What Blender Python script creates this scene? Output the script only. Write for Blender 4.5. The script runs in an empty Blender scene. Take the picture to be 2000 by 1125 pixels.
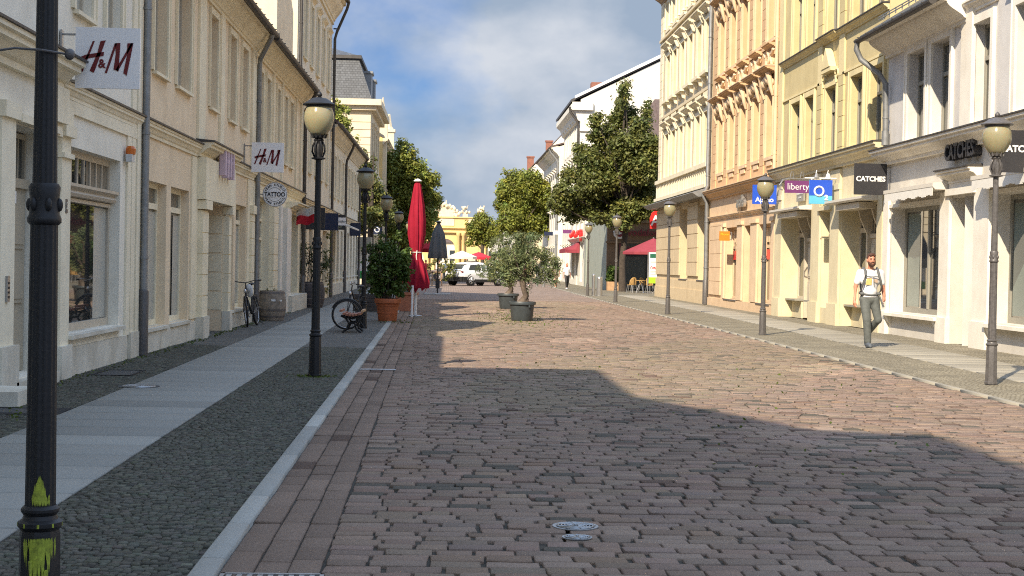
import bpy, bmesh, math, random
import numpy as np
from mathutils import Vector, Matrix, Euler
random.seed(7)
RNG = np.random.RandomState(7)
R = math.radians
scene = bpy.context.scene
# ------------------------------------------------------------------ camera
FPX = 2890.0; CAMH = 1.53
_r = R(1.1)
_d = Vector((878 - 1000, -(513 - 562.5), -FPX)).normalized()      # the street axis as the camera sees it
_h = Vector((math.cos(_r), -math.sin(_r), 0))
_z = _h.cross(_d).normalized(); _x = _d.cross(_z)
MW = Matrix((_x, _d, _z))                                         # camera axes -> world axes
cd = bpy.data.cameras.new('camera'); cam = bpy.data.objects.new('camera', cd)
scene.collection.objects.link(cam); scene.camera = cam
cd.sensor_width = 36; cd.lens = 36 * FPX / 2000; cd.clip_end = 3000; cd.clip_start = 0.1
cam.matrix_world = Matrix.Translation((0, 0, CAMH)) @ MW.to_4x4()
# ------------------------------------------------------------------ sky, sun, exposure
SUN_A, SUN_B = 0.57, 1.1                                          # shadow of a 1 m pole: metres towards +X, +Y
w = bpy.data.worlds.new('World'); scene.world = w; w.use_nodes = True
nt = w.node_tree; bg = nt.nodes['Background']
sky = nt.nodes.new('ShaderNodeTexSky'); sky.sky_type = 'NISHITA'; sky.sun_disc = False
sky.sun_elevation = math.atan2(1, math.hypot(SUN_A, SUN_B)); sky.sun_rotation = math.atan2(-SUN_A, -SUN_B)
sky.air_density = 1.0; sky.dust_density = 1.2; sky.ozone_density = 1.5
tc = nt.nodes.new('ShaderNodeTexCoord'); mp = nt.nodes.new('ShaderNodeMapping')
mp.inputs['Scale'].default_value = (2.6, 2.6, 4.2); mp.inputs['Location'].default_value = (1.35, 0.2, 0.55)
nz = nt.nodes.new('ShaderNodeTexNoise'); nz.inputs['Scale'].default_value = 2.2
nz.inputs['Detail'].default_value = 9; nz.inputs['Roughness'].default_value = 0.52
rp = nt.nodes.new('ShaderNodeValToRGB'); rp.color_ramp.elements[0].position = 0.32; rp.color_ramp.elements[1].position = 0.54
nz2 = nt.nodes.new('ShaderNodeTexNoise'); nz2.inputs['Scale'].default_value = 5.0; nz2.inputs['Detail'].default_value = 7
cr = nt.nodes.new('ShaderNodeValToRGB')
cr.color_ramp.elements[0].position = 0.35; cr.color_ramp.elements[0].color = (1.75, 2.2, 2.85, 1)
cr.color_ramp.elements[1].position = 0.68; cr.color_ramp.elements[1].color = (3.3, 3.5, 3.85, 1)
tint = nt.nodes.new('ShaderNodeMix'); tint.data_type = 'RGBA'; tint.blend_type = 'MULTIPLY'; tint.inputs[0].default_value = 1.0
tint.inputs[7].default_value = (0.18, 0.31, 0.53, 1)
mx = nt.nodes.new('ShaderNodeMix'); mx.data_type = 'RGBA'
L = nt.links.new
L(tc.outputs['Generated'], mp.inputs['Vector']); L(mp.outputs[0], nz.inputs['Vector']); L(mp.outputs[0], nz2.inputs['Vector'])
L(nz.outputs['Fac'], rp.inputs[0]); L(nz2.outputs['Fac'], cr.inputs[0])
L(sky.outputs[0], tint.inputs[6]); L(rp.outputs[0], mx.inputs[0]); L(tint.outputs[2], mx.inputs[6]); L(cr.outputs[0], mx.inputs[7])
sx_ = nt.nodes.new('ShaderNodeSeparateXYZ'); L(tc.outputs['Generated'], sx_.inputs[0])
hi = nt.nodes.new('ShaderNodeMapRange'); hi.inputs[1].default_value = 0.20; hi.inputs[2].default_value = 0.55; hi.inputs[3].default_value = 0.0; hi.inputs[4].default_value = 0.75; L(sx_.outputs[2], hi.inputs[0])
mx2 = nt.nodes.new('ShaderNodeMix'); mx2.data_type = 'RGBA'; L(hi.outputs[0], mx2.inputs[0]); L(mx.outputs[2], mx2.inputs[6]); mx2.inputs[7].default_value = (4.5, 5.9, 8.6, 1)   # unseen bright overhead sky, added as fill for the shade
L(mx2.outputs[2], bg.inputs['Color']); bg.inputs['Strength'].default_value = 0.12
sd = bpy.data.lights.new('sun', 'SUN'); sun = bpy.data.objects.new('sun', sd); scene.collection.objects.link(sun)
sd.energy = 5.0; sd.angle = R(0.5); sd.color = (1.0, 0.85, 0.65)
sun.rotation_euler = Vector((SUN_A, SUN_B, -1)).to_track_quat('-Z', 'Y').to_euler()
sun.location = (-20, -40, 40)
vs = scene.view_settings; vs.view_transform = 'Standard'; vs.look = 'None'; vs.gamma = 1; vs.use_curve_mapping = False
vs.exposure = 0.76
scene.cycles.filter_width = 1.1; scene.cycles.use_denoising = False; scene.cycles.sample_clamp_indirect = 3.0

def P(px, py, y):
    """world point seen at photo pixel (px, py) in the plane Y = y"""
    v = MW @ Vector((px - 1000, -(py - 562.5), -FPX)); t = y / v[1]
    return v[0] * t, CAMH + v[2] * t
# ------------------------------------------------------------------ materials
def mat(name, col, rough=0.8, var=0.12, scale=6.0, bump=0.0, bscale=40.0, metal=0.0, spec=0.5, dirt=0.0, attr=None, emit=None, tex=None):
    m = bpy.data.materials.new(name); m.use_nodes = True; t = m.node_tree; b = t.nodes['Principled BSDF']
    b.inputs['Roughness'].default_value = rough; b.inputs['Metallic'].default_value = metal
    b.inputs['Specular IOR Level'].default_value = spec
    c = t.nodes.new('ShaderNodeTexCoord'); n = t.nodes.new('ShaderNodeTexNoise')
    n.inputs['Scale'].default_value = scale; n.inputs['Detail'].default_value = 6; n.inputs['Roughness'].default_value = 0.62
    t.links.new(c.outputs['Object'], n.inputs['Vector'])
    r = t.nodes.new('ShaderNodeValToRGB'); r.color_ramp.elements[0].position = 0.3; r.color_ramp.elements[1].position = 0.7
    r.color_ramp.elements[0].color = tuple(max(0, x * (1 - var)) for x in col) + (1,)
    r.color_ramp.elements[1].color = tuple(min(1, x * (1 + var)) for x in col) + (1,)
    t.links.new(n.outputs['Fac'], r.inputs[0]); out = r.outputs[0]
    if dirt > 0:                                                   # streaky weathering, longer in z than across
        mp = t.nodes.new('ShaderNodeMapping'); mp.inputs['Scale'].default_value = (1.0, 1.0, 0.7)
        n3 = t.nodes.new('ShaderNodeTexNoise'); n3.inputs['Scale'].default_value = 1.4; n3.inputs['Detail'].default_value = 8
        n3.inputs['Roughness'].default_value = 0.7
        t.links.new(c.outputs['Object'], mp.inputs[0]); t.links.new(mp.outputs[0], n3.inputs['Vector'])
        r3 = t.nodes.new('ShaderNodeMapRange'); r3.inputs[1].default_value = 0.42; r3.inputs[2].default_value = 0.72
        r3.inputs[3].default_value = 0; r3.inputs[4].default_value = dirt
        t.links.new(n3.outputs['Fac'], r3.inputs[0])
        x = t.nodes.new('ShaderNodeMix'); x.data_type = 'RGBA'; x.blend_type = 'MULTIPLY'
        x.inputs[7].default_value = (0.62, 0.58, 0.52, 1)
        t.links.new(r3.outputs[0], x.inputs[0]); t.links.new(out, x.inputs[6]); out = x.outputs[2]
    if attr:
        a = t.nodes.new('ShaderNodeAttribute'); a.attribute_name = attr
        x = t.nodes.new('ShaderNodeMix'); x.data_type = 'RGBA'; x.blend_type = 'MULTIPLY'; x.inputs[0].default_value = 1
        t.links.new(out, x.inputs[6]); t.links.new(a.outputs['Color'], x.inputs[7]); out = x.outputs[2]
    if tex: out = tex(t, c, out, b)
    t.links.new(out, b.inputs['Base Color'])
    if bump > 0:
        n2 = t.nodes.new('ShaderNodeTexNoise'); n2.inputs['Scale'].default_value = bscale; n2.inputs['Detail'].default_value = 5
        t.links.new(c.outputs['Object'], n2.inputs['Vector'])
        bp = t.nodes.new('ShaderNodeBump'); bp.inputs['Strength'].default_value = bump; bp.inputs['Distance'].default_value = 0.01
        t.links.new(n2.outputs['Fac'], bp.inputs['Height'])
        if b.inputs['Normal'].links: t.links.new(b.inputs['Normal'].links[0].from_socket, bp.inputs['Normal'])
        t.links.new(bp.outputs[0], b.inputs['Normal'])
    if emit:
        b.inputs['Emission Color'].default_value = tuple(col) + (1,); b.inputs['Emission Strength'].default_value = emit
    return m
def tiles_tex(sx, sy, mortar, gap, offset=0.5, vary=0.25, wob=0.0, upright=False):
    def f(t, c, col, b):
        mp = t.nodes.new('ShaderNodeMapping'); src = c.outputs['Object']
        if wob:
            nn = t.nodes.new('ShaderNodeTexNoise'); nn.inputs['Scale'].default_value = 1.3
            t.links.new(src, nn.inputs['Vector']); va = t.nodes.new('ShaderNodeVectorMath'); va.operation = 'MULTIPLY_ADD'
            va.inputs[1].default_value = (wob, wob, 0); t.links.new(nn.outputs['Color'], va.inputs[0]); t.links.new(src, va.inputs[2]); src = va.outputs[0]
        t.links.new(src, mp.inputs[0])
        if upright: mp.inputs['Rotation'].default_value = (R(90), 0, 0)
        k = t.nodes.new('ShaderNodeTexBrick'); k.offset = offset
        k.inputs['Scale'].default_value = 1; k.inputs['Brick Width'].default_value = sx; k.inputs['Row Height'].default_value = sy
        k.inputs['Mortar Size'].default_value = gap; k.inputs['Mortar Smooth'].default_value = 0.3
        k.inputs['Color1'].default_value = (1 - vary,) * 3 + (1,); k.inputs['Color2'].default_value = (1 + vary * .4,) * 3 + (1,)
        k.inputs['Mortar'].default_value = tuple(mortar) + (1,)
        t.links.new(mp.outputs[0], k.inputs['Vector'])
        x = t.nodes.new('ShaderNodeMix'); x.data_type = 'RGBA'; x.blend_type = 'MULTIPLY'; x.inputs[0].default_value = 1
        t.links.new(col, x.inputs[6]); t.links.new(k.outputs['Color'], x.inputs[7])
        bp = t.nodes.new('ShaderNodeBump'); bp.inputs['Strength'].default_value = 0.6; bp.inputs['Distance'].default_value = 0.02; bp.invert = True
        t.links.new(k.outputs['Fac'], bp.inputs['Height']); t.links.new(bp.outputs[0], b.inputs['Normal'])
        return x.outputs[2]
    return f
M = {}
def plaster(n, c, dirt=0.36, var=0.055): M[n] = mat(n, c, 0.88, var, 2.3, 0.35, 60, spec=0.25, dirt=dirt)
plaster('l1_wall', (0.82, 0.785, 0.67)); plaster('l1_trim', (0.84, 0.77, 0.59)); plaster('l2_wall', (0.80, 0.655, 0.455))
plaster('l2_trim', (0.84, 0.755, 0.55)); plaster('l3_wall', (0.80, 0.68, 0.48)); plaster('l4_wall', (0.76, 0.70, 0.55)); plaster('l5_wall', (0.80, 0.75, 0.60))
plaster('gable_cream', (0.72, 0.66, 0.48))
plaster('r1_wall', (0.60, 0.57, 0.51)); plaster('r1_up', (0.58, 0.565, 0.54)); plaster('r1_trim', (0.76, 0.72, 0.63))
plaster('r2_wall', (0.55, 0.465, 0.255)); plaster('r2_trim', (0.68, 0.585, 0.34)); plaster('r2_low', (0.63, 0.56, 0.38))
plaster('r3_wall', (0.60, 0.405, 0.235)); plaster('r3_trim', (0.67, 0.51, 0.34)); plaster('r3_low', (0.66, 0.49, 0.32))
plaster('r4_wall', (0.60, 0.515, 0.36)); plaster('r4_trim', (0.72, 0.65, 0.48)); plaster('r4_low', (0.58, 0.465, 0.30))
plaster('white_wall', (0.70, 0.68, 0.60)); plaster('stone_cream', (0.68, 0.60, 0.44)); plaster('yellow_far', (0.70, 0.53, 0.24))
plaster('shop_brown', (0.22, 0.145, 0.09)); plaster('pier_green', (0.30, 0.33, 0.29)); plaster('plinth', (0.68, 0.65, 0.55), 0.8)
M['slate'] = mat('slate', (0.075, 0.082, 0.09), 0.6, 0.2, 4, 0.5, 20, tex=tiles_tex(0.22, 0.16, (0.5, 0.5, 0.5), 0.012, upright=True))
M['tile_dark'] = mat('tile_dark', (0.10, 0.07, 0.06), 0.8, 0.25, 5, 0.4, 25)
M['tile_red'] = mat('tile_red', (0.26, 0.11, 0.075), 0.8, 0.2, 5, 0.4, 25)
M['zinc'] = mat('zinc', (0.24, 0.25, 0.255), 0.5, 0.2, 6, metal=0.5)
M['zinc_dark'] = mat('zinc_dark', (0.075, 0.07, 0.065), 0.55, 0.2, 6, metal=0.4)
M['frame_beige'] = mat('frame_beige', (0.50, 0.44, 0.34), 0.5, 0.06)
M['frame_white'] = mat('frame_white', (0.62, 0.58, 0.50), 0.5, 0.05)
M['frame_grey'] = mat('frame_grey', (0.26, 0.25, 0.21), 0.5, 0.06)
M['door_beige'] = mat('door_beige', (0.36, 0.32, 0.24), 0.55, 0.06)
M['door_brown'] = mat('door_brown', (0.30, 0.19, 0.10), 0.5, 0.1)
M['wood_dark'] = mat('wood_dark', (0.055, 0.045, 0.04), 0.7, 0.25, 10, 0.3, 30)
M['blind'] = mat('blind', (0.42, 0.42, 0.37), 0.35, 0.05)
M['blind_light'] = mat('blind_light', (0.52, 0.53, 0.52), 0.4, 0.05)
M['curtain'] = mat('curtain', (0.20, 0.17, 0.12), 0.8, 0.25, 14)
def glass(n, c, rough=0.03, ior=1.7):
    m = mat(n, c, rough, 0.1, 2, spec=0.6); m.node_tree.nodes['Principled BSDF'].inputs['IOR'].default_value = ior; M[n] = m
glass('glass_dark', (0.035, 0.042, 0.042)); glass('glass_upper', (0.085, 0.088, 0.08), 0.05, 1.5); glass('glass_show', (0.035, 0.036, 0.034), 0.015, 2.6)
glass('glass_green', (0.12, 0.16, 0.15), 0.04, 1.5)
M['iron'] = mat('iron', (0.013, 0.0135, 0.015), 0.5, 0.12, 25, 0.15, 60, spec=0.35)
M['iron_grey'] = mat('iron_grey', (0.085, 0.08, 0.078), 0.45, 0.3, 20, 0.2, 70)
M['globe'] = mat('globe', (0.27, 0.245, 0.145), 0.14, 0.06, 5, spec=0.6)
M['globe'].node_tree.nodes['Principled BSDF'].inputs['Subsurface Weight'].default_value = 0.25
M['paint_splash'] = mat('paint_splash', (0.27, 0.32, 0.03), 0.5, 0.45, 45)
M['white'] = mat('white', (0.74, 0.74, 0.73), 0.4, 0.03); M['sign_white'] = mat('sign_white', (0.80, 0.80, 0.80), 0.35, 0.02)
M['letter_red'] = mat('letter_red', (0.12, 0.002, 0.006), 0.4, 0.05)
M['black'] = mat('black', (0.02, 0.02, 0.021), 0.5, 0.1); M['sign_black'] = mat('sign_black', (0.028, 0.028, 0.032), 0.4, 0.1)
M['navy'] = mat('navy', (0.012, 0.02, 0.055), 0.4, 0.1); M['purple'] = mat('purple', (0.14, 0.035, 0.14), 0.4, 0.06)
M['blue'] = mat('blue', (0.015, 0.075, 0.50), 0.4, 0.05); M['blue_light'] = mat('blue_light', (0.10, 0.42, 0.62), 0.4, 0.05)
M['red'] = mat('red', (0.62, 0.02, 0.02), 0.4, 0.05); M['orange'] = mat('orange', (0.62, 0.20, 0.02), 0.4, 0.05)
M['maroon'] = mat('maroon', (0.16, 0.015, 0.02), 0.6, 0.05); M['yellow'] = mat('yellow', (0.72, 0.42, 0.03), 0.4, 0.05)
M['print_ochre'] = mat('print_ochre', (0.55, 0.40, 0.14), 0.8, 0.2, 30); M['green'] = mat('green', (0.03, 0.30, 0.08), 0.4, 0.05); M['lime'] = mat('lime', (0.35, 0.55, 0.03), 0.4, 0.05); M['green_dark'] = mat('green_dark', (0.02, 0.12, 0.07), 0.4, 0.05)
M['silver'] = mat('silver', (0.5, 0.5, 0.5), 0.3, 0.05, metal=0.8); M['steel'] = mat('steel', (0.36, 0.36, 0.36), 0.35, 0.08, metal=0.7)
M['alarm_orange'] = mat('alarm_orange', (0.55, 0.13, 0.01), 0.3, 0.05)
M['cloth_red'] = mat('cloth_red', (0.27, 0.010, 0.028), 0.8, 0.12, 6, 0.3, 30, spec=0.2)
M['cloth_red2'] = mat('cloth_red2', (0.55, 0.03, 0.05), 0.8, 0.1, spec=0.2)
M['cloth_grey'] = mat('cloth_grey', (0.13, 0.135, 0.14), 0.8, 0.1, 6, 0.3, 30, spec=0.2)
M['cloth_burgundy'] = mat('cloth_burgundy', (0.25, 0.045, 0.06), 0.8, 0.1, spec=0.2)
M['cloth_white'] = mat('cloth_white', (0.68, 0.66, 0.60), 0.8, 0.06, spec=0.2)
M['terracotta'] = mat('terracotta', (0.36, 0.10, 0.035), 0.7, 0.18, 9, 0.3, 40)
M['terracotta_pale'] = mat('terracotta_pale', (0.40, 0.15, 0.08), 0.75, 0.15, 9, 0.3, 40)
M['pot_black'] = mat('pot_black', (0.045, 0.055, 0.06), 0.45, 0.2, 8)
M['soil'] = mat('soil', (0.06, 0.045, 0.03), 0.95, 0.3, 20)
M['barrel'] = mat('barrel', (0.25, 0.205, 0.16), 0.8, 0.35, 9, 0.5, 30); M['barrel_dark'] = mat('barrel_dark', (0.07, 0.06, 0.06), 0.8, 0.35, 9, 0.5, 30)
M['rust'] = mat('rust', (0.14, 0.12, 0.11), 0.6, 0.3, 12)
M['bark'] = mat('bark', (0.055, 0.043, 0.033), 0.9, 0.4, 9, 0.8, 18); M['bark_olive'] = mat('bark_olive', (0.11, 0.085, 0.065), 0.9, 0.45, 12, 0.8, 25)
M['wood_red'] = mat('wood_red', (0.30, 0.12, 0.07), 0.6, 0.25, 9); M['wood_pale'] = mat('wood_pale', (0.42, 0.26, 0.14), 0.6, 0.2, 9)
M['wicker'] = mat('wicker', (0.40, 0.25, 0.09), 0.6, 0.2, 20)
M['rubber'] = mat('rubber', (0.014, 0.014, 0.015), 0.8, 0.2)
M['car_white'] = mat('car_white', (0.74, 0.74, 0.73), 0.22, 0.01); M['car_black'] = mat('car_black', (0.02, 0.02, 0.022), 0.5, 0.1)
M['decal'] = mat('decal', (0.30, 0.34, 0.22), 0.4, 0.1); M['plate'] = mat('plate', (0.55, 0.55, 0.5), 0.4, 0.1)
M['skin'] = mat('skin', (0.50, 0.22, 0.14), 0.55, 0.08, 14); M['hair'] = mat('hair', (0.065, 0.026, 0.015), 0.8, 0.35, 60, 0.5, 80)
M['shirt'] = mat('shirt', (0.66, 0.66, 0.68), 0.85, 0.06, 9, 0.3, 14); M['jeans'] = mat('jeans', (0.095, 0.105, 0.10), 0.85, 0.25, 12, 0.5, 18)
M['strap'] = mat('strap', (0.10, 0.105, 0.105), 0.8, 0.1); M['shoe'] = mat('shoe', (0.085, 0.10, 0.12), 0.7, 0.15)
M['hair_red'] = mat('hair_red', (0.32, 0.10, 0.04), 0.7, 0.2); M['pink'] = mat('pink', (0.55, 0.42, 0.48), 0.8, 0.1); M['tan'] = mat('tan', (0.45, 0.33, 0.24), 0.8, 0.1)
M['eye'] = mat('eye', (0.02, 0.015, 0.01), 0.3, 0.1)
M['grate'] = mat('grate', (0.035, 0.038, 0.04), 0.6, 0.3, 20); M['cast'] = mat('cast', (0.30, 0.31, 0.31), 0.35, 0.3, 30, metal=0.6)
def leafmat(n, c):
    m = mat(n, c, 0.55, 0.25, 1.5, spec=0.35, attr='tint'); t = m.node_tree; b = t.nodes['Principled BSDF']
    tr = t.nodes.new('ShaderNodeBsdfTranslucent'); ms = t.nodes.new('ShaderNodeMixShader'); ms.inputs[0].default_value = 0.32
    t.links.new(b.inputs['Base Color'].links[0].from_socket, tr.inputs['Color']); t.links.new(b.outputs[0], ms.inputs[1]); t.links.new(tr.outputs[0], ms.inputs[2])
    t.links.new(ms.outputs[0], t.nodes['Material Output'].inputs['Surface'])
    M[n] = m; return m
leafmat('leaf_dark', (0.135, 0.15, 0.040)); leafmat('leaf_mid', (0.20, 0.225, 0.042)); leafmat('leaf_olive', (0.165, 0.20, 0.09))
leafmat('leaf_shrub', (0.075, 0.125, 0.025)); leafmat('leaf_bamboo', (0.06, 0.085, 0.03)); leafmat('leaf_hedge', (0.075, 0.12, 0.022))
# paving
M['road_stone'] = mat('road_stone', (0.222, 0.164, 0.126), 0.85, 0.22, 75, 0.9, 140, spec=0.12, attr='tint')
M['road_bed'] = mat('road_bed', (0.042, 0.037, 0.026), 0.95, 0.5, 20, 0.5, 60)
M['road_far'] = mat('road_far', (0.25, 0.185, 0.145), 0.9, 0.16, 0.5, 0.4, 60, tex=tiles_tex(0.27, 0.17, (0.30, 0.28, 0.26), 0.012, vary=0.25, wob=0.05))
M['kerb_stone'] = mat('kerb_stone', (0.28, 0.28, 0.25), 0.75, 0.18, 80, 0.5, 120, attr='tint')
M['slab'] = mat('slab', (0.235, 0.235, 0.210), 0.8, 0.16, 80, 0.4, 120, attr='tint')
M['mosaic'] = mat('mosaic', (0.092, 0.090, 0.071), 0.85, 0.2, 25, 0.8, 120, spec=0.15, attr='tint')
M['slab_lit_copy'] = mat('slab_lit_copy', (0.27, 0.25, 0.20), 0.7, 0.08, 70, 0.4, 120, attr='tint')  # lit copy of the slab stone, sun warmth put into the colour
M['mosaic_lit_copy'] = mat('mosaic_lit_copy', (0.24, 0.215, 0.155), 0.9, 0.25, 1.2, 0.3, 90, tex=tiles_tex(0.07, 0.065, (0.45, 0.42, 0.36), 0.008, vary=0.3, wob=0.35))  # lit copy of the small setts, sunlight brightness put into the colour
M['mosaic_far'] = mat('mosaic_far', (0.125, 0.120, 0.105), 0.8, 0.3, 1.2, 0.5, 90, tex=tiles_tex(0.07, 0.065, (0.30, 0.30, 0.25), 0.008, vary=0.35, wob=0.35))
M['ground'] = mat('ground', (0.16, 0.145, 0.125), 0.9, 0.2, 0.3)

# ------------------------------------------------------------------ helpers
COL = scene.collection
class MB:
    def __init__(s): s.v = []; s.f = []; s.m = []; s.k = 0
    def _add(s, vs, fs):
        b = len(s.v); s.v += [tuple(p) for p in vs]; s.f += [tuple(i + b for i in f) for f in fs]; s.m += [s.k] * len(fs); return s
    def quad(s, a, b, c, d): return s._add([a, b, c, d], [(0, 1, 2, 3)])
    def box(s, x0, x1, y0, y1, z0, z1):
        return s._add([(x, y, z) for z in (z0, z1) for y in (y0, y1) for x in (x0, x1)],
                      [(0, 2, 3, 1), (4, 5, 7, 6), (0, 1, 5, 4), (2, 6, 7, 3), (0, 4, 6, 2), (1, 3, 7, 5)])
    def prism(s, pts, fn, a, b):
        """polygon pts [(u,v)] swept from a to b; fn(u, v, t) -> xyz"""
        n = len(pts); vs = [fn(u, v, a) for u, v in pts] + [fn(u, v, b) for u, v in pts]
        fs = [tuple(range(n)), tuple(range(2 * n - 1, n - 1, -1))] + [(i, i + n, (i + 1) % n + n, (i + 1) % n) for i in range(n)]
        return s._add(vs, fs)
    def lathe(s, prof, c=(0, 0, 0), n=16, fold=None, cap=True):
        vs = []
        for j, (z, r) in enumerate(prof):
            for i in range(n):
                a = 2 * math.pi * i / n; q = r * (fold(a, z) if fold else 1)
                vs.append((c[0] + q * math.cos(a), c[1] + q * math.sin(a), c[2] + z))
        fs = [(j * n + i, j * n + (i + 1) % n, (j + 1) * n + (i + 1) % n, (j + 1) * n + i) for j in range(len(prof) - 1) for i in range(n)]
        if cap: fs += [tuple(range(n - 1, -1, -1)), tuple((len(prof) - 1) * n + i for i in range(n))]
        return s._add(vs, fs)
    def path(s, pts, r, n=8):
        pts = [Vector(p) for p in pts]; rs = r if isinstance(r, (list, tuple)) else [r] * len(pts)
        vs = []
        for i, p in enumerate(pts):
            t = ((pts[min(i + 1, len(pts) - 1)] - pts[max(i - 1, 0)])).normalized()
            a = t.cross(Vector((0.13, 0.31, 0.94)));
            if a.length < 0.2: a = t.cross(Vector((0.9, 0.1, 0.2)))
            a.normalize(); b = t.cross(a)
            for k in range(n):
                q = 2 * math.pi * k / n; vs.append(p + rs[i] * (a * math.cos(q) + b * math.sin(q)))
        fs = [(j * n + i, j * n + (i + 1) % n, (j + 1) * n + (i + 1) % n, (j + 1) * n + i) for j in range(len(pts) - 1) for i in range(n)]
        fs += [tuple(range(n - 1, -1, -1)), tuple((len(pts) - 1) * n + i for i in range(n))]
        return s._add(vs, fs)
    def ell(s, c, r, nu=12, nv=8, rot=None):
        vs = []; fs = []
        for j in range(nv + 1):
            a = math.pi * j / nv
            for i in range(nu):
                b = 2 * math.pi * i / nu; p = Vector((r[0] * math.sin(a) * math.cos(b), r[1] * math.sin(a) * math.sin(b), r[2] * math.cos(a)))
                if rot is not None: p = rot @ p
                vs.append(p + Vector(c))
        for j in range(nv):
            for i in range(nu): fs.append((j * nu + i, j * nu + (i + 1) % nu, (j + 1) * nu + (i + 1) % nu, (j + 1) * nu + i))
        return s._add(vs, fs)
    def torus(s, c, Rr, r, rot, n=28, k=6):
        vs = []; fs = []
        for i in range(n):
            a = 2 * math.pi * i / n
            for j in range(k):
                b = 2 * math.pi * j / k; q = Rr + r * math.cos(b)
                vs.append(rot @ Vector((q * math.cos(a), r * math.sin(b), q * math.sin(a))) + Vector(c))
        for i in range(n):
            for j in range(k): fs.append((i * k + j, ((i + 1) % n) * k + j, ((i + 1) % n) * k + (j + 1) % k, i * k + (j + 1) % k))
        return s._add(vs, fs)
    def build(s, name, mats, parent=None, smooth=False, off=None):
        me = bpy.data.meshes.new(name); vs = s.v
        o = bpy.data.objects.new(name, me)
        if off is None and parent is not None and parent.get('_w'): off = parent['_w']
        if off is not None: vs = [(x - off[0], y - off[1], z - off[2]) for x, y, z in vs]
        me.from_pydata([tuple(v) for v in vs], [], s.f)
        for m in (mats if isinstance(mats, (list, tuple)) else [mats]): me.materials.append(M[m])
        me.polygons.foreach_set('material_index', s.m)
        if smooth:
            me.polygons.foreach_set('use_smooth', [True] * len(s.f))
            try: me.set_sharp_from_angle(angle=R(smooth if smooth > 1 else 40))
            except Exception: pass
        me.validate(); me.update(); COL.objects.link(o)
        if parent is not None:
            o.parent = parent
            if parent.get('_w'): o['_w'] = list(parent['_w'])
        return o
def tag(o, label, cat, group=None):
    o['label'] = label; o['category'] = cat
    if group: o['group'] = group
    return o
def struct(o): o['kind'] = 'structure'; return o
def thing(name, label, cat, loc=(0, 0, 0), rz=0, group=None, world=False):
    o = bpy.data.objects.new(name, None); COL.objects.link(o); o.location = loc; o.rotation_euler = (0, 0, rz)
    o.empty_display_size = 0.2
    if world: o['_w'] = list(loc)
    return tag(o, label, cat, group)
def kids(o): return [c for c in bpy.data.objects if c.parent is o]
def copy_tree(o, loc=None, rz=None, label=None, parent=None):
    c = o.copy(); COL.objects.link(c)
    if parent is not None: c.parent = parent
    for k in KIDS(o): copy_tree(k, parent=c)
    if loc is not None: c.location = loc
    if rz is not None: c.rotation_euler = (0, 0, rz)
    if label: c['label'] = label
    return c
def KIDS(o): return list(o.children)
def numpy_mesh(name, V, Fq, mats, midx=None, tintv=None, parent=None, smooth=False):
    me = bpy.data.meshes.new(name); nv = len(V); nf = len(Fq); k = Fq.shape[1]
    me.vertices.add(nv); me.vertices.foreach_set('co', V.astype(np.float32).ravel())
    me.loops.add(nf * k); me.loops.foreach_set('vertex_index', Fq.astype(np.int32).ravel())
    me.polygons.add(nf); me.polygons.foreach_set('loop_start', np.arange(0, nf * k, k, dtype=np.int32))
    me.polygons.foreach_set('loop_total', np.full(nf, k, dtype=np.int32))
    if midx is not None: me.polygons.foreach_set('material_index', midx.astype(np.int32))
    for m in mats: me.materials.append(M[m])
    me.update(calc_edges=True)
    if tintv is not None:
        a = me.color_attributes.new('tint', 'FLOAT_COLOR', 'POINT')
        c = np.ones((nv, 4), dtype=np.float32); c[:, :3] = tintv; a.data.foreach_set('color', c.ravel())
    o = bpy.data.objects.new(name, me); COL.objects.link(o)
    if parent is not None: o.parent = parent
    return o
def text_obj(name, s, size, m, parent, loc, rot, thick=0.01, bold=0.0, sx=1.0, align='CENTER', shear=0.0):
    cu = bpy.data.curves.new(name, 'FONT'); cu.body = s; cu.size = size; cu.extrude = thick; cu.offset = bold
    cu.align_x = align; cu.align_y = 'CENTER'; cu.shear = shear; cu.resolution_u = 3
    t = bpy.data.objects.new('tmp', cu); COL.objects.link(t); bpy.context.view_layer.update()
    me = bpy.data.meshes.new_from_object(t.evaluated_get(bpy.context.evaluated_depsgraph_get()))
    bpy.data.objects.remove(t); bpy.data.curves.remove(cu)
    mx = Matrix.Translation(loc) @ Euler(rot).to_matrix().to_4x4() @ Matrix.Diagonal((sx, 1, 1, 1))
    me.transform(mx); me.materials.clear(); me.materials.append(M[m])
    o = bpy.data.objects.new(name, me); COL.objects.link(o); o.parent = parent
    return o
FACE_CAM = (R(90), 0, 0)

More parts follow.
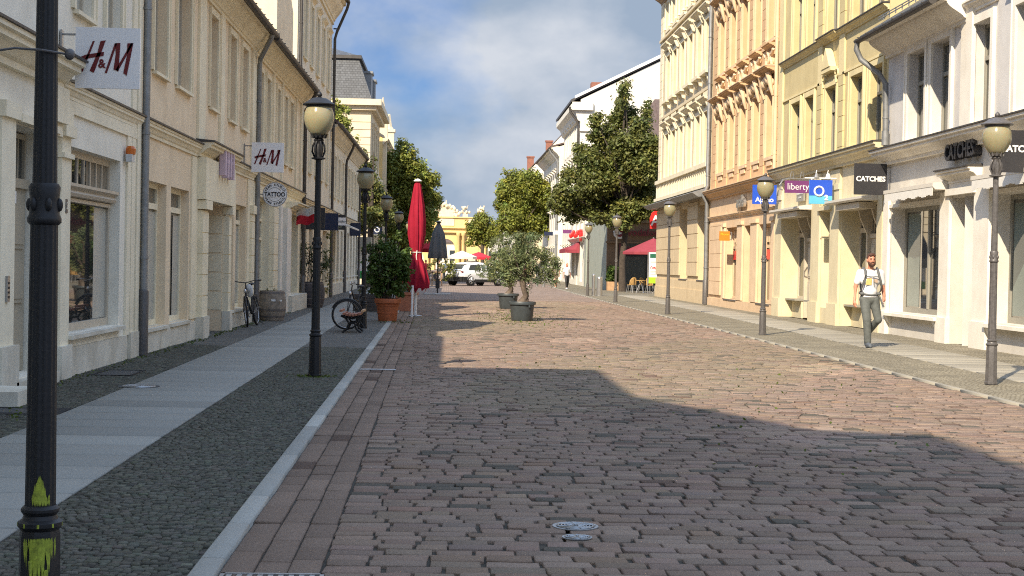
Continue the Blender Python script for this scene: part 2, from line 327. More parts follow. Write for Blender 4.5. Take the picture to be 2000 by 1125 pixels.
# ------------------------------------------------------------------ ground and paving
g = MB(); g.quad((-700, -80, -0.09), (700, -80, -0.09), (700, 1500, -0.09), (-700, 1500, -0.09))
struct(g.build('ground', 'ground'))
SH = -0.0108                                                       # the left pavement lines drift outwards a little
def stones(name, rects, mats, z0=0.0, ch=0.006, deep=0.03, jit=0.004, bed=None, tints=None, hvar=0.004, skew=0.03, tilt=0.006):
    """rects: array (cx, cy, w, l) -> chamfered stones, one mesh"""
    rects = np.array(rects); n = len(rects); rs = RNG
    cx, cy, w_, l_ = rects.T
    h = z0 + rs.normal(0, hvar, n); tx = rs.normal(0, tilt, n); ty = rs.normal(0, tilt, n)
    sg = np.array([(-1, -1), (1, -1), (1, 1), (-1, 1)])
    V = np.zeros((n, 12, 3)); jx = rs.normal(0, jit, (n, 4)); jy = rs.normal(0, jit, (n, 4))
    sk = rs.normal(0, skew, n)
    for k in range(4):
        ox = sg[k, 0] * w_ / 2 + jx[:, k]; oy = sg[k, 1] * l_ / 2 + jy[:, k] + ox * sk
        ix = ox - sg[k, 0] * ch * 1.4; iy = oy - sg[k, 1] * ch * 1.4
        for lv, (x, y, dz) in enumerate(((ix, iy, 0), (ox, oy, -ch), (ox, oy, -deep))):
            X = cx + x; Y = cy + y
            V[:, lv * 4 + k, 0] = X + SHEAR * Y; V[:, lv * 4 + k, 1] = Y; V[:, lv * 4 + k, 2] = h + dz + tx * x + ty * y
    f = [(0, 1, 2, 3)]
    for lv in (0, 4):
        for k in range(4): f.append((lv + (k + 1) % 4, lv + k, lv + 4 + k, lv + 4 + (k + 1) % 4))
    F = (np.array(f)[None] + (np.arange(n) * 12)[:, None, None]).reshape(-1, 4)
    if tints is None:
        tints = np.clip(rs.normal(1, 0.1, (n, 1)), 0.6, 1.35) * np.ones((n, 3))
    T = np.repeat(tints, 12, axis=0); V = V.reshape(-1, 3); mi = np.zeros(len(F))
    if bed:
        x0, x1, y0, y1, zb = bed; b = len(V)
        V = np.vstack([V, [(x0 + SHEAR * y0, y0, zb), (x1 + SHEAR * y0, y0, zb), (x1 + SHEAR * y1, y1, zb), (x0 + SHEAR * y1, y1, zb)]])
        F = np.vstack([F, [(b, b + 1, b + 2, b + 3)]]); mi = np.append(mi, 1); T = np.vstack([T, np.ones((4, 3))])
    return numpy_mesh(name, V, F, mats, mi, T)
SHEAR = 0.0
# road setts: courses run across the street
rects = []; tints = []; y = 5.2
def patch(x, y):                                                    # broad worn / repaired patches
    return 0.5 + 0.5 * math.sin(x * 0.55 + 1.1 * math.sin(y * 0.21)) * math.sin(y * 0.33 + 0.8 * math.sin(x * 0.4))
while y < 62:
    h = random.uniform(0.118, 0.158); xl = -0.525 + SH * y; x = xl - random.uniform(0, 0.01)
    while x < 6.6:
        wd = random.uniform(0.17, 0.31)
        if x + wd > 6.62: wd = 6.62 - x
        if wd > 0.08:
            gap = random.uniform(0.008, 0.024) if random.random() < 0.75 else random.uniform(0.024, 0.038)
            rects.append((x + wd / 2, y + h / 2 + random.gauss(0, 0.005) + 0.012 * math.sin(x * 2 + y), wd - gap, h - random.uniform(0.001, 0.011)))
            pv = patch(x, y); p2 = patch(y * 0.7 + 3, x * 2.1); b = random.gauss(1.0, 0.07) + 0.14 * (pv - 0.5) + (0.30 if p2 > 0.95 else 0); u = random.random()
            if u < (0.11 if p2 > .5 else 0.035): c = (0.50 * b, 0.60 * b, 0.62 * b)         # dark bluish-green replacement stones
            elif u < (0.15 if p2 > .5 else .06): c = (0.64 * b, 0.60 * b, 0.60 * b)
            elif u < 0.24: c = (1.12 * b, 1.15 * b, 1.16 * b)
            else: gr = .05 * (patch(x * .8 + 5, y * .6) > .7); c = (b * random.gauss(1 - gr, 0.03), b * (1 + gr * .4), b * random.gauss(1 - gr, 0.03))
            tints.append(c)
        x += wd
    y += h
struct(stones('road', rects, ['road_stone', 'road_bed'], z0=-0.005, ch=0.0045, bed=(-1.3, 6.66, 5.0, 62.3, -0.021), tints=np.clip(np.array(tints), 0.3, 1.5), hvar=0.003))
f = MB(); f.quad((-5.2, 62.2, -0.012), (6.66, 62.2, -0.012), (6.66, 82, -0.012), (-5.2, 82, -0.012)); f.quad((-60, 82, -0.012), (70, 82, -0.012), (70, 420, -0.012), (-60, 420, -0.012))
struct(f.build('road_far_stretch', 'road_far'))
SHEAR = SH
# gutter: three lanes of long slabs beside the kerb
rects = []; tints = []
for k in range(3):
    y = 5.0 + random.random() * 0.3
    while y < 62:
        l = random.uniform(0.28, 0.62); rects.append((-0.94 + k * 0.165, y + l / 2, 0.155, l - 0.010)); b = random.gauss(0.92, 0.09)
        tints.append((b, b, b) if random.random() > 0.05 else (b * .45, b * .42, b * .42)); y += l
struct(stones('gutter', rects, ['road_stone', 'road_bed'], z0=-0.006, bed=(-1.03, -0.53, 4.9, 62.2, -0.0215), tints=np.array(tints), hvar=0.003, skew=0.006, jit=0.002))
rects = []; y = 4.5
while y < 82: rects.append((-1.085, y + 0.5, 0.125, 0.995)); y += 1.0
struct(stones('kerb', rects, ['kerb_stone'], z0=0.02, ch=0.008, deep=0.12, hvar=0.0004, jit=0.001, skew=0.0, tilt=0.0006))
# pale slab walkway
rects = []; y = 5.2
while y < 82:
    rects.append((-2.91, y + 0.31, 1.27, 0.597)); y += 0.62
struct(stones('footpath_slabs', rects, ['slab', 'road_bed'], z0=0.012, ch=0.006, deep=0.05, hvar=0.0004, jit=0.001, skew=0.0, tilt=0.0006,
              bed=(-3.55, -2.27, 5, 82, 0.0), tints=np.clip(RNG.normal(1, 0.07, (len(rects), 1)), .8, 1.2) * np.ones((len(rects), 3))))
def mosaic(name, x0, x1, y0, y1, s=0.057):
    rects = []; y = y0; W = x1 - x0
    while y < y1:
        x = x0 + random.uniform(0.0, 0.02)
        while x < x1 - 0.03:
            wd = random.uniform(0.75, 1.25) * s; t = (x - x0) / W
            yy = y + 0.16 * math.sin(math.pi * t * 1.4) + 0.05 * math.sin(y * 1.3 + 5 * t) + random.gauss(0, 0.005)
            rects.append((x + wd / 2, yy, wd * random.uniform(0.84, 0.95), s * random.uniform(0.80, 0.94))); x += wd
        y += s
    n = len(rects); b = np.clip(RNG.normal(1, 0.17, (n, 1)), 0.5, 1.6)
    t = b * np.array([1, 1, 1]) * (1 + RNG.normal(0, 0.03, (n, 3)))
    return struct(stones(name, rects, ['mosaic', 'road_bed'], z0=0.012, ch=0.005, deep=0.03, hvar=0.002, jit=0.004, skew=0.12, tints=t,
                         bed=(x0 - 0.005, x1 + 0.005, y0 - 0.3, y1 + 0.1, 0.001)))
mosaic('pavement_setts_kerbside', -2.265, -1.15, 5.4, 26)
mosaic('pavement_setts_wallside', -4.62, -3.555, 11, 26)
f = MB()
for x0, x1, z in ((-2.265, -1.15, 0.008), (-5.0, -3.555, 0.006)):
    f.quad((x0 + SH * 25.9, 25.9, z), (x1 + SH * 25.9, 25.9, z), (x1 + SH * 82, 82, z), (x0 + SH * 82, 82, z))
f.quad((-4.9, -30, 0.001), (-4.6, -30, 0.001), (-4.7, 26, 0.001), (-5.0, 26, 0.001))
f.quad((-9, 82, -0.004), (-1.9, 82, -0.004), (-1.9, 190, -0.004), (-9, 190, -0.004))
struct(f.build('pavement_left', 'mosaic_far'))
SHEAR = 0.0
f = MB(); f.quad((6.66, -10, 0.004), (10.85, -10, 0.004), (10.85, 104, 0.004), (6.9, 104, 0.004)); f.quad((10.85, 76, 0.002), (30, 76, 0.002), (30, 92, 0.002), (10.85, 92, 0.002))
f.quad((7.4, 104, -0.002), (11.5, 104, -0.002), (12, 190, -0.002), (7.4, 190, -0.002))
struct(f.build('pavement_right', 'mosaic_lit_copy'))
rects = []; y = 8
while y < 76: rects.append((7.92 + min(0.8, max(0, (y - 15) * 0.022)) + 0.66, y + 0.31, 1.32, 0.612)); y += 0.62
struct(stones('footpath_slabs_sunny', rects, ['slab_lit_copy', 'road_bed'], z0=0.014, ch=0.003, deep=0.05, hvar=0.0004, jit=0.001, skew=0.0, tilt=0.0006))
rects = []; y = 5
while y < 104: rects.append((6.72 + max(0, y - 62) * 0.0055, y + 0.5, 0.085, 0.995)); y += 1
struct(stones('kerb_sunny', rects, ['slab_lit_copy'], tints=np.ones((len(rects), 3)), z0=0.009, ch=0.006, deep=0.12, hvar=0.0004, jit=0.001, skew=0.0, tilt=0.0006))
# weeds in the joints: many tiny blades as one stuff object
n = 2600; gx = RNG.uniform(-0.5, 6.5, n); gy = 6 + 36 * RNG.rand(n) ** 1.3
pm = np.array([patch(a * 1.7 + 2, b * 0.9) for a, b in zip(gx, gy)]); keep = (RNG.rand(n) < (pm - 0.45) * 0.9 * np.clip((gy - 9) / 10, 0, 1)); gx, gy = gx[keep], gy[keep]
ex = np.concatenate([gx, RNG.normal(2.0, 0.55, 900), -1.72 + RNG.normal(0, .14, 160), -4.60 + RNG.normal(0, .06, 700), -1.3 + RNG.normal(0, .3, 120), -4.05 + RNG.normal(0, 0.12, 60)])
ey = np.concatenate([gy, RNG.normal(42.5, 3.2, 900), 19.35 + RNG.normal(0, .10, 160), RNG.uniform(13, 46, 700), 37.6 + RNG.normal(0, .5, 120), 14.3 + RNG.normal(0, .3, 60)])
n = len(ex); ang = RNG.uniform(0, 6.28, n); hh = RNG.uniform(0.008, 0.03, n); ww = RNG.uniform(0.006, 0.018, n)
V = np.zeros((n, 4, 3)); dx = np.cos(ang) * ww; dy = np.sin(ang) * ww; lx = RNG.normal(0, .012, n); ly = RNG.normal(0, .012, n); z0 = np.full(n, -0.004)
z0[ex < -1.2] = 0.006
V[:, 0] = np.stack([ex - dx, ey - dy, z0], 1); V[:, 1] = np.stack([ex + dx, ey + dy, z0], 1)
V[:, 2] = np.stack([ex + dx + lx, ey + dy + ly, z0 + hh], 1); V[:, 3] = np.stack([ex - dx + lx, ey - dy + ly, z0 + hh * .8], 1)
o = numpy_mesh('grass_tufts', V.reshape(-1, 3), np.arange(n * 4).reshape(-1, 4), ['leaf_hedge'], None, np.repeat(np.clip(RNG.normal(1.0, .25, (n, 1)), .4, 1.8) * np.array([1.15, 1.0, .9]), 4, axis=0))
tag(o, 'small weeds and grass growing in the paving joints', 'grass'); o['kind'] = 'stuff'
# ------------------------------------------------------------------ buildings
class Facade:
    """one street front in the plane X = X0; n = +1 faces +X (left row), -1 faces -X (right row)"""
    def __init__(s, root, X0, n): s.root = root; s.X = X0; s.n = n; root['_w'] = list(root.location)
    def p(s, y, o, z): return (s.X + s.n * o, y, z)
    def bx(s, mb, y0, y1, o0, o1, z0, z1):
        a, b = sorted((s.X + s.n * o0, s.X + s.n * o1)); return mb.box(a, b, y0, y1, z0, z1)
    def prof(s, mb, pts, y0, y1): return mb.prism(pts, lambda u, v, t: s.p(t, u, v), y0, y1)
    def wall(s, y0, y1, z0, z1, ops, m, name='wall'):
        ops = [(max(a, y0), min(b, y1), max(c, z0), min(d, z1), e) for a, b, c, d, e in ops if b > y0 and a < y1 and d > z0 and c < z1]
        mb = MB(); ys = sorted({y0, y1} | {v for o in ops for v in o[:2]}); zs = sorted({z0, z1} | {v for o in ops for v in o[2:4]})
        for a, b in zip(ys, ys[1:]):
            for c, d in zip(zs, zs[1:]):
                my, mz = (a + b) / 2, (c + d) / 2
                if any(o[0] < my < o[1] and o[2] < mz < o[3] for o in ops): continue
                mb.quad(s.p(a, 0, c), s.p(b, 0, c), s.p(b, 0, d), s.p(a, 0, d))
        for a, b, c, d, e in ops:
            q = [(a, c), (b, c), (b, d), (a, d)]
            for i in range(4):
                (u, v), (u2, v2) = q[i], q[(i + 1) % 4]
                if (i == 0 and c <= z0 + .01) or (i == 2 and d >= z1 - 0.001): continue
                mb.quad(s.p(u, 0, v), s.p(u2, 0, v2), s.p(u2, -e, v2), s.p(u, -e, v))
        return mb.build(name, m, s.root)
    def cornice(s, y0, y1, z0, z1, out, m, name='cornice', cap=None):
        h = z1 - z0; mb = MB()
        s.prof(mb, [(0, z0), (out * .25, z0), (out * .25, z0 + h * .22), (out * .4, z0 + h * .3), (out * .62, z0 + h * .55), (out * .85, z0 + h * .62), (out * .85, z0 + h * .8), (out, z0 + h * .84), (out, z1), (0, z1)], y0, y1)
        o = mb.build(name, m, s.root)
        if cap:
            c = MB(); s.prof(c, [(0, z1 + .003), (out + .03, z1 + .003), (out + .03, z1 + 0.03), (0, z1 + 0.06)], y0 - .02, y1 + .02); c.build('flashing', cap, o)
        return o
    def window(s, y0, y1, z0, z1, d, fm='frame_beige', gm='glass_upper', rows=(0.68,), cols=1, sill=None, trim=None, tw=0.12, tp=0.035, blind=None, fw=0.06, sp=0.08, head=None, tilt=0.0):
        mb = MB(); w = fw; a, b = -d + 0.002, -d + 0.055
        s.bx(mb, y0, y0 + w, a, b, z0, z1); s.bx(mb, y1 - w, y1, a, b, z0, z1)
        s.bx(mb, y0 + w, y1 - w, a, b, z0, z0 + w * 1.2); s.bx(mb, y0 + w, y1 - w, a, b, z1 - w, z1)
        for k in range(cols):
            y = y0 + (y1 - y0) * (k + 1) / (cols + 1); s.bx(mb, y - w * .45, y + w * .45, a + .002, b + .012, z0 + w * 1.2, z1 - w)
        for r_ in rows:
            z = z0 + (z1 - z0) * r_; s.bx(mb, y0 + w, y1 - w, a + .004, b + .018, z - w * .6, z + w * .6)
        o = mb.build('window', fm, s.root)
        p = MB(); p.quad(s.p(y0 + .01, a + .018 + tilt, z0 + .01), s.p(y1 - .01, a + .018, z0 + .01), s.p(y1 - .01, a + .018, z1 - .01), s.p(y0 + .01, a + .018 + tilt, z1 - .01)); p.build('pane', gm, o)
        if blind:
            c, e, f0, f1, bm = blind; p = MB(); p.quad(s.p(c, a + .024, f0), s.p(e, a + .024, f0), s.p(e, a + .024, f1), s.p(c, a + .024, f1)); p.build('blind', bm, o)
        if sill:
            q = MB(); s.prof(q, [(-d + .05, z0 - .05), (sp, z0 - .06), (sp, z0 - .01), (-d + .05, z0 + .004)], y0 - .06, y1 + .06); q.build('sill', sill, o)
        if trim:
            q = MB(); e = tp
            s.bx(q, y0 - tw, y0 - .001, 0.001, e, z0 - (0 if sill else tw), z1 + tw); s.bx(q, y1 + .001, y1 + tw, 0.001, e, z0 - (0 if sill else tw), z1 + tw); s.bx(q, y0 - .001, y1 + .001, 0.001, e, z1 + .001, z1 + tw)
            s.bx(q, y0 - tw - .015, y0 - tw + .02, .002, e + .018, z0, z1 + tw); s.bx(q, y1 + tw - .02, y1 + tw + .015, .002, e + .018, z0, z1 + tw)
            if not sill: s.bx(q, y0 - .001, y1 + .001, 0.001, e, z0 - tw, z0 - .001)
            q.build('surround', trim, o)
        if head:
            s.cornice(y0 - tw - .05, y1 + tw + .05, z1 + tw + .003, z1 + tw + .003 + head[0], head[1], head[2], 'window_head')
        return o
    def courses(s, y0, y1, z0, z1, out, m, h=0.4, gap=0.018, name='pilaster'):
        mb = MB(); z = z0
        while z < z1 - .05:
            t = min(z + h, z1); s.bx(mb, y0, y1, 0.001, out, z, t - gap); z += h
        s.bx(mb, y0 + .01, y1 - .01, 0.0005, out - gap, z0, z1 - gap - .002)
        return mb.build(name, m, s.root)
    def strip(s, y0, y1, z0, z1, out, m, name='pilaster', o0=0.001): mb = MB(); s.bx(mb, y0, y1, o0, out, z0, z1); return mb.build(name, m, s.root)
    def pipe(s, y, pts, r=0.055, m='zinc', boot=True):
        mb = MB(); mb.path([s.p(yy, o, z) for yy, o, z in pts], r, 10); o = mb.build('downpipe', m, s.root, smooth=50)
        q = MB(); z = min(p_[2] for p_ in pts) + .5
        while z < max(p_[2] for p_ in pts) - .8:
            yy, oo = pts[-1][0], pts[-1][1]; q.path([s.p(yy, oo, z), s.p(yy, oo, z + .04)], r * 1.18, 10); z += 1.9
        if q.v: q.build('pipe_clamp', m, o, smooth=50)
        if boot:
            q = MB(); yy, oo, zz = pts[-1]; q.path([s.p(yy, oo, 0.02), s.p(yy, oo, 1.0), s.p(yy, oo, 1.03)], [r * 1.35, r * 1.35, r * 1.1], 10); q.build('standpipe', 'iron_grey', o, smooth=50)
        return o
    def body(s, y0, y1, h, depth, ridge, m, rm, eave=0.35, eh=0.0, gutter='zinc_dark', side=None):
        """side and back walls, pitched roof with ridge height, gutter; the street wall is separate"""
        b = MB(); D = -depth; R_ = D / 2
        for y in (y0 + .002, y1 - .002):
            b._add([s.p(y, -.001, 0), s.p(y, D, 0), s.p(y, D, h), s.p(y, R_, ridge), s.p(y, -.001, h)], [(0, 1, 2, 3, 4)])
        b.quad(s.p(y0, D, 0), s.p(y1, D, 0), s.p(y1, D, h), s.p(y0, D, h)); b.build('side_wall', side or m, s.root)
        r_ = MB(); k = (ridge - h) / (-R_); t = .14; e = eave
        s.prof(r_, [(e, h - k * e * .4 + eh), (R_, ridge), (D - e, h - k * e * .4), (D - e, h - k * e * .4 + t), (R_, ridge + t), (e, h - k * e * .4 + t + eh)], y0 - .05, y1 + .05)
        ro = r_.build('roof', rm, s.root)
        if gutter:
            q = MB(); zz = h - k * e * .4 + eh + .02; pr_ = [(e + .08 + .085 * math.cos(a), zz + .085 * math.sin(a)) for a in [math.pi + i * math.pi / 7 for i in range(8)]]
            s.prof(q, pr_ + [(e + .15, zz), (e + .01, zz)], y0 - .04, y1 + .04); q.build('gutter', gutter, ro)
            if gutter:
                q = MB(); yy = y0 + .4
                while yy < y1: s.prof(q, [(e - .03, zz + .01), (e + .18, zz + .01), (e + .18, zz + .03), (e - .03, zz + .05)], yy, yy + .03); yy += .7
                q.build('gutter_bracket', gutter, ro)
        return ro
    def soffit(s, y0, y1, z0, z1, out, m):                          # big moulded eaves cornice
        mb = MB(); h = z1 - z0; n = 9
        cv = [(out * .12, z0), (out * .12, z0 + h * .12)] + [(out * (.2 + .6 * math.sin(i / n * math.pi / 2) ** 1.5), z0 + h * (.15 + .6 * i / n)) for i in range(n + 1)] + [(out, z0 + h * .78), (out, z1)]
        s.prof(mb, [(0, z0)] + cv + [(0, z1)], y0, y1); return mb.build('eaves_cornice', m, s.root)
def house(name, label, X0, n, y, group=None):
    r_ = thing(name, label, 'building', (X0, y, 0), 0, group, world=True); return Facade(r_, X0, n)
def door(F, y0, y1, z0, z1, d, m='door_beige', panels=3, leaves=1, transom=None, tm='glass_dark', handle=True):
    mb = MB(); a, b = -d, -d + .05
    zt = transom or z1
    for l in range(leaves):
        u = y0 + (y1 - y0) * l / leaves + .004; v = y0 + (y1 - y0) * (l + 1) / leaves - .004; F.bx(mb, u, v, a, b, z0 + .01, zt - .02)
        hz = (zt - z0 - .3) / panels
        for k in range(panels):
            z = z0 + .18 + k * hz; F.bx(mb, u + .1, v - .1, b + .0, b + .022, z, z + hz - .12)
            F.bx(mb, u + .15, v - .15, b + .023, b + .035, z + .05, z + hz - .17)
    o = mb.build('door', m, F.root)
    if transom:
        q = MB(); F.bx(q, y0, y1, a - .01, b + .05, transom - .05, transom + .06)
        F.bx(q, y0, y0 + .05, a, b, transom + .06, z1); F.bx(q, y1 - .05, y1, a, b, transom + .06, z1); F.bx(q, y0 + .05, y1 - .05, a, b, z1 - .06, z1)
        for k in range(1, 5): yy = y0 + (y1 - y0) * k / 5; F.bx(q, yy - .015, yy + .015, a + .002, b - .005, transom + .06, z1 - .06)
        q.build('fanlight_frame', m, o); p = MB(); p.quad(F.p(y0, a + .015, transom), F.p(y1, a + .015, transom), F.p(y1, a + .015, z1), F.p(y0, a + .015, z1)); p.build('pane', tm, o)
    if handle:
        q = MB(); yy = y0 + .12; q.path([F.p(yy, b, z0 + 1.05), F.p(yy, b + .07, z0 + 1.05), F.p(yy + .11, b + .07, z0 + 1.05)], .012, 6); F.bx(q, yy - .03, yy + .03, b, b + .012, z0 + .95, z0 + 1.15); q.build('handle', 'steel', o)
    return o

# --- tall houses left of and behind the viewer: outside the frame, they throw the shade over the near paving
F = house('corner_house', 'tall plastered corner house at the near end of the left row, throwing the big shadow', -4.8, 1, -8)
mb = MB(); mb.prism([(-30, 0), (-30, 16.5), (-4.5, 16.5), (-2, 14.6), (3.8, 12.3), (8.15, 12.3), (8.15, 0)], lambda u, v, t: (t, u, v), -4.8, -16); mb.build('wall', 'l1_wall', F.root)
for k in range(5):
    for z in (1.0, 4.7, 8.3): F.window(-7 + k * 3, -5.8 + k * 3, z, z + 2, -.03, 'frame_beige', 'glass_dark', sill='l1_trim', trim='l1_trim')

# --- L1 white-cream house with the beige door and the big shop window
F = house('shop_house', 'pale house at the left edge with a beige panelled door and one large shop window', -4.77, 1, 15.5)
ops = [(16.3, 17.85, .15, 2.96, .35), (18.66, 21.6, .54, 2.9, .2), (13, 14.6, .54, 2.9, .2)]
F.wall(8.2, 22.85, 0, 3.5, ops, 'l1_wall', 'ground_floor_wall')
ups = [(18.85, 19.75), (20.55, 21.45), (13.5, 14.4), (15.2, 16.1), (16.9, 17.8)]
F.wall(8.2, 22.85, 3.5, 7.0, [(a, b, 4.62, 6.45, .16) for a, b in ups], 'l1_wall', 'upper_wall')
door(F, 16.32, 17.83, .15, 2.94, .33, 'door_beige', 3, 1, 2.35)
F.window(18.66, 21.6, .54, 2.9, .2, 'frame_beige', 'glass_show', rows=(), cols=0, sill='plinth', fw=.09, sp=.1, tilt=.018)
w_ = F.root.children[-1]
q = MB(); F.bx(q, 18.75, 21.51, -.198, -.10, 2.22, 2.27); F.prof(q, [(-.15, 2.27), (-.05, 2.29), (-.03, 2.33), (-.06, 2.37), (0.0, 2.41), (0.0, 2.45), (-.17, 2.47)], 18.72, 21.54); q.build('transom_hood', 'frame_beige', F.root)
q = MB(); q.quad(F.p(18.75, -.172, 2.46), F.p(21.51, -.172, 2.46), F.p(21.51, -.172, 2.84), F.p(18.75, -.172, 2.84)); q.build('curtain', 'curtain', F.root)
q = MB(); [F.bx(q, 18.75 + k * .34 - .02, 18.75 + k * .34 + .02, -.17, -.15, 2.47, 2.83) for k in range(1, 8)]; q.build('transom_bars', 'frame_beige', F.root)
q = MB(); q.quad(F.p(20.75, -.175, .66), F.p(21.5, -.175, .66), F.p(21.5, -.175, 2.2), F.p(20.75, -.175, 2.2)); q.build('blind', 'blind', F.root)
for a, b in ups: F.window(a, b, 4.62, 6.45, .16, 'frame_beige', 'blind', rows=(), cols=0, sill='l1_trim', trim='l1_trim', tw=.14)
F.cornice(8.2, 18.1, 3.52, 3.85, .34, 'l1_trim', cap='zinc_dark')
F.strip(17.55, 18.08, 3.1, 3.52, .16, 'l1_trim', 'corbel'); F.strip(17.6, 18.03, 2.95, 3.1, .1, 'l1_trim', 'corbel')
F.cornice(18.15, 22.82, 3.47, 3.65, .10, 'l1_trim', cap='zinc_dark')
F.strip(18.15, 22.82, 3.30, 3.46, .036, 'l1_trim', 'band'); F.strip(21.95, 22.2, .37, 3.3, .03, 'l1_trim', 'band')
F.strip(18.2, 18.62, .42, 3.02, .05, 'l1_trim'); F.strip(18.17, 18.65, 2.72, 2.78, .09, 'l1_trim', 'capital'); F.strip(18.15, 18.67, 2.98, 3.12, .11, 'l1_trim', 'capital'); F.strip(18.17, 18.65, 3.12, 3.3, .07, 'l1_trim', 'capital')
F.strip(18.17, 18.66, 0, .42, .09, 'plinth', 'pilaster_foot')
F.strip(15.75, 16.25, .42, 2.98, .06, 'l1_trim'); F.strip(15.72, 16.28, 2.98, 3.15, .11, 'l1_trim', 'capital'); F.strip(15.65, 16.28, 0, .55, .12, 'plinth', 'pilaster_foot')
F.strip(16.28, 17.9, 2.97, 3.06, .12, 'l1_trim', 'band')
F.strip(18.68, 22.0, 0, .37, .045, 'plinth', 'plinth'); F.strip(22.2, 22.8, 0, .40, .06, 'plinth', 'plinth'); F.strip(8.2, 15.6, 0, .42, .06, 'plinth', 'plinth')
F.strip(22.25, 22.5, .4, 7, .03, 'l1_trim'); F.strip(22.55, 22.8, .4, 7, .045, 'l1_trim')
q = MB(); F.bx(q, 16.2, 17.95, -.33, .12, 0, .14); q.build('doorstep', 'plinth', F.root)
q = MB(); F.bx(q, 14.9, 15.6, .02, .5, 0, .16); q.build('doorstep', 'plinth', F.root)
q = MB(); F.bx(q, 15.93, 16.02, .061, .085, 1.02, 1.3); it = q.build('intercom', 'steel', F.root)
q = MB(); [F.bx(q, 15.95, 16.0, .086, .09, 1.06 + .05 * k, 1.085 + .05 * k) for k in range(4)]; q.build('button', 'black', it)
q = MB(); [F.bx(q, 17.98, 18.06, -.001, .015, 2.12 + .07 * k, 2.13 + .07 * k) for k in range(3)]; q.build('vent', 'black', F.root)
q = MB(); F.bx(q, 18.38, 18.46, .051, .06, 2.05, 2.22); q.build('house_number', 'iron_grey', F.root)
text_obj('numeral', '5', .13, 'l1_trim', F.root, (F.X + .062 - F.root.location[0], 18.42 - F.root.location[1], 2.135), (R(90), 0, R(90)), .002)
F.body(8.2, 22.85, 7.3, 11, 12.0, 'l1_wall', 'tile_dark', .42); F.soffit(8.2, 22.85, 6.75, 7.25, .4, 'l1_trim')
# door stickers, alarm lamp
q = MB(); F.bx(q, 17.18, 17.40, -.255, -.250, 1.72, 2.05); st = q.build('sticker', 'sign_white', F.root); q = MB(); F.bx(q, 17.2, 17.38, -.2495, -.247, 1.74, 1.93); q.build('sticker_print', 'green_dark', st)
q = MB(); F.bx(q, 17.2, 17.36, -.255, -.250, 2.12, 2.26); st = q.build('sticker', 'sign_white', F.root)
F.pipe(22.86, [(22.86, .10, 7.0), (22.86, .10, 1.0)], .058)

# --- L2 rose-beige house with portal
F = house('shop_house', 'rose beige two storey house with a cream portal between paired shop windows', -4.77, 1, 29.4)
sw = [(23.15, 25.1), (25.5, 27.25), (31.75, 32.85), (33.2, 34.8)]
F.wall(22.85, 36.0, 0, 3.45, [(a, b, .4, 2.74, .2) for a, b in sw] + [(28.72, 31.35, 0, 2.62, 1.3)], 'l2_wall', 'ground_floor_wall')
up = [(23.8, 24.9), (25.8, 27.1), (29.3, 30.2), (31.85, 32.75), (33.7, 34.65)]
F.wall(22.85, 36.0, 3.45, 7.0, [(a, b, 4.5, 6.33, .2) for a, b in up], 'l2_wall', 'upper_wall')
for i, (a, b) in enumerate(sw):
    F.window(a, b, .4, 2.74, .2, 'l2_trim', 'glass_show', rows=(.84,), cols=0, sill='plinth', fw=.08, sp=.07, tilt=-.013, blind=(b - .62, b - .09, .5, 2.28, 'blind') if i < 2 else (a + .5, b - .09, .5, 2.28, 'blind'))
for a, b in up: F.window(a, b, 4.5, 6.33, .2, 'frame_beige', 'blind', rows=(), cols=0, sill='l2_trim', trim='l2_trim', tw=.13)
F.cornice(22.9, 35.95, 3.42, 3.64, .13, 'l2_trim', cap='zinc_dark'); F.cornice(27.9, 32.0, 3.64, 3.66, .0001, 'l2_trim')
for a, b in ((22.9, 23.02), (27.4, 28.68), (34.9, 35.9)): F.strip(a, b, .4, 3.4, .03, 'l2_trim')
for a, b in ((27.9, 28.62), (30.5, 30.98), (35.35, 35.95)): F.strip(a, b, 3.66, 6.55, .05, 'l2_trim', 'pilaster_strip')
F.courses(28.05, 28.70, .42, 2.45, .13, 'l2_trim', .4); F.strip(28.0, 28.72, 2.45, 2.62, .2, 'l2_trim', 'capital'); F.strip(28.0, 28.72, 0, .42, .17, 'plinth', 'pilaster_foot')
F.courses(31.36, 31.70, .42, 2.45, .13, 'l2_trim', .4); F.strip(31.34, 31.72, 2.45, 2.62, .2, 'l2_trim', 'capital'); F.strip(31.34, 31.72, 0, .42, .17, 'plinth', 'pilaster_foot')
F.courses(35.3, 35.85, .42, 2.6, .08, 'l2_trim', .4); F.strip(35.28, 35.87, 2.6, 2.8, .12, 'l2_trim', 'capital')
q = MB(); F.bx(q, 27.95, 31.8, .001, .19, 2.63, 3.42); q.build('entablature', 'l2_trim', F.root); F.cornice(27.9, 31.85, 3.43, 3.7, .33, 'l2_trim', cap='zinc_dark')
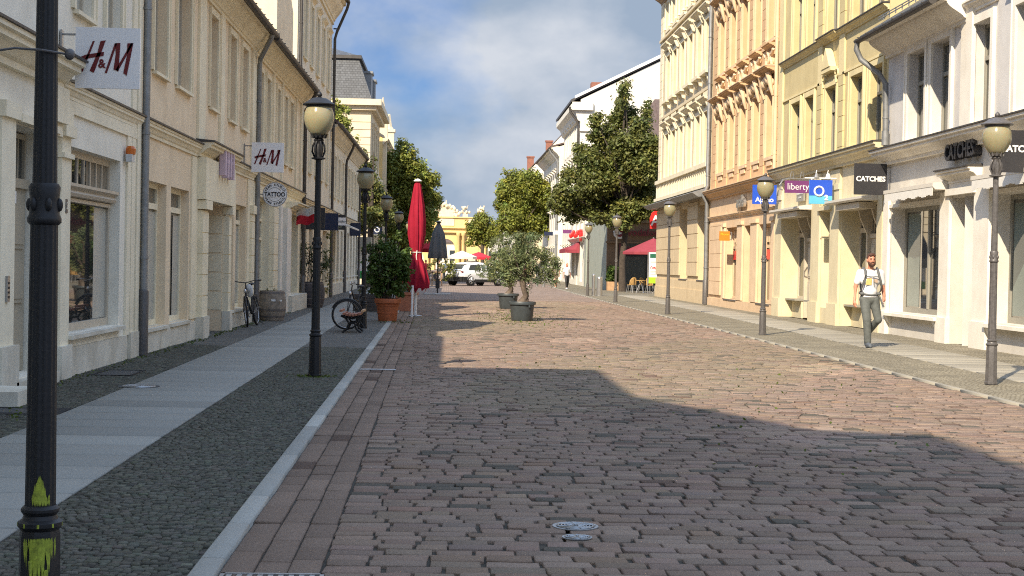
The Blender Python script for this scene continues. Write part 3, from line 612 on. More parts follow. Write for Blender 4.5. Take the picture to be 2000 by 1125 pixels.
# ashlar joints on the deep far reveal of the portal
q = MB(); [q.box(F.X - 1.28, F.X - .02, 31.335, 31.349, z, z + .375) for z in (.45, .85, 1.25, 1.65, 2.05)]; q.build('reveal_stones', 'l2_trim', F.root)
door(F, 28.74, 31.33, 0.02, 2.6, 1.28, 'frame_grey', 2, 2, 2.1)
F.strip(22.9, 28.0, 0, .34, .035, 'plinth', 'plinth'); F.strip(31.75, 35.95, 0, .34, .035, 'plinth', 'plinth')
F.body(22.85, 36.0, 7.05, 11, 11.8, 'l2_wall', 'tile_dark', .42); F.soffit(22.85, 36.0, 6.5, 7.0, .4, 'l2_trim')
F.pipe(36.0, [(35.4, .50, 6.95), (35.4, .44, 6.75), (35.9, .14, 6.35), (36.0, .11, 6.2), (36.0, .11, 1.0)], .06)
def dormer(F, y0, y1, o, z, zr, m):                                 # cross gable on the roof
    d = MB(); D = -8.0
    F.prof(d, [(o, 6.8), (o, z), (D, z), (D, 6.8)], y0, y1)
    d._add([F.p(y0, o, z), F.p(y1, o, z), F.p((y0 + y1) / 2, o, zr), F.p(y0, D, z), F.p(y1, D, z), F.p((y0 + y1) / 2, D, zr)], [(0, 1, 2), (0, 2, 5, 3), (1, 4, 5, 2)]); return d.build('dormer', m, F.root)
dormer(F, 24.6, 29.4, .1, 9.2, 10.4, 'l2_wall'); dormer(F, 22.9, 24.2, -.7, 9.5, 9.7, 'tile_dark'); dormer(F, 31.6, 34.4, -.7, 9.4, 9.6, 'tile_dark')

# --- L3
F = house('shop_house', 'beige two storey house with shops, behind the round white sign on the left', -4.77, 1, 42)
ops = [(36.6, 39.3, .35, 3.1, .25), (40.9, 42.2, 0.05, 2.6, .3), (43.6, 46.7, .5, 2.9, .25)]
F.wall(36.0, 47.55, 0, 3.45, ops, 'l2_trim', 'ground_floor_wall')
up = [(36.75, 37.5), (38.15, 39.0), (40.5, 41.2), (42.25, 43.1), (43.75, 44.6)]
F.wall(36.0, 47.55, 3.45, 7.0, [(a, b, 4.27, 6.18, .18) for a, b in up], 'l3_wall', 'upper_wall')
for a, b in up: F.window(a, b, 4.27, 6.18, .18, 'frame_beige', 'blind', rows=(), cols=0, sill='l2_trim', trim='l2_trim')
F.window(36.6, 39.3, .35, 3.1, .25, 'l2_trim', 'glass_show', rows=(.62, .8), cols=3, sill='plinth'); F.window(43.6, 46.7, .5, 2.9, .25, 'frame_beige', 'glass_dark', rows=(.72,), cols=2, sill='plinth')
door(F, 40.92, 42.18, .05, 2.58, .28, 'door_beige', 2, 1, 2.1)
F.courses(39.4, 40.4, .4, 3.0, .12, 'l2_trim', .42); F.strip(40.42, 40.88, 0.0, 3.0, .18, 'r1_trim', 'pier'); F.strip(42.3, 43.4, 0, 3.0, .15, 'r1_trim', 'pier')
F.cornice(36.05, 47.5, 3.42, 3.62, .16, 'l2_trim', cap='zinc_dark'); F.cornice(43.2, 47.3, 2.98, 3.2, .4, 'l2_trim')
for y in (39.5, 41.6, 45.4, 46.8): F.strip(y, y + .28, 3.64, 6.5, .05, 'l2_trim', 'pilaster_strip')
F.strip(42.9, 47.4, 0, .48, .25, 'plinth', 'plinth')
F.body(36.0, 47.55, 7.0, 11, 11.6, 'l3_wall', 'tile_dark', .42); F.soffit(36.0, 47.55, 6.45, 6.95, .4, 'l2_trim')
F.pipe(47.5, [(46.9, .50, 6.9), (46.9, .44, 6.7), (47.35, .14, 6.3), (47.4, .11, 6.1), (47.4, .11, 1.0)], .06, 'zinc_dark')
dormer(F, 39.4, 43.4, .1, 8.7, 9.7, 'l3_wall')

# --- L4 taller house with a sunlit gable wall
F = house('town_house', 'tall narrow house on the left whose sunlit gable stands above its neighbour', -4.98, 1, 54)
H4 = 12.3
rows4 = [(4.6, 6.6), (8.3, 10.4)]; cols4 = [(49.6, 50.5), (51.9, 52.8), (54.2, 55.1), (56.6, 57.5), (58.9, 59.8)]
F.wall(47.6, 61.2, 0, 3.4, [(49.2, 51.6, .5, 2.7, .2), (52.6, 54.0, .05, 2.7, .3), (55.2, 57.0, .5, 2.7, .2), (58.2, 60.2, .5, 2.7, .2)], 'l3_wall', 'ground_floor_wall')
F.wall(47.6, 61.2, 3.4, H4, [(a, b, c, d, .18) for a, b in cols4 for c, d in rows4], 'l4_wall', 'upper_wall')
for c, d in rows4:
    for a, b in cols4: F.window(a, b, c, d, .18, 'frame_beige', 'blind', rows=(.68,), cols=1, sill='l2_trim', trim='l2_trim', head=(.18, .16, 'l2_trim'))
for a, b in ((49.2, 51.6), (55.2, 57.0), (58.2, 60.2)): F.window(a, b, .5, 2.7, .2, 'frame_beige', 'glass_dark', rows=(.75,), cols=1, sill='plinth')
door(F, 52.62, 53.98, .05, 2.68, .28, 'door_brown', 2, 2, 2.1)
F.cornice(47.65, 61.15, 3.3, 3.55, .2, 'l2_trim', cap='zinc_dark'); F.cornice(47.65, 61.15, 7.2, 7.4, .14, 'l2_trim', 'string_course')
F.courses(47.62, 48.5, .4, 3.3, .06, 'l2_trim', .45); F.courses(60.3, 61.18, .4, 3.3, .06, 'l2_trim', .45)
ro = F.body(47.6, 61.2, H4, 11, 16.2, 'l4_wall', 'tile_dark', .55, side='gable_cream'); F.soffit(47.6, 61.2, 11.2, 12.2, .55, 'l2_trim')
g_ = MB(); g_.box(-6.75, -5.95, 47.54, 47.6, 7.9, 10.0); wn = g_.build('gable_window', 'l2_trim', F.root); g_ = MB(); g_.box(-6.65, -6.05, 47.52, 47.537, 8.0, 9.9); g_.build('pane', 'blind', wn)
F.pipe(47.75, [(47.75, .1, 11.3), (47.75, .1, 1.0)], .05, 'zinc_dark', False)
F.pipe(61.1, [(60.9, .68, 12.1), (60.9, .6, 11.8), (61.05, .2, 10.9), (61.05, .12, 10.6), (61.05, .12, 1.0)], .06, 'zinc_dark')

# --- L5 lower house beyond
F = house('town_house', 'low pale house with slim windows at the far end of the left row', -5.1, 1, 71)
cols5 = [62.6 + 2.25 * k for k in range(9)]
F.wall(61.2, 82.0, 0, 3.5, [(a, a + 1.3, .75, 2.9, .2) for a in cols5 if a > 63], 'l5_wall', 'ground_floor_wall'); F.wall(61.2, 82.0, 3.5, 7.2, [(a, a + 1.0, 4.3, 6.1, .18) for a in cols5], 'l5_wall', 'upper_wall')
for a in cols5:
    F.window(a, a + 1.0, 4.3, 6.1, .18, 'frame_beige', 'blind', rows=(), cols=1, sill='l2_trim', trim='l1_trim')
    if a > 63: F.window(a, a + 1.3, .75, 2.9, .2, 'frame_beige', 'glass_upper', rows=(.72,), cols=1, sill='plinth')
F.cornice(61.25, 81.95, 3.4, 3.6, .16, 'l1_trim', cap='zinc_dark'); F.strip(61.3, 81.9, 0, .5, .05, 'plinth', 'plinth')
F.body(61.2, 82.0, 7.25, 11, 10.6, 'l5_wall', 'tile_dark', .42); F.soffit(61.2, 82.0, 6.65, 7.15, .4, 'l1_trim')
F.pipe(71, [(71, .45, 7.1), (71, .4, 6.9), (71, .12, 6.3), (71, .1, 6.1), (71, .1, 1)], .06, 'zinc_dark'); F.pipe(81.8, [(81.6, .50, 7.1), (81.6, .4, 6.9), (81.8, .12, 6.3), (81.8, .1, 6.1), (81.8, .1, 1)], .06, 'zinc_dark')
q = MB(); F.prof(q, [(0, 3.35), (1.0, 2.95), (1.0, 2.88), (0, 3.2)], 62.5, 67); q.build('shop_awning', 'cloth_white', F.root)
q = MB(); F.bx(q, 62.0, 67.0, .05, .2, 3.36, 3.5); q.build('awning_box', 'frame_white', F.root)

# --- L6 mansard corner building
F = house('corner_building', 'cream rusticated corner building with a steep grey slate mansard roof', -5.35, 1, 104)
F.wall(98, 110, 0, 12.0, [(99.3 + 2.7 * k, 100.4 + 2.7 * k, z, z + 2.1, .2) for k in range(4) for z in (.9, 4.6, 8.3)], 'stone_cream')
for k in range(4):
    for z in (.9, 4.6, 8.3): F.window(99.3 + 2.7 * k, 100.4 + 2.7 * k, z, z + 2.1, .2, 'frame_beige', 'glass_upper', sill='stone_cream', trim='stone_cream', head=(.2, .2, 'stone_cream'))
b = MB(); b.box(-18, -5.353, 98, 98.3, 0, 12); b.box(-18, -5.353, 109.7, 110, 0, 12); b.box(-18, -17.7, 98.3, 109.7, 0, 12); b.build('side_wall', 'stone_cream', F.root)
q = MB()
z = 4.2
while z < 11.2: q.box(-17.9, -5.36, 97.93, 97.998, z, z + .46); z += .5
q.build('rustication', 'stone_cream', F.root)
q = MB(); q.box(-18.6, -4.65, 97.35, 110.6, 11.75, 12.15); q.box(-18.3, -5.0, 97.65, 110.3, 11.45, 11.748); q.build('cornice', 'stone_cream', F.root)
q = MB(); q.box(-18.4, -5.05, 97.7, 110.2, 7.15, 7.5); q.build('string_course', 'stone_cream', F.root)
rf = MB(); B = [(-18, 98), (-5.3, 98), (-5.3, 110), (-18, 110)]; T = [(-16.9, 99.1), (-6.3, 99.1), (-6.3, 108.9), (-16.9, 108.9)]
rf._add([(x, y, 12.16) for x, y in B] + [(x, y, 15.0) for x, y in T], [(0, 1, 5, 4), (1, 2, 6, 5), (2, 3, 7, 6), (3, 0, 4, 7)])
rf._add([(x, y, 15.2) for x, y in T] + [(-13.5, 104, 16.6), (-9.5, 104, 16.6)], [(0, 1, 5, 4), (1, 2, 5), (2, 3, 4, 5), (3, 0, 4)]); ro = rf.build('roof', 'slate', F.root)
q = MB(); q.box(-17.1, -6.1, 98.9, 109.1, 14.98, 15.2); q.build('roof_edge', 'zinc_dark', ro)
for y in (100.5, 105):
    q = MB(); q.box(-6.9, -5.5, y, y + 1.5, 12.2, 14.2); q.box(-6.95, -5.4, y - .1, y + 1.6, 14.2, 14.35); q.build('dormer', 'zinc', ro)
# --- L7 yellow house with pinnacles
F = house('town_house', 'yellow house with a stepped gable and stone pinnacles beyond the mansard building', -5.3, 1, 122)
F.wall(114, 128, 0, 11.0, [(115.5 + 3 * k, 116.7 + 3 * k, z, z + 2.1, .2) for k in range(4) for z in (.9, 4.6, 8.0)], 'yellow_far')
for k in range(4):
    for z in (.9, 4.6, 8.0): F.window(115.5 + 3 * k, 116.7 + 3 * k, z, z + 2.1, .2, 'frame_white', 'glass_upper', sill='stone_cream', head=(.3, .35, 'stone_cream'))
b = MB(); b.box(-16, -5.303, 114, 114.3, 0, 11); b.box(-16, -5.303, 127.7, 128, 0, 11); b._add([(-5.3, 114, 11), (-16, 114, 11), (-16, 114, 12), (-10.6, 114, 14.2), (-6.4, 114, 11.6)], [(0, 1, 2, 3, 4)]); b.build('side_wall', 'yellow_far', F.root)
q = MB(); q.prism([(-16.3, 11), (-10.6, 14.3), (-5.2, 11.0), (-5.2, 11.2), (-10.6, 14.55), (-16.3, 11.2)], lambda u, v, t: (u, t, v), 114.1, 128); q.build('roof', 'slate', F.root)
for y in (114.3, 127.2):
    q = MB(); q.box(-5.75, -4.95, y, y + .8, 11.0, 12.6); q.box(-5.85, -4.85, y - .1, y + .9, 12.6, 12.85); q.lathe([(12.85, .38), (13.1, .2), (14.2, .03)], (-5.35, y + .4, 0), 4); q.build('pinnacle', 'stone_cream', F.root)
q = MB(); q.box(-7.3, -5.75, 114.2, 114.7, 11.0, 12.2); q.box(-7.4, -5.75, 114.1, 114.8, 12.2, 12.4); q.box(-7.0, -6.7, 114.25, 114.65, 11.2, 12.0); q.build('parapet', 'stone_cream', F.root)
F.strip(114.3, 115.1, 0, 11, .3, 'stone_cream', 'pilaster'); F.cornice(114, 128, 10.5, 11.0, .45, 'stone_cream'); F.cornice(114, 128, 7.2, 7.5, .3, 'stone_cream', 'string_course')
# more of the left row towards the gate
for nm, lb, y0, y1, h, rg, m_ in (('town_house', 'cream house mostly hidden by the big tree on the left', 150, 172, 9, 13, 'stone_cream'), ('town_house', 'low pink-white house far off on the left before the gate', 176, 205, 7, 11, 'l5_wall')):
    F = house(nm, lb, -7.0, 1, (y0 + y1) / 2)
    F.wall(y0, y1, 0, h, [(y0 + 1.5 + 3 * k, y0 + 2.7 + 3 * k, z, z + 1.9, .2) for k in range(int((y1 - y0) / 3)) for z in ((.9, 4.3) if h < 9 else (.9, 3.9, 6.6))], m_)
    for k in range(int((y1 - y0) / 3)):
        for z in ((.9, 4.3) if h < 9 else (.9, 3.9, 6.6)): F.window(y0 + 1.5 + 3 * k, y0 + 2.7 + 3 * k, z, z + 1.9, .2, 'frame_white', 'glass_dark')
    F.body(y0, y1, h, 10, rg, m_, 'tile_red', .4)

# ================================================================== right row
XR = 10.7
# --- R1 white house
F = house('shop_house', 'white house on the right with a black projecting sign and two big shop windows', XR, -1, 30)
ops = [(31.87, 35.5, .55, 3.05, .38), (29.76, 31.17, 0.0, 3.12, .9), (25.3, 28.76, .55, 3.08, .38), (19.5, 23.3, .55, 3.08, .38)]
F.wall(15, 36.05, 0, 4.1, ops, 'r1_wall', 'ground_floor_wall')
up = [(33.13, 34.38), (31.45, 32.66), (29.05, 30.05), (26.55, 27.75), (23.8, 24.9), (21, 22.1), (18, 19.1)]
F.wall(30.35, 36.05, 4.1, 7.2, [(a, b, 4.56, 6.62, .26) for a, b in up[:2]], 'r1_up', 'upper_wall')
F.wall(15, 30.35, 4.1, 10.5, [(a, b, 4.56, 6.62, .26) for a, b in up[2:]] + [(a, b, 8.2, 10.1, .26) for a, b in up[2:]], 'r1_up', 'upper_wall')
for i, (a, b) in enumerate(up):
    F.window(a, b, 4.56, 6.62, .26, 'frame_grey', 'glass_upper', rows=(.66,), cols=1, trim='r1_trim', tw=.17, tp=.06, sill='r1_trim', fw=.07)
    if i > 1:
        F.window(a, b, 8.2, 10.1, .26, 'frame_grey', 'glass_upper', rows=(.66,), cols=1, trim='r1_trim', tw=.17, tp=.06, sill='r1_trim')
        F.cornice(a - .3, b + .3, 6.9, 7.12, .2, 'r1_trim', 'window_head')
F.window(31.87, 35.5, .55, 3.05, .38, 'frame_grey', 'glass_show', rows=(), cols=1, fw=.10, blind=(34.4, 35.3, .7, 2.9, 'glass_green'))
F.window(25.3, 28.76, .55, 3.08, .38, 'frame_grey', 'glass_show', rows=(), cols=1, fw=.10, blind=(26.6, 28.6, .7, 2.9, 'glass_green')); F.window(19.5, 23.3, .55, 3.08, .38, 'frame_grey', 'glass_show', rows=(), cols=1, fw=.10)
for y0, y1 in ((31.75, 35.6), (25.2, 28.85), (19.4, 23.4)):
    q = MB(); F.bx(q, y0, y1, -.36, .17, .46, .53); q.build('window_ledge', 'r1_trim', F.root)
    for yy in (y0 + .1, y1 - .25): q = MB(); F.prof(q, [(0.001, .25), (.08, .32), (.14, .455), (0.001, .455)], yy, yy + .14); q.build('bracket', 'r1_trim', F.root)
door(F, 29.8, 31.13, .02, 3.1, .86, 'frame_beige', 2, 1, 2.4)
for a, b in ((31.2, 31.8), (28.86, 29.7), (35.6, 36.0), (23.7, 25.0)):
    F.strip(a, b, .55, 3.25, .07, 'r1_trim'); F.strip(a - .03, b + .03, 0, .55, .11, 'r1_trim', 'pilaster_foot')
F.strip(29.6, 31.35, 3.16, 3.3, .12, 'r1_trim', 'door_head'); F.cornice(29.45, 31.5, 3.42, 3.68, .3, 'r1_trim', 'door_hood', cap='zinc_dark'); F.strip(29.7, 31.25, 3.3, 3.42, .06, 'r1_trim', 'door_head')
F.strip(31.6, 35.7, 3.06, 3.14, .05, 'r1_trim', 'band'); F.strip(25.0, 29.1, 3.09, 3.17, .05, 'r1_trim', 'band')
F.cornice(15, 36.15, 4.12, 4.46, .42, 'r1_trim', cap='zinc_dark')
F.strip(30.38, 30.75, 4.5, 7.0, .05, 'r1_trim', 'corner_strip'); F.strip(30.0, 30.37, 4.5, 10.4, .09, 'r1_trim', 'corner_strip')
F.soffit(30.38, 36.1, 6.75, 7.3, .62, 'r1_trim')
ro = F.body(30.4, 36.05, 7.35, 10, 10.8, 'r1_up', 'slate', .72, gutter='zinc_dark')
q = MB(); [F.prof(q, [(.3 - .0, 7.62), (.3, 7.75), (.28, 7.75), (.28, 7.62)], 30.6 + .5 * k, 30.63 + .5 * k) for k in range(11)]; [F.bx(q, 30.5, 36, .28, .30, z, z + .02) for z in (7.68, 7.74)]; q.build('snow_guard', 'zinc', ro)
F.body(15, 30.4, 10.6, 10, 14, 'r1_up', 'slate', .6, gutter='zinc')
for y0, y1, nm in ((31.3, 34.9, 0), (25.0, 29.0, 0)):
    q = MB(); F.prof(q, [(.02, 3.3), (.34, 3.3), (.40, 3.36), (.40, 3.44), (.02, 3.5)], y0, y1); a_ = q.build('awning_box', 'frame_white', F.root)
    q = MB(); pts = []; nn = 24
    for k in range(nn): F.bx(q, y0 + .05 + (y1 - y0 - .1) * k / nn, y0 + .05 + (y1 - y0 - .1) * (k + 1) / nn, .38, .392, 3.17 + .02 * math.sin(k * 1.3), 3.35)
    q.build('awning_valance', 'cloth_white', a_)
F.pipe(35.75, [(36.0, .80, 7.2), (36.02, .82, 6.95), (35.95, .72, 6.7), (35.85, .3, 6.35), (35.8, .14, 6.1), (35.8, .12, 4.75)], .07, 'zinc', False)
q = MB(); q.path([F.p(35.8, .12, 4.6), F.p(35.8, .12, 4.95)], .09, 10); q.build('pipe_foot', 'zinc', F.root, smooth=50)
q = MB()
F.bx(q, 21.0, 21.25, .07, .16, 2.2, 2.5); q.build('wall_lamp', 'frame_white', F.root)
# black letters fixed to the wall above the door
sg = thing('shop_lettering', 'thick black letters fixed on the white wall above the right hand doorway', 'sign', (XR, 30.35, 4.05)); sg['_w'] = [XR, 30.35, 4.05]
text_obj('letters', 'CATCHES', .46, 'sign_black', sg, (-.10, 0, 0), (R(90), 0, R(-90)), .09, .012, .88)

# --- R2 yellow house
F = house('town_house', 'yellow house on the right with tall windows above two recessed shopfronts', XR, -1, 42)
bays = [(43.34, 47.17), (36.6, 40.1)]
F.wall(36.05, 48.2, 0, 4.35, [(a, b, 0, 3.28, .55) for a, b in bays] + [(41.16, 42.25, .45, 3.2, .35)], 'r2_low', 'ground_floor_wall')
u1 = [(45.13, 46.28), (43.44, 44.49), (40.89, 42.06), (38.22, 39.39), (36.42, 37.59)]
F.wall(36.05, 48.2, 4.35, 13.0, [(a, b, 4.78, 6.72, .22) for a, b in u1] + [(a, b, 8.16, 10.3, .22) for a, b in u1], 'r2_wall', 'upper_wall')
for a, b in u1:
    for z0, z1 in ((4.78, 6.72), (8.16, 10.3)):
        F.window(a, b, z0, z1, .22, 'frame_grey', 'glass_upper', rows=(.66,), cols=1, trim='r2_trim', tw=.15, tp=.05, fw=.06, sill='r2_trim')
F.cornice(36.1, 40.55, 7.98, 8.13, .16, 'r2_trim', 'string_course', cap='zinc_dark'); F.cornice(40.55, 42.5, 8.0, 8.15, .24, 'r2_trim', 'string_course', cap='zinc_dark'); F.cornice(42.5, 47.6, 7.98, 8.13, .16, 'r2_trim', 'string_course', cap='zinc_dark')
for z in (6.9,): F.strip(42.75, 47.5, z, z + .06, .05, 'r2_trim', 'band'); F.strip(36.1, 40.2, z, z + .06, .05, 'r2_trim', 'band')
for a, b in ((42.45, 42.95), (40.05, 40.6)):
    F.courses(a, b, 4.5, 6.9, .06, 'r2_wall', .42, name='quoin_strip'); F.courses(a, b, 8.2, 12.5, .06, 'r2_wall', .42, name='quoin_strip'); F.strip(a, b, 6.9, 8.0, .05, 'r2_trim', 'pilaster_strip')
F.strip(47.5, 48.1, 4.5, 12.9, .06, 'r2_trim', 'corner_strip')
q = MB(); q._add([F.p(41.0, .22, 7.22), F.p(41.95, .22, 7.22), F.p(41.47, .22, 7.78), F.p(41.0, 0.01, 7.22), F.p(41.95, 0.01, 7.22), F.p(41.47, 0.01, 7.78)], [(0, 1, 2), (0, 2, 5, 3), (1, 4, 5, 2), (0, 3, 4, 1)]); pd = q.build('pediment', 'r2_trim', F.root)
q = MB(); F.bx(q, 40.9, 42.05, .002, .2, 7.1, 7.21); [q.path([F.p(y + .16 * math.cos(t / 3), .06, 7.0 + .12 * math.sin(t / 3)) for t in range(0, 14)], .03, 6) for y in (40.75, 42.2)]; [q.path([F.p(y, .06, 6.75), F.p(y, .08, 6.95)], .05, 6) for y in (40.75, 42.2)]; q.build('pediment_scroll', 'r2_trim', pd)
F.cornice(36.05, 48.2, 4.36, 4.72, .34, 'r2_low', cap='zinc_dark')
for a, b in ((47.2, 48.15), (42.3, 43.25), (40.15, 41.1), (36.1, 36.55)):
    F.strip(a, b, .6, 4.3, .07, 'r2_low'); F.strip(a - .02, b + .02, 0, .6, .12, 'r2_low', 'pilaster_foot'); F.strip(a - .01, b + .01, 3.75, 3.9, .1, 'r2_low', 'capital')
F.strip(40.9, 42.4, 3.22, 3.34, .14, 'r2_low', 'band')
for a, b in bays:
    c = MB(); F.prof(c, [(.0, 3.30), (.42, 3.30), (.46, 3.34), (.46, 3.40), (.0, 3.46)], a - .12, b + .12); c.build('canopy', 'frame_white', F.root)
    m = (a + b) / 2
    F.window(a, m - .62, .55, 3.2, .55, 'frame_beige', 'glass_dark', rows=(.78,), cols=0, fw=.11); F.window(m + .62, b, .55, 3.2, .55, 'frame_beige', 'glass_dark', rows=(.78,), cols=0, fw=.11)
    for u, v in ((a, m - .62), (m + .62, b)): q = MB(); F.bx(q, u, v, -.549, -.32, 0, .545); q.build('stall_riser', 'r2_low', F.root)
    for u, v, u2, v2 in ((a - .02, m - .58, a + .1, m - .8), (m + .58, b + .02, m + .8, b - .1)): q = MB(); F.bx(q, u, v, -.5, -.10, .55, .60); q.build('shop_sill', 'frame_grey', F.root)
    door(F, m - .6, m + .6, .02, 3.2, .54, 'frame_beige', 2, 2, 2.45)
    for y in (m - .62, m + .62): q = MB(); F.bx(q, y - .06, y + .06, -.53, -.38, .02, 3.2); F.prof(q, [(-.38, 2.5), (-.2, 2.9), (-.12, 3.2), (-.38, 3.2)], y - .05, y + .05); q.build('door_post', 'frame_beige', F.root)
    q = MB(); F.bx(q, a + .6, b - .6, -.1, .34, 3.12, 3.28); q.build('roller_cassette', 'frame_beige', F.root)
q = MB(); F.bx(q, 41.2, 42.2, -.34, -.3, .5, 2.6); q.build('niche_panel', 'r2_low', F.root)
for y in (41.4, 41.8): q = MB(); F.bx(q, y, y + .2, .101, .14, 3.36, 3.7); q.build('ornament', 'r2_trim', F.root)
F.body(36.05, 48.2, 13.0, 11, 16, 'r2_wall', 'tile_dark', .5); F.soffit(36.05, 48.2, 12.3, 12.95, .5, 'r2_trim')
F.pipe(48.25, [(48.25, .1, 12.5), (48.25, .1, 4.8)], .06, 'r3_trim', False)

# --- R3 orange house
F = house('town_house', 'orange stucco house with ornate scrolled window heads', XR, -1, 54.5)
F.wall(48.2, 60.65, 0, 4.6, [(54.64, 56.98, .35, 3.08, .32), (52.21, 53.5, .02, 3.08, .35), (48.85, 50.91, .35, 3.06, .32)], 'r3_low', 'ground_floor_wall')
cen = [58.5, 56.2, 53.95, 51.65, 49.5]
rw = [(5.3, 7.55), (9.25, 11.45), (13.2, 15.2)]
F.wall(48.2, 60.65, 4.6, 16.2, [(c - .55, c + .55, a, b, .22) for c in cen for a, b in rw], 'r3_wall', 'upper_wall')
for c in cen:
    for i, (a, b) in enumerate(rw):
        F.window(c - .55, c + .55, a, b, .22, 'frame_beige', 'glass_upper', rows=(.68,), cols=1, fw=.06, trim='r3_trim', tw=.11, tp=.07)
        if i < 2:
            q = MB()
            for k in range(7):                                       # carved garland over the window head
                y = c - .62 + 1.24 * k / 6; rr = .12 + .05 * ((k * 37) % 3) / 2
                q.ell(F.p(y, .12, b + .27 + .10 * math.cos((k - 3) * .9)), (rr * .9, rr, rr * 1.15), 8, 6)
            for s_ in (-1, 1): q.path([F.p(c + s_ * .66, .08, b - .25), F.p(c + s_ * .70, .16, b + .0), F.p(c + s_ * .66, .2, b + .3), F.p(c + s_ * .6, .24, b + .48)], [.05, .07, .09, .1], 7)
            q.build('garland', 'r3_trim', F.root, smooth=60)
            F.cornice(c - .95, c + .95, b + .5, b + .68, .42, 'r3_wall', 'window_ledge', cap='r3_trim')
            q = MB()                                                 # scrolled pediment standing on the ledge
            F.prof(q, [(.001, b + .76), (.1, b + .76), (.1, b + 1.25), (.001, b + 1.35)], c - .45, c + .45)
            for s_ in (-1, 1): q.path([F.p(c + s_ * (.5 - .30 * t / 12 * math.sin(t / 3.5)), .10, b + .80 + .5 * t / 14 + .05 * math.sin(t)) for t in range(14)], .055, 6)
            q.path([F.p(c + .2 * math.cos(t / 2.5), .14, b + 1.02 + .2 * math.sin(t / 2.5)) for t in range(17)], .045, 6)
            q.build('scroll_pediment', 'r3_trim', F.root, smooth=60)
            F.cornice(c - .62, c + .62, b + 1.38, b + 1.52, .26, 'r3_wall', 'pediment_cap')
for k in range(6):
    y = [59.75, 57.35, 55.1, 52.8, 50.6, 48.45][k]
    F.courses(y - .32, y + .32, 4.7, 7.6, .05, 'r3_wall', .36, name='quoin_strip'); F.courses(y - .32, y + .32, 9.0, 11.6, .05, 'r3_wall', .36, name='quoin_strip'); F.courses(y - .32, y + .32, 12.9, 15.5, .05, 'r3_wall', .36, name='quoin_strip')
for c in cen: F.strip(c - .4, c + .4, 5.0, 5.16, .04, 'r3_trim', 'apron')
F.cornice(48.2, 60.65, 4.3, 4.62, .34, 'r3_wall', cap='r3_trim'); F.cornice(48.25, 60.6, 3.44, 3.6, .12, 'r3_low', 'string_course')
for a, b in ((57.1, 57.5), (53.6, 54.55), (51.0, 52.1), (48.25, 48.75)): F.strip(a, b, .35, 3.12, .07, 'r3_trim'); F.strip(a - .04, b + .04, 3.12, 3.26, .12, 'r3_trim', 'capital')
F.courses(57.9, 60.4, .45, 3.3, .06, 'r3_low', .55)
F.window(54.64, 56.98, .35, 3.08, .32, 'r3_low', 'glass_dark', rows=(.72,), cols=1, sill='iron_grey', fw=.09); F.window(48.85, 50.91, .35, 3.06, .32, 'r3_low', 'glass_dark', rows=(.72,), cols=1, sill='iron_grey', fw=.09)
for a, b in ((54.75, 56.85), (48.95, 50.8)):
    q = MB(); F.bx(q, a, b, -.255, -.25, 1.85, 2.2); q.build('window_poster', 'red', F.root)
    q = MB(); [F.bx(q, a + .15 + .3 * k, a + .32 + .3 * k, -.25, -.23, 2.45, 2.95) for k in range(6)]; q.build('transom_bars', 'r3_low', F.root)
door(F, 52.23, 53.48, .04, 3.06, .33, 'door_brown', 2, 1, 2.3)
F.strip(48.25, 60.6, 0, .32, .06, 'r3_low', 'plinth')
F.body(48.2, 60.65, 16.2, 11, 19, 'r3_wall', 'tile_dark', .5); F.soffit(48.2, 60.65, 15.4, 16.15, .5, 'r3_trim')
F.pipe(60.7, [(60.72, .12, 15.5), (60.72, .12, 4.9), (60.72, .30, 4.5), (60.72, .13, 4.2), (60.72, .12, 1.0)], .085, 'zinc')
sg = thing('shop_lettering', 'silver raised letters on the orange wall left of the blue sign', 'sign', (XR, 53.6, 4.0)); sg['_w'] = [XR, 53.6, 4.0]
text_obj('letters', 'apollo', .62, 'silver', sg, (-.12, 0, -.05), (R(90), 0, R(-90)), .05, .01, .95)

# --- R4 cream corner house
F = house('town_house', 'cream stucco corner house with rows of small consoles under its windows', XR, -1, 68)
cen = [73.15, 71.0, 68.65, 66.35, 64.0, 61.9]
rw = [(5.98, 8.1), (9.85, 12.0), (13.35, 14.7)]
F.wall(60.75, 76.0, 0, 4.6, [(66.2, 68.3, 1.0, 4.2, .35), (61.3, 63.3, 1.0, 4.2, .35)], 'r4_low', 'ground_floor_wall')
F.wall(60.75, 76.0, 4.6, 15.4, [(c - .55, c + .55, a, b, .22) for c in cen for a, b in rw], 'r4_wall', 'upper_wall')
for c in cen:
    for i, (a, b) in enumerate(rw):
        F.window(c - .55, c + .55, a, b, .22, 'r4_trim', 'glass_upper', rows=(.68,) if i < 2 else (), cols=1 if i < 2 else 0, trim='r4_trim', tw=.16, tp=.06)
        if i < 2: F.cornice(c - .9, c + .9, b + .32, b + .56, .34, 'r4_trim', 'window_head')
        if i < 2:
            for s_ in (-.78, .78): q = MB(); F.prof(q, [(.001, b + .0), (.1, b + .02), (.24, b + .31), (.001, b + .31)], c + s_ - .07, c + s_ + .07); q.build('console', 'r4_trim', F.root)
        if i == 1:
            q = MB(); F.bx(q, c - .85, c + .85, .002, .26, a - .22, a - .08); [F.prof(q, [(.002, a - .55), (.12, a - .5), (.22, a - .225), (.002, a - .225)], c + s_ - .08, c + s_ + .08) for s_ in (-.6, .6)]; q.build('sill_console', 'r4_trim', F.root)
            q = MB(); F.bx(q, c - .75, c + .75, .055, .07, a - 1.1, a - .9); q.build('apron', 'r4_trim', F.root)
        if i == 2:
            q = MB(); F.bx(q, c - .8, c + .8, .002, .14, a - .18, a - .06); [q.lathe([(a, .10), (a + .1, .07), (b - .1, .06), (b, .10)], (F.X - .12, c + s_, 0), 8) for s_ in (-.7, .7)]; q.build('half_column', 'r4_trim', F.root)
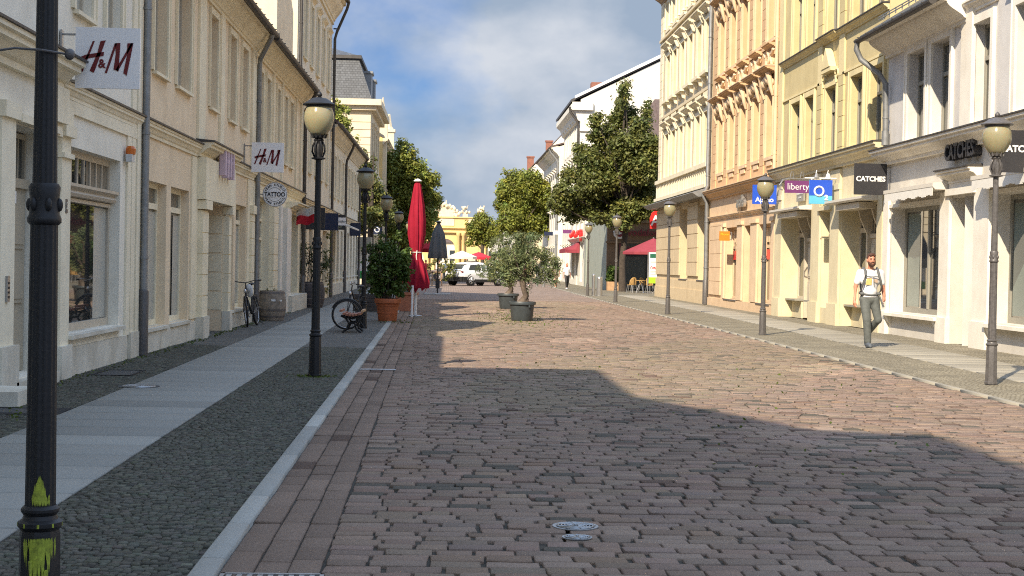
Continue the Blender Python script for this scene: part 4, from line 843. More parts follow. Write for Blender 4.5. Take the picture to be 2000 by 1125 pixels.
for z, o_ in ((9.0, .058), (12.75, .058), (13.0, .12)): F.strip(60.8, 75.95, z, z + .12, o_, 'r4_wall', 'band')
F.courses(75.1, 75.98, 4.7, 15.2, .05, 'r4_trim', .42, name='quoin_strip')
F.strip(60.8, 75.95, 5.72, 5.9, .22, 'r4_trim', 'sill_band'); 
for k in range(30):
    q = MB(); F.bx(q, 61.0 + k * .51, 61.14 + k * .51, .002, .14, 5.0, 5.72); q.build('baluster', 'r4_trim', F.root)
F.strip(60.8, 75.95, 4.85, 5.0, .25, 'r4_trim', 'band')
q = MB(); F.prof(q, [(.001, 4.5), (.5, 4.45), (.75, 4.62), (.3, 4.78), (.001, 4.84)], 60.75, 76.3); q.build('canopy', 'zinc', F.root)
for a, b in ((68.35, 75.98), (63.35, 66.1), (60.78, 61.2)): F.courses(a, b, 1.15, 4.4, .07, 'r4_low', .62, .03, 'rusticated_pier')
F.strip(60.78, 76.02, .55, .95, .06, 'r4_low', 'plinth'); F.strip(60.78, 76.03, 0, .55, .10, 'r4_low', 'plinth')
F.window(66.2, 68.3, 1.0, 4.2, .35, 'r4_low', 'glass_upper', rows=(.75,), cols=1, sill='iron_grey'); F.window(61.3, 63.3, 1.0, 4.2, .35, 'r4_low', 'glass_upper', rows=(.75,), cols=0, sill='iron_grey', blind=(61.4, 62.9, 1.15, 3.2, 'blind_light'))
F.body(60.75, 76.0, 15.5, 12, 18, 'r4_wall', 'tile_dark', .55); F.soffit(60.75, 76.0, 14.95, 15.5, .6, 'door_brown')
F.pipe(61, [(60.95, .11, 4.3), (60.95, .11, 1.0)], .07, 'zinc')

# --- V: brown shop building across the side street
b_ = thing('shop_building', 'brown fronted phone shop building with a dark tiled roof behind the big tree', 'building', (14, 92, 0), world=True)
q = MB(); q.box(9.8, 24, 92, 92.3, 3.0, 7.6); q.box(9.8, 10.5, 92, 92.3, 0, 3.0); q.box(14.2, 14.9, 92.02, 92.3, 0, 3.0); q.box(18, 24, 92, 92.3, 0, 3); q.build('front_wall', 'shop_brown', b_)
q = MB(); q.box(9.8, 10.1, 92.3, 104, 0, 7.6); q.box(23.7, 24, 92.3, 104, 0, 7.6); q.box(10.1, 23.7, 103.7, 104, 0, 7.6); q.build('side_wall', 'pier_green', b_)
q = MB(); q.box(9.7, 24.1, 91.88, 91.995, 4.25, 4.4); q.box(9.7, 24.1, 91.9, 91.998, 2.95, 3.05); q.build('band', 'shop_brown', b_)
for k in range(4):
    q = MB(); q.box(10.5 + 1.85 * k + (1.0 if k > 1 else 0) * 0, 12.3 + 1.85 * k, 92.32, 92.4, 0.1, 2.95); q.build('shop_window', 'glass_dark', b_)
q = MB(); [q.box(x, x + .08, 92.22, 92.31, 0, 2.95) for x in (10.5, 12.3, 14.1, 16, 17.9)]; q.build('mullions', 'car_black', b_)
for k in range(4):
    q = MB(); q.box(11 + 3 * k, 12.3 + 3 * k, 91.93, 91.99, 4.9, 6.9); wn = q.build('window', 'frame_white', b_); q = MB(); q.box(11.1 + 3 * k, 12.2 + 3 * k, 91.9, 91.925, 5.0, 6.8); q.build('pane', 'glass_dark', wn)
rf = MB(); rf.prism([(91.4, 7.5), (98, 12.4), (104.6, 7.5), (104.6, 7.7), (98, 12.65), (91.4, 7.7)], lambda u, v, t: (t, u, v), 13.4, 24.2); rf._add([(9.5, 91.4, 7.6), (9.5, 104.6, 7.6), (13.4, 98, 12.6), (13.4, 91.4, 7.62), (13.4, 104.6, 7.62)], [(0, 1, 2), (0, 3, 2), (1, 4, 2)]); rf.build('roof', 'tile_dark', b_)
sgn = MB(); sgn.lathe([(-.06, .40), (.06, .40)], (0, 0, 0), 28); 
s1 = thing('round_shop_sign', 'round white and maroon emblem disc left of the dark red shop lettering', 'sign', (10.55, 91.9, 3.62)); o = sgn.build('disc', 'sign_white', s1); o.rotation_euler = (R(90), 0, 0)
q = MB(); q.torus((0, -.075, 0), .21, .075, Matrix.Identity(3), 24, 6); q.ell((.08, -.08, .12), (.09, .03, .12)); q.build('emblem', 'maroon', s1)
s1 = thing('shop_lettering', 'dark red lettering across the brown shop front behind the tree trunk', 'sign', (12.2, 91.9, 3.62)); text_obj('letters', 'vodafone', .62, 'maroon', s1, (0, -.03, 0), FACE_CAM, .03, .012)

# street front of the building beyond, seen under the tree
F = house('town_house', 'grey-green and brown shop house behind the slim lamp posts on the right', 9.8, -1, 110)
F.wall(104.05, 120, 0, 6.8, [(105.5, 107.5, .3, 3.2, .3), (109, 111, .3, 3.2, .3), (113, 114.4, .02, 3.0, .3), (116, 118.5, .4, 3.0, .3)] + [(105.5 + 3.4 * k, 106.7 + 3.4 * k, 4.2, 6.0, .2) for k in range(4)], 'white_wall')
for a, b in ((105.5, 107.5), (109, 111), (116, 118.5)): F.window(a, b, .3, 3.0, .3, 'door_brown', 'glass_dark', rows=(.75,), cols=2)
for k in range(4): F.window(105.5 + 3.4 * k, 106.7 + 3.4 * k, 4.2, 6.0, .2, 'frame_white', 'glass_dark', trim='r1_trim')
F.strip(104.1, 105.3, 0, 3.6, .2, 'pier_green', 'pier'); F.cornice(104.1, 119.9, 3.3, 3.6, .3, 'r1_trim'); F.body(104.05, 120, 6.9, 12, 9.5, 'white_wall', 'tile_dark', .4)
q = MB(); F.prof(q, [(0, 3.1), (1.0, 2.75), (1.0, 2.45), (.95, 2.45), (0, 2.95)], 112.5, 118.8); q.build('awning', 'cloth_burgundy', F.root)
# --- white gable building
F = house('gabled_building', 'tall white building whose blank gable wall rises behind the big tree', 10.4, -1, 128)
F.wall(120, 137, 0, 14.5, [(121 + 2.6 * k, 122.1 + 2.6 * k, z, z + 2.0, .25) for k in range(6) for z in (1, 4.6, 8.2, 11.2)], 'white_wall')
for k in range(6):
    for z in (1, 4.6, 8.2, 11.2): F.window(121 + 2.6 * k, 122.1 + 2.6 * k, z, z + 2.0, .25, 'frame_white', 'glass_dark', trim='white_wall', head=(.2, .35, 'white_wall'))
b = MB(); b._add([(10.4, 120, 0), (27, 120, 0), (27, 120, 12), (17.1, 120, 18.4), (10.4, 120, 15.0)], [(0, 1, 2, 3, 4)]); b.quad((27, 120, 0), (27, 137, 0), (27, 137, 12), (27, 120, 12)); b._add([(10.4, 137, 0), (27, 137, 0), (27, 137, 12), (17.1, 137, 18.4), (10.4, 137, 15.0)], [(0, 1, 2, 3, 4)]); b.build('gable_wall', 'white_wall', F.root)
q = MB(); q.prism([(9.6, 14.75), (17.1, 18.5), (27.3, 12.0), (27.3, 12.2), (17.1, 18.75), (9.6, 14.95)], lambda u, v, t: (u, t, v), 119.85, 137.1); q.build('roof', 'zinc_dark', F.root)
q = MB(); q.prism([(9.9, 15.02), (17.1, 18.62), (27.2, 12.1), (27.2, 12.35), (17.1, 18.9), (9.9, 15.25)], lambda u, v, t: (u, t, v), 119.75, 119.85); q.build('verge', 'sign_white', F.root)
q = MB(); q.prism([(9.65, 14.6), (9.65, 14.2), (10.0, 13.9), (10.2, 13.3), (10.4, 13.2), (10.4, 14.6)], lambda u, v, t: (u, t, v), 120, 137); q.box(9.7, 11.4, 119.7, 119.99, 14.1, 14.75); q.box(10.35, 11.2, 119.85, 119.99, 12.4, 12.65); q.build('eaves_cornice', 'white_wall', F.root)
F.pipe(128, [(120.4, .85, 14.4), (120.4, .8, 14.0), (120.3, .2, 13.2), (120.3, .12, 12.8), (120.3, .12, 1)], .1, 'zinc_dark', False)
q = MB(); q.box(12, 13.2, 128, 129.2, 15.2, 17.4); q.build('chimney', 'tile_red', F.root)
# next one, and the low yellow house, then a row of far ones
F = house('town_house', 'narrow white house adjoining the tall gabled building', 10.0, -1, 149)
F.wall(137.05, 160, 0, 12.4, [(138.5 + 2.8 * k, 139.6 + 2.8 * k, z, z + 2, .25) for k in range(7) for z in (1, 4.4, 8.2)], 'white_wall')
for k in range(7):
    for z in (1, 4.4, 8.2): F.window(138.5 + 2.8 * k, 139.6 + 2.8 * k, z, z + 2, .25, 'frame_white', 'glass_dark', head=(.2, .35, 'white_wall'))
F.body(137.05, 160, 12.5, 11, 14.2, 'white_wall', 'tile_dark', .8); F.soffit(137.05, 160, 11.6, 12.5, .8, 'white_wall')
F.pipe(140, [(137.6, .9, 12.3), (137.6, .8, 12.0), (137.5, .2, 11.3), (137.5, .12, 11), (137.5, .12, 1)], .12, 'zinc', False)
F = house('town_house', 'low cream house with red dormers half hidden by trees on the right', 9.2, -1, 180)
F.wall(161, 200, 0, 7.6, [(162.5 + 3 * k, 163.7 + 3 * k, z, z + 2, .2) for k in range(12) for z in (1, 4.6)], 'stone_cream')
for k in range(12):
    for z in (1, 4.6): F.window(162.5 + 3 * k, 163.7 + 3 * k, z, z + 2, .2, 'frame_white', 'glass_upper')
F.body(161, 200, 7.7, 11, 11.5, 'stone_cream', 'tile_dark', .5); F.soffit(161, 200, 7.0, 7.7, .5, 'stone_cream')
for y in (163, 170, 178, 187): q = MB(); q.box(9.8, 12.4, y, y + 2.4, 8, 10.2); q.build('dormer', 'tile_red', F.root)
F = house('town_house', 'white gabled house with brick chimneys above the trees in the distance', 8.7, -1, 225)
F.wall(206, 246, 0, 12, [(208 + 3.2 * k, 209.2 + 3.2 * k, z, z + 2, .2) for k in range(11) for z in (1, 4.6, 8.2)], 'white_wall')
F.body(206, 246, 12, 13, 19.5, 'white_wall', 'tile_dark', .5)
for x, y in ((13.2, 207), (10.6, 206.5), (19, 207)): q = MB(); q.box(x, x + .9, y, y + .9, 14, 18.7 if x > 11 else 16.4); q.box(x - .1, x + 1, y - .1, y + 1, 18.7 if x > 11 else 16.4, 18.9 if x > 11 else 16.6); q.build('chimney', 'tile_red', F.root)
F = house('town_house', 'small white house at the far right end just before the yellow gate', 8.2, -1, 268)
F.wall(250, 290, 0, 8.4, [(252 + 3.2 * k, 253.4 + 3.2 * k, z, z + 2, .2) for k in range(11) for z in (1, 4.6)], 'white_wall')
for k in range(11):
    for z in (1, 4.6): F.window(252 + 3.2 * k, 253.4 + 3.2 * k, z, z + 2, .2, 'frame_grey', 'glass_dark')
F.body(250, 290, 8.4, 11, 12.6, 'white_wall', 'tile_dark', .5)
q = MB(); q.box(10, 11.2, 250.5, 252, 10, 14.6); q.build('chimney', 'tile_dark', F.root)

# --- the yellow gate closing the street
g_ = thing('city_gate', 'yellow triumphal gate with three arches and stone trophies closing the street', 'gate', (-.6, 300, 0), world=True)
gx = -.9
def arch_wall(mb, x0, x1, z1, holes, y0, y1):
    xs = [x0]; 
    for (c, r_, zs) in holes:
        n = 14; base = 0
        mb.box(xs[-1], c - r_, y0, y1, 0, z1); xs.append(c + r_)
        top = [(c + r_ * math.cos(math.pi - math.pi * i / n), zs + r_ * math.sin(math.pi * i / n)) for i in range(n + 1)]
        for (a, za), (b, zb) in zip(top, top[1:]): mb.prism([(a, za), (b, zb), (b, z1), (a, z1)], lambda u, v, t: (u, t, v), y0, y1)
    mb.box(xs[-1], x1, y0, y1, 0, z1)
mb = MB(); arch_wall(mb, gx - 8.6, gx + 8.6, 7.6, [(gx - 5.4, 1.05, 2.4), (gx, 1.95, 4.4), (gx + 5.4, 1.05, 2.4)], 300, 306); mb.build('wall', 'yellow_far', g_)
q = MB(); q.box(gx - 9, gx + 9, 299.4, 306.4, 7.62, 7.95); q.box(gx - 8.8, gx + 8.8, 299.7, 306.2, 7.95, 8.5); q.box(gx - 9.2, gx + 9.2, 299.2, 306.6, 8.5, 8.8); q.box(gx - 8.4, gx + 8.4, 300, 306, 8.8, 10.6); q.box(gx - 8.7, gx + 8.7, 299.7, 306.3, 10.6, 10.85); q.build('entablature', 'yellow_far', g_)
for x in (-8.0, -7.0, -3.6, -2.6, 2.6, 3.6, 7.0, 8.0):
    q = MB(); q.box(gx + x - .45, gx + x + .45, 299.2, 299.99, 0, 1.1); q.lathe([(1.1, .36), (6.9, .31), (7.05, .45), (7.6, .48)], (gx + x, 299.45, 0), 12); q.build('column', 'yellow_far', g_, smooth=50)
for x in (-6.2, 0, 6.2): q = MB(); q.box(gx + x - 1.7, gx + x + 1.7, 299.85, 299.998, 9.0, 10.4); q.build('panel', 'stone_cream', g_)
q = MB(); q.prism([(-2.6, 10.86), (2.6, 10.86), (2.2, 11.5), (1.2, 12.6), (.5, 13.1), (-.5, 13.1), (-1.2, 12.6), (-2.2, 11.5)], lambda u, v, t: (gx + u, t, v), 300.4, 302.4)
for k in range(26):
    a = math.pi * k / 25; q.ell((gx + 2.5 * math.cos(a) * random.uniform(.7, 1.1), 300.3 + random.uniform(-.2, .3), 11 + 2.4 * math.sin(a) * random.uniform(.7, 1.05)), (.35, .3, .4), 7, 5)
q.path([(gx, 301, 13), (gx, 301, 14.2)], .12, 6); q.build('crest', 'stone_cream', g_, smooth=60)
for x in (-7.2, -3.9, 3.9, 7.2):
    q = MB(); q.box(gx + x - .5, gx + x + .5, 300.2, 301.2, 10.86, 11.5)
    for k in range(16): q.ell((gx + x + random.gauss(0, .45), 300.7 + random.gauss(0, .2), 11.5 + abs(random.gauss(.4, .45))), (.26, .24, .32), 6, 5)
    for k in range(5): q.path([(gx + x, 300.7, 11.4), (gx + x + random.uniform(-1, 1), 300.7, 12.9 + random.uniform(-.3, .4))], .06, 5)
    q.build('trophy', 'stone_cream', g_, smooth=60)

F = house('town_house', 'pale house seen through the arches of the yellow gate', -14, 1, 345); q = MB(); q.box(-13, 12, 345, 355, 0, 6.2); q.build('wall', 'l4_wall', F.root); q = MB(); q.prism([(344.5, 6.2), (350, 8.6), (355.5, 6.2)], lambda u, v, t: (t, u, v), -13.3, 12.3); q.build('roof', 'tile_dark', F.root)
for k in range(8): q = MB(); q.box(-12 + 3 * k, -10.8 + 3 * k, 344.9, 344.99, 2, 4.4); q.build('window', 'glass_dark', F.root)
# ------------------------------------------------------------------ objects
# street lamps
def make_lamp(label, m='iron', globe='globe'):
    t = thing('street_lamp', label, 'street lamp', (0, 0, 0), 0, 'old style street lamps along both sidewalks')
    q = MB(); q.lathe([(0, .092), (.03, .092), (.035, .084), (.30, .078), (.50, .076), (.52, .072)], (0, 0, 0), 8)
    q.lathe([(.52, .070), (.535, .082), (.55, .082), (.56, .066), (.575, .060), (.59, .070), (.60, .070), (.612, .058)], (0, 0, 0), 20); q.build('base', m, t, smooth=30)
    def flute(a, z): return 1 - .07 * (0.5 + .5 * math.cos(a * 14))
    q = MB(); q.lathe([(.60, .056), (1.1, .053), (1.66, .050)], (0, 0, 0), 84, flute); q.lathe([(1.66, .052), (1.67, .062), (1.685, .062), (1.70, .055), (1.76, .053), (1.80, .058), (1.815, .05)], (0, 0, 0), 24)
    for k in range(6): a = k * math.pi / 3; q.ell((.055 * math.cos(a), .055 * math.sin(a), 1.735), (.014, .014, .026), 8, 5)
    q.lathe([(1.81, .045), (2.3, .040), (2.84, .036)], (0, 0, 0), 84, flute); q.build('shaft', m, t, smooth=50)
    q = MB(); q.lathe([(2.82, .036), (2.835, .09), (2.85, .09), (2.86, .05), (2.90, .045), (2.96, .062), (3.02, .045), (3.05, .042), (3.08, .07), (3.10, .05), (3.12, .09), (3.14, .098), (3.145, .06)], (0, 0, 0), 20)
    for k in range(6):
        a = k * math.pi / 3; c, s_ = math.cos(a), math.sin(a); q.path([(.05 * c, .05 * s_, 2.86), (.082 * c, .082 * s_, 2.93), (.075 * c, .075 * s_, 3.0), (.05 * c, .05 * s_, 3.06)], .014, 5)
    for k in range(10): a = k * math.pi / 5; c, s_ = math.cos(a), math.sin(a); q.path([(.088 * c, .088 * s_, 3.11), (.108 * c, .108 * s_, 3.165)], [.016, .004], 4)
    q.build('lantern_bracket', m, t, smooth=50)
    q = MB(); q.lathe([(3.14, .085), (3.17, .115), (3.22, .152), (3.29, .184), (3.36, .197), (3.43, .190), (3.48, .172), (3.51, .16)], (0, 0, 0), 28); q.build('globe', globe, t, smooth=60)
    q = MB(); q.lathe([(3.505, .165), (3.53, .165), (3.532, .212), (3.545, .214), (3.56, .19), (3.585, .15), (3.61, .115), (3.622, .09), (3.63, .05), (3.645, .02)], (0, 0, 0), 28)
    q.lathe([(3.64, .016), (3.655, .034), (3.68, .036), (3.70, .02), (3.715, .004)], (0, 0, 0), 12); q.build('cap', m, t, smooth=50)
    return t
lampA = make_lamp('black street lamp nearest the viewer, its foot splashed with yellow-green paint'); lampA.location = (-1.515, 5.60, -0.018)
lamps = [(-1.73, 19.38, 'black street lamp on the shaded left setts beside the slab path'), (-1.93, 33.6, 'dark street lamp on the left with a bicycle leaning behind it'),
         (-2.05, 47.5, 'third small dark street lamp of the left row, above the potted shrub'), (-2.15, 62, 'fourth small street lamp of the left row, just left of the red closed parasol'), (-2.1, 77, 'farthest small street lamp of the left row')]
for x, y, lb in lamps: copy_tree(lampA, (x, y, .012), 0, lb)
splash = MB()
rs = random.Random(4)
for k in range(46):
    a = R(-78) + rs.gauss(0, .42); dd = abs(a - R(-78)); top = .735 - dd * .12 - rs.random() * .035
    ww = rs.uniform(.05, .10)
    for z0, z1, rr in ((.614, top, .0572), (.50 - rs.uniform(.03, .20) * (1.2 - dd), .50, .0785)):
        if z1 - z0 < .03: continue
        splash._add([((rr + .002) * math.cos(a - ww), (rr + .002) * math.sin(a - ww), z1 - .02), ((rr + .0045) * math.cos(a), (rr + .0045) * math.sin(a), z1), ((rr + .002) * math.cos(a + ww), (rr + .002) * math.sin(a + ww), z1 - .03), ((rr + .003) * math.cos(a + ww * .8), (rr + .003) * math.sin(a + ww * .8), (z0 + z1) / 2), ((rr + .003) * math.cos(a + ww * .2), (rr + .003) * math.sin(a + ww * .2), z0), ((rr + .003) * math.cos(a - ww * .7), (rr + .003) * math.sin(a - ww * .7), (z0 + z1) / 2)], [(0, 1, 2, 3, 4, 5)])
for k in range(26):
    a = R(-78) + rs.gauss(0, .33); z1 = rs.uniform(.08, .42); rr = .0815 if z1 > .3 else .086; splash.path([(rr * math.cos(a), rr * math.sin(a), z1), ((rr + .002) * math.cos(a + .03), (rr + .002) * math.sin(a + .03), z1 - rs.uniform(.03, .14))], [rs.uniform(.003, .011), .002], 5)
splash.lathe([(.535, .0825), (.55, .0826)], (0, 0, 0), 9); splash.build('paint_splash', 'paint_splash', lampA)
lampB = make_lamp('grey-brown street lamp nearest on the right, standing before the white house', 'iron_grey'); lampB.location = (7.42, 19.9, .014)
for x, y, lb in [(7.21, 33.7, 'street lamp before the blue sign on the right'), (7.05, 47.4, 'street lamp before the cream corner house on the right'), (6.98, 61.8, 'slim street lamp to the right of the metal bollards'), (6.93, 73.9, 'slim street lamp just left of the metal bollards, right sidewalk')]:
    copy_tree(lampB, (x, y, .014), 0, lb)
# cable
t = thing('lamp_cable', 'thin dark bracket cable running from the nearest lamp to the left', 'cable', (-1.515, 5.60, -0.03)); q = MB()
q.path([(.075, 0, 2.31), (0.0, -.06, 2.315), (-.1, -.06, 2.32), (-.3, -.1, 2.28), (-.7, -.2, 2.1), (-1.4, -.3, 1.95)], .0045, 6); q.build('wire', 'iron_grey', t); q = MB(); q.ell((.085, 0, 2.31), (.02, .02, .022), 10, 6); q.build('knob', 'iron_grey', t, smooth=60)

# signs ------------------------------------------------------------------------
def hm_logo(parent, s, m='letter_red'):
    cx, cz = 596, 322; k = s / 348
    polys = [[(516, 231), (526, 232), (463, 400), (449, 398)], [(449, 320), (480, 306), (577, 289), (574, 311), (500, 324), (466, 337)], [(557, 231), (585, 226), (524, 404), (501, 393), (540, 300)],
             [(634, 241), (647, 240), (594, 404), (582, 403)], [(636, 241), (664, 238), (661, 300), (657, 392), (629, 384), (640, 300)], [(722, 238), (735, 238), (652, 394), (640, 386)], [(702, 240), (734, 237), (719, 320), (701, 415), (682, 402), (700, 310)]]
    q = MB()
    for p_ in polys: q.prism([((x - cx) * k, -(z - cz) * k) for x, z in p_], lambda u, v, t_: (u, t_, v), -.032, -.026)
    o = q.build('letters', m, parent)
    text_obj('ampersand', '&', s * .19, m, parent, (-.088 * s, -.029, -.095 * s), FACE_CAM, .003, s * .006, .9); return o
def box_sign(name, label, x, y, z, wd, ht, m, side=None, th=.05, arms=None, group=None, cat='sign'):
    """double sided sign hanging at a right angle to the house wall; side -1: wall on its left"""
    t = thing(name, label, cat, (x, y, z), 0, group); q = MB(); q.box(-wd / 2, wd / 2, -.025, .025, -ht / 2, ht / 2); q.build('panel', m, t)
    if side:
        q = MB(); e = wd / 2; L_ = arms or .3
        for zz in (ht * .38, -ht * .38): q.path([(side * (e + L_), 0, zz), (side * e * .9, 0, zz)], .014, 6)
        q.box(min(side * (e + L_), side * (e + L_ - .02)), max(side * (e + L_), side * (e + L_ - .02)), -.04, .04, -ht * .45, ht * .45); q.build('bracket', 'steel', t)
    return t
t = box_sign('shop_sign', 'large square white sign with dark red slanted letters, nearest on the left wall', -4.187, 18.2, 3.930, .775, .735, 'sign_white', -1, arms=.18); hm_logo(t, .775)
t = box_sign('shop_sign', 'smaller square white sign with dark red slanted letters, above the round tattoo sign', -4.222, 34.3, 3.870, .735, .68, 'sign_white', -1, arms=.17); hm_logo(t, .735)
t = thing('tattoo_sign', 'round white sign reading TATTOO on the left wall', 'sign', (-4.316, 36.6, 3.120)); q = MB(); q.lathe([(-.035, .30), (.035, .30)], (0, 0, 0), 40); o = q.build('disc', 'sign_white', t); o.rotation_euler = (R(90), 0, 0)
q = MB(); q.torus((0, -.037, 0), .17, .004, Matrix.Identity(3), 40, 4); q.torus((0, -.037, 0), .29, .005, Matrix.Identity(3), 40, 4); q.build('ring', 'black', t)
q = MB(); q.box(-.27, .27, -.044, -.036, -.075, .075); q.build('band', 'sign_white', t); text_obj('word', 'TATTOO', .15, 'black', t, (0, -.05, 0), FACE_CAM, .004, .004, .82)
for s_ in (1, -1):
    tx = 'VEAN STUDIO'
    for i, ch in enumerate(tx):
        if ch == ' ': continue
        a = (i - 5) * R(13.5); 
        if s_ > 0: text_obj('letter', ch, .075, 'black', t, (.235 * math.sin(a), -.04, .235 * math.cos(a)), (R(90), a, 0), .003, .002)
        else: text_obj('letter', ch, .075, 'black', t, (.235 * math.sin(a), -.04, -.235 * math.cos(a)), (R(90), -a, 0), .003, .002)
q = MB(); q.path([(-.45, 0, 0), (-.29, 0, 0)], .015, 6); q.build('bracket', 'steel', t)
t = thing('portal_lettering', 'pale upright lettering seen edge-on above the cream portal of the left house', 'sign', (-4.55, 30.0, 3.45)); q = MB()
for k in range(4): q.box(-.02, .10, -.55 + k * .36, -.38 + k * .36, -.28 - .03 * (k % 2), .30)
q.box(-.02, .08, -.5, .6, -.02, .05); q.build('letters', 'pink', t)
t = box_sign('shop_sign', 'black square sign reading CATCHES on the right above the walking man', 10.208, 35.7, 3.760, .80, .76, 'sign_black', 1, arms=.1); text_obj('word', 'CATCHES', .165, 'white', t, (0, -.032, 0), FACE_CAM, .004, .006, 1.0)
t = box_sign('shop_sign', 'black sign behind the nearest right lamp, its white word cut by the frame', 10.2, 26.3, 3.73, .80, .76, 'sign_black', 1, arms=.1); text_obj('word', 'CATCHES', .165, 'white', t, (.02, -.032, .04), FACE_CAM, .004, .006, 1.0)
t = box_sign('shop_sign', 'square blue sign with a white O and small 2 on the right wall', 10.197, 40.5, 3.677, .64, .66, 'blue_light', None); t2 = t
q = MB(); nn = 10
me_off = []
q.box(-.32, .32, -.030, -.0255, -.10, .33); q.build('upper_field', 'blue', t); q = MB(); q.torus((-.05, -.036, .02), .125, .026, Matrix.Identity(3), 32, 6); q.build('numeral', 'white', t); text_obj('numeral', '2', .19, 'white', t, (.155, -.036, -.16), FACE_CAM, .004, .010)
q = MB(); q.path([(-.45, 0, .38), (.54, 0, .38)], .018, 6); [q.path([(x, 0, .38), (x, 0, .33)], .012, 6) for x in (-.25, .25)]; q.build('bracket', 'white', t)
for k, x in enumerate((-.02, .30)):
    tt = thing('sign_lamp', ('left' if k == 0 else 'right') + ' one of two small spotlights above the blue sign', 'spotlight', (10.1 + x, 40.5, 4.02)); q = MB(); q.path([(0, 0, 0), (-.03, 0, .12), (0, 0, .26)], .012, 6); q.build('arm', 'white', tt); q = MB(); q.lathe([(-.0, .075), (.04, .075), (.12, .05), (.15, .03)], (0, 0, .02), 10); q.build('head', 'white' if k else 'steel', tt)
t = box_sign('shop_sign', 'purple sign reading liberty, left of the blue sign', 10.132, 43.0, 3.945, .74, .36, 'purple', None); text_obj('word', 'liberty', .28, 'white', t, (0.02, -.03, 0), FACE_CAM, .003, -.002, .9)
q = MB(); q.path([(.5, 0, .24), (-.25, 0, .24), (-.42, 0, .2), (-.52, 0, .05), (-.5, 0, -.08), (-.42, 0, -.1)], .02, 6); q.build('bracket', 'steel', t)
for k, x in enumerate((-.1, .2)):
    tt = thing('sign_lamp', ('left' if k == 0 else 'right') + ' one of two thin lamp arms above the purple sign', 'spotlight', (10.05 + x, 43, 4.10)); q = MB(); q.path([(-.05, 0, 0), (0, 0, .28), (.05, 0, .3), (.08, 0, .05)], .012, 6); q.build('arm', 'steel', tt)
t = thing('wall_plaque', 'grey framed plaque with pale lettering below the purple sign', 'plaque', (10.6, 44.6, 3.86)); q = MB(); q.box(0, .06, -.45, .45, -.26, .26); q.build('panel', 'frame_grey', t); q = MB(); [q.box(-.012, 0, -.32 + .16 * k, -.24 + .16 * k, -.05, .18) for k in range(5)]; q.box(-.012, 0, -.15, .15, -.17, -.12); q.build('letters', 'blind_light', t)
t = box_sign('shop_sign', 'bright blue sign behind the lamp on the orange house', 10.151, 47.6, 3.931, .78, .62, 'blue', 1, arms=.1); text_obj('word', 'Apollo', .22, 'white', t, (0, -.03, -.17), FACE_CAM, .004, .004)
q = MB(); q.torus((0, -.03, .1), .11, .012, Matrix.Identity(3), 24, 4); q.build('emblem', 'blue_light', t)
t = box_sign('shop_sign', 'small orange-yellow sign beside the left window of the orange house', 10.444, 56.0, 2.745, .40, .36, 'orange', 1, arms=.08); text_obj('print', 'Phone', .12, 'yellow', t, (0, -.03, .06), FACE_CAM, .003, .003)
t = thing('pharmacy_sign', 'red rounded pharmacy sign with a white letter A at the corner of the cream house', 'sign', (10.760, 77.2, 3.964)); q = MB()
pts = [(-.3, -.45), (.3, -.45), (.32, .1), (.22, .38), (.08, .48), (-.08, .48), (-.22, .38), (-.32, .1)]; q.prism(pts, lambda u, v, t_: (u, t_, v), -.06, .06); q.build('panel', 'red', t); text_obj('letter', 'A', .75, 'sign_white', t, (-.02, -.07, -.05), FACE_CAM, .005, .012)
q = MB(); q.path([(.05, 0, -.48), (.05, 0, -.8), (.3, 0, -.9)], .03, 6); q.build('bracket', 'black', t)
for lb, x, y, z, wd, ht, m_ in (('wide black sign behind the second left lamp', -4.515, 48.9, 2.891, .80, .72, 'sign_black'), ('navy sign between the wide black sign and the white cafe sign', -4.265, 52.0, 2.880, .70, .60, 'navy'), ('navy sign beside the third left lamp post', -4.865, 75.5, 3.128, .66, .66, 'navy')):
    t = box_sign('shop_sign', lb, x, y, z, wd, ht, m_, -1, arms=.15)
t = box_sign('shop_sign', 'white sign with a cursive word between black bands on the left', -4.294, 57.0, 2.998, .58, .58, 'sign_black', -1, arms=.3); q = MB(); q.box(-.295, .295, -.031, -.0255, -.12, .18); q.build('field', 'sign_white', t); text_obj('word', 'W. Linden', .145, 'black', t, (0, -.034, .03), FACE_CAM, .003, .001, .9, shear=.4); text_obj('small_print', 'EVENT', .10, 'decal', t, (0, -.03, -.2), FACE_CAM, .003, .001)
t = box_sign('shop_sign', 'dark sign with a white ring, far down the left side under the trees', -4.934, 98.0, 3.598, .9, .55, 'navy', -1, arms=.2); q = MB(); q.torus((.12, -.035, 0), .15, .035, Matrix.Identity(3), 24, 5); q.build('ring', 'white', t)
t = thing('flag', 'red and white cloth flag hanging from the left wall above a shop window', 'flag', (-4.7, 45.5, 3.2)); q = MB(); q.path([(0, 0, -.1), (.75, -.2, .0)], .012, 6); q.build('pole', 'steel', t)
for nm, z0, z1, m_ in (('white_cloth', -.12, -.36, 'cloth_white'), ('red_cloth', -.36, -.62, 'cloth_red2')):
    q = MB(); n = 10
    for i in range(n):
        for j in range(2):
            def fp(i, j): u = i / n; return (.02 + .62 * u, -.12 * math.sin(u * 7 + j) - .12, z0 + (z1 - z0) * j / 2 + .10 * u * (1 - j * .1) + .03 * math.sin(u * 9))
            q.quad(fp(i, j), fp(i + 1, j), fp(i + 1, j + 1), fp(i, j + 1))
    q.build(nm, m_, t, smooth=60)
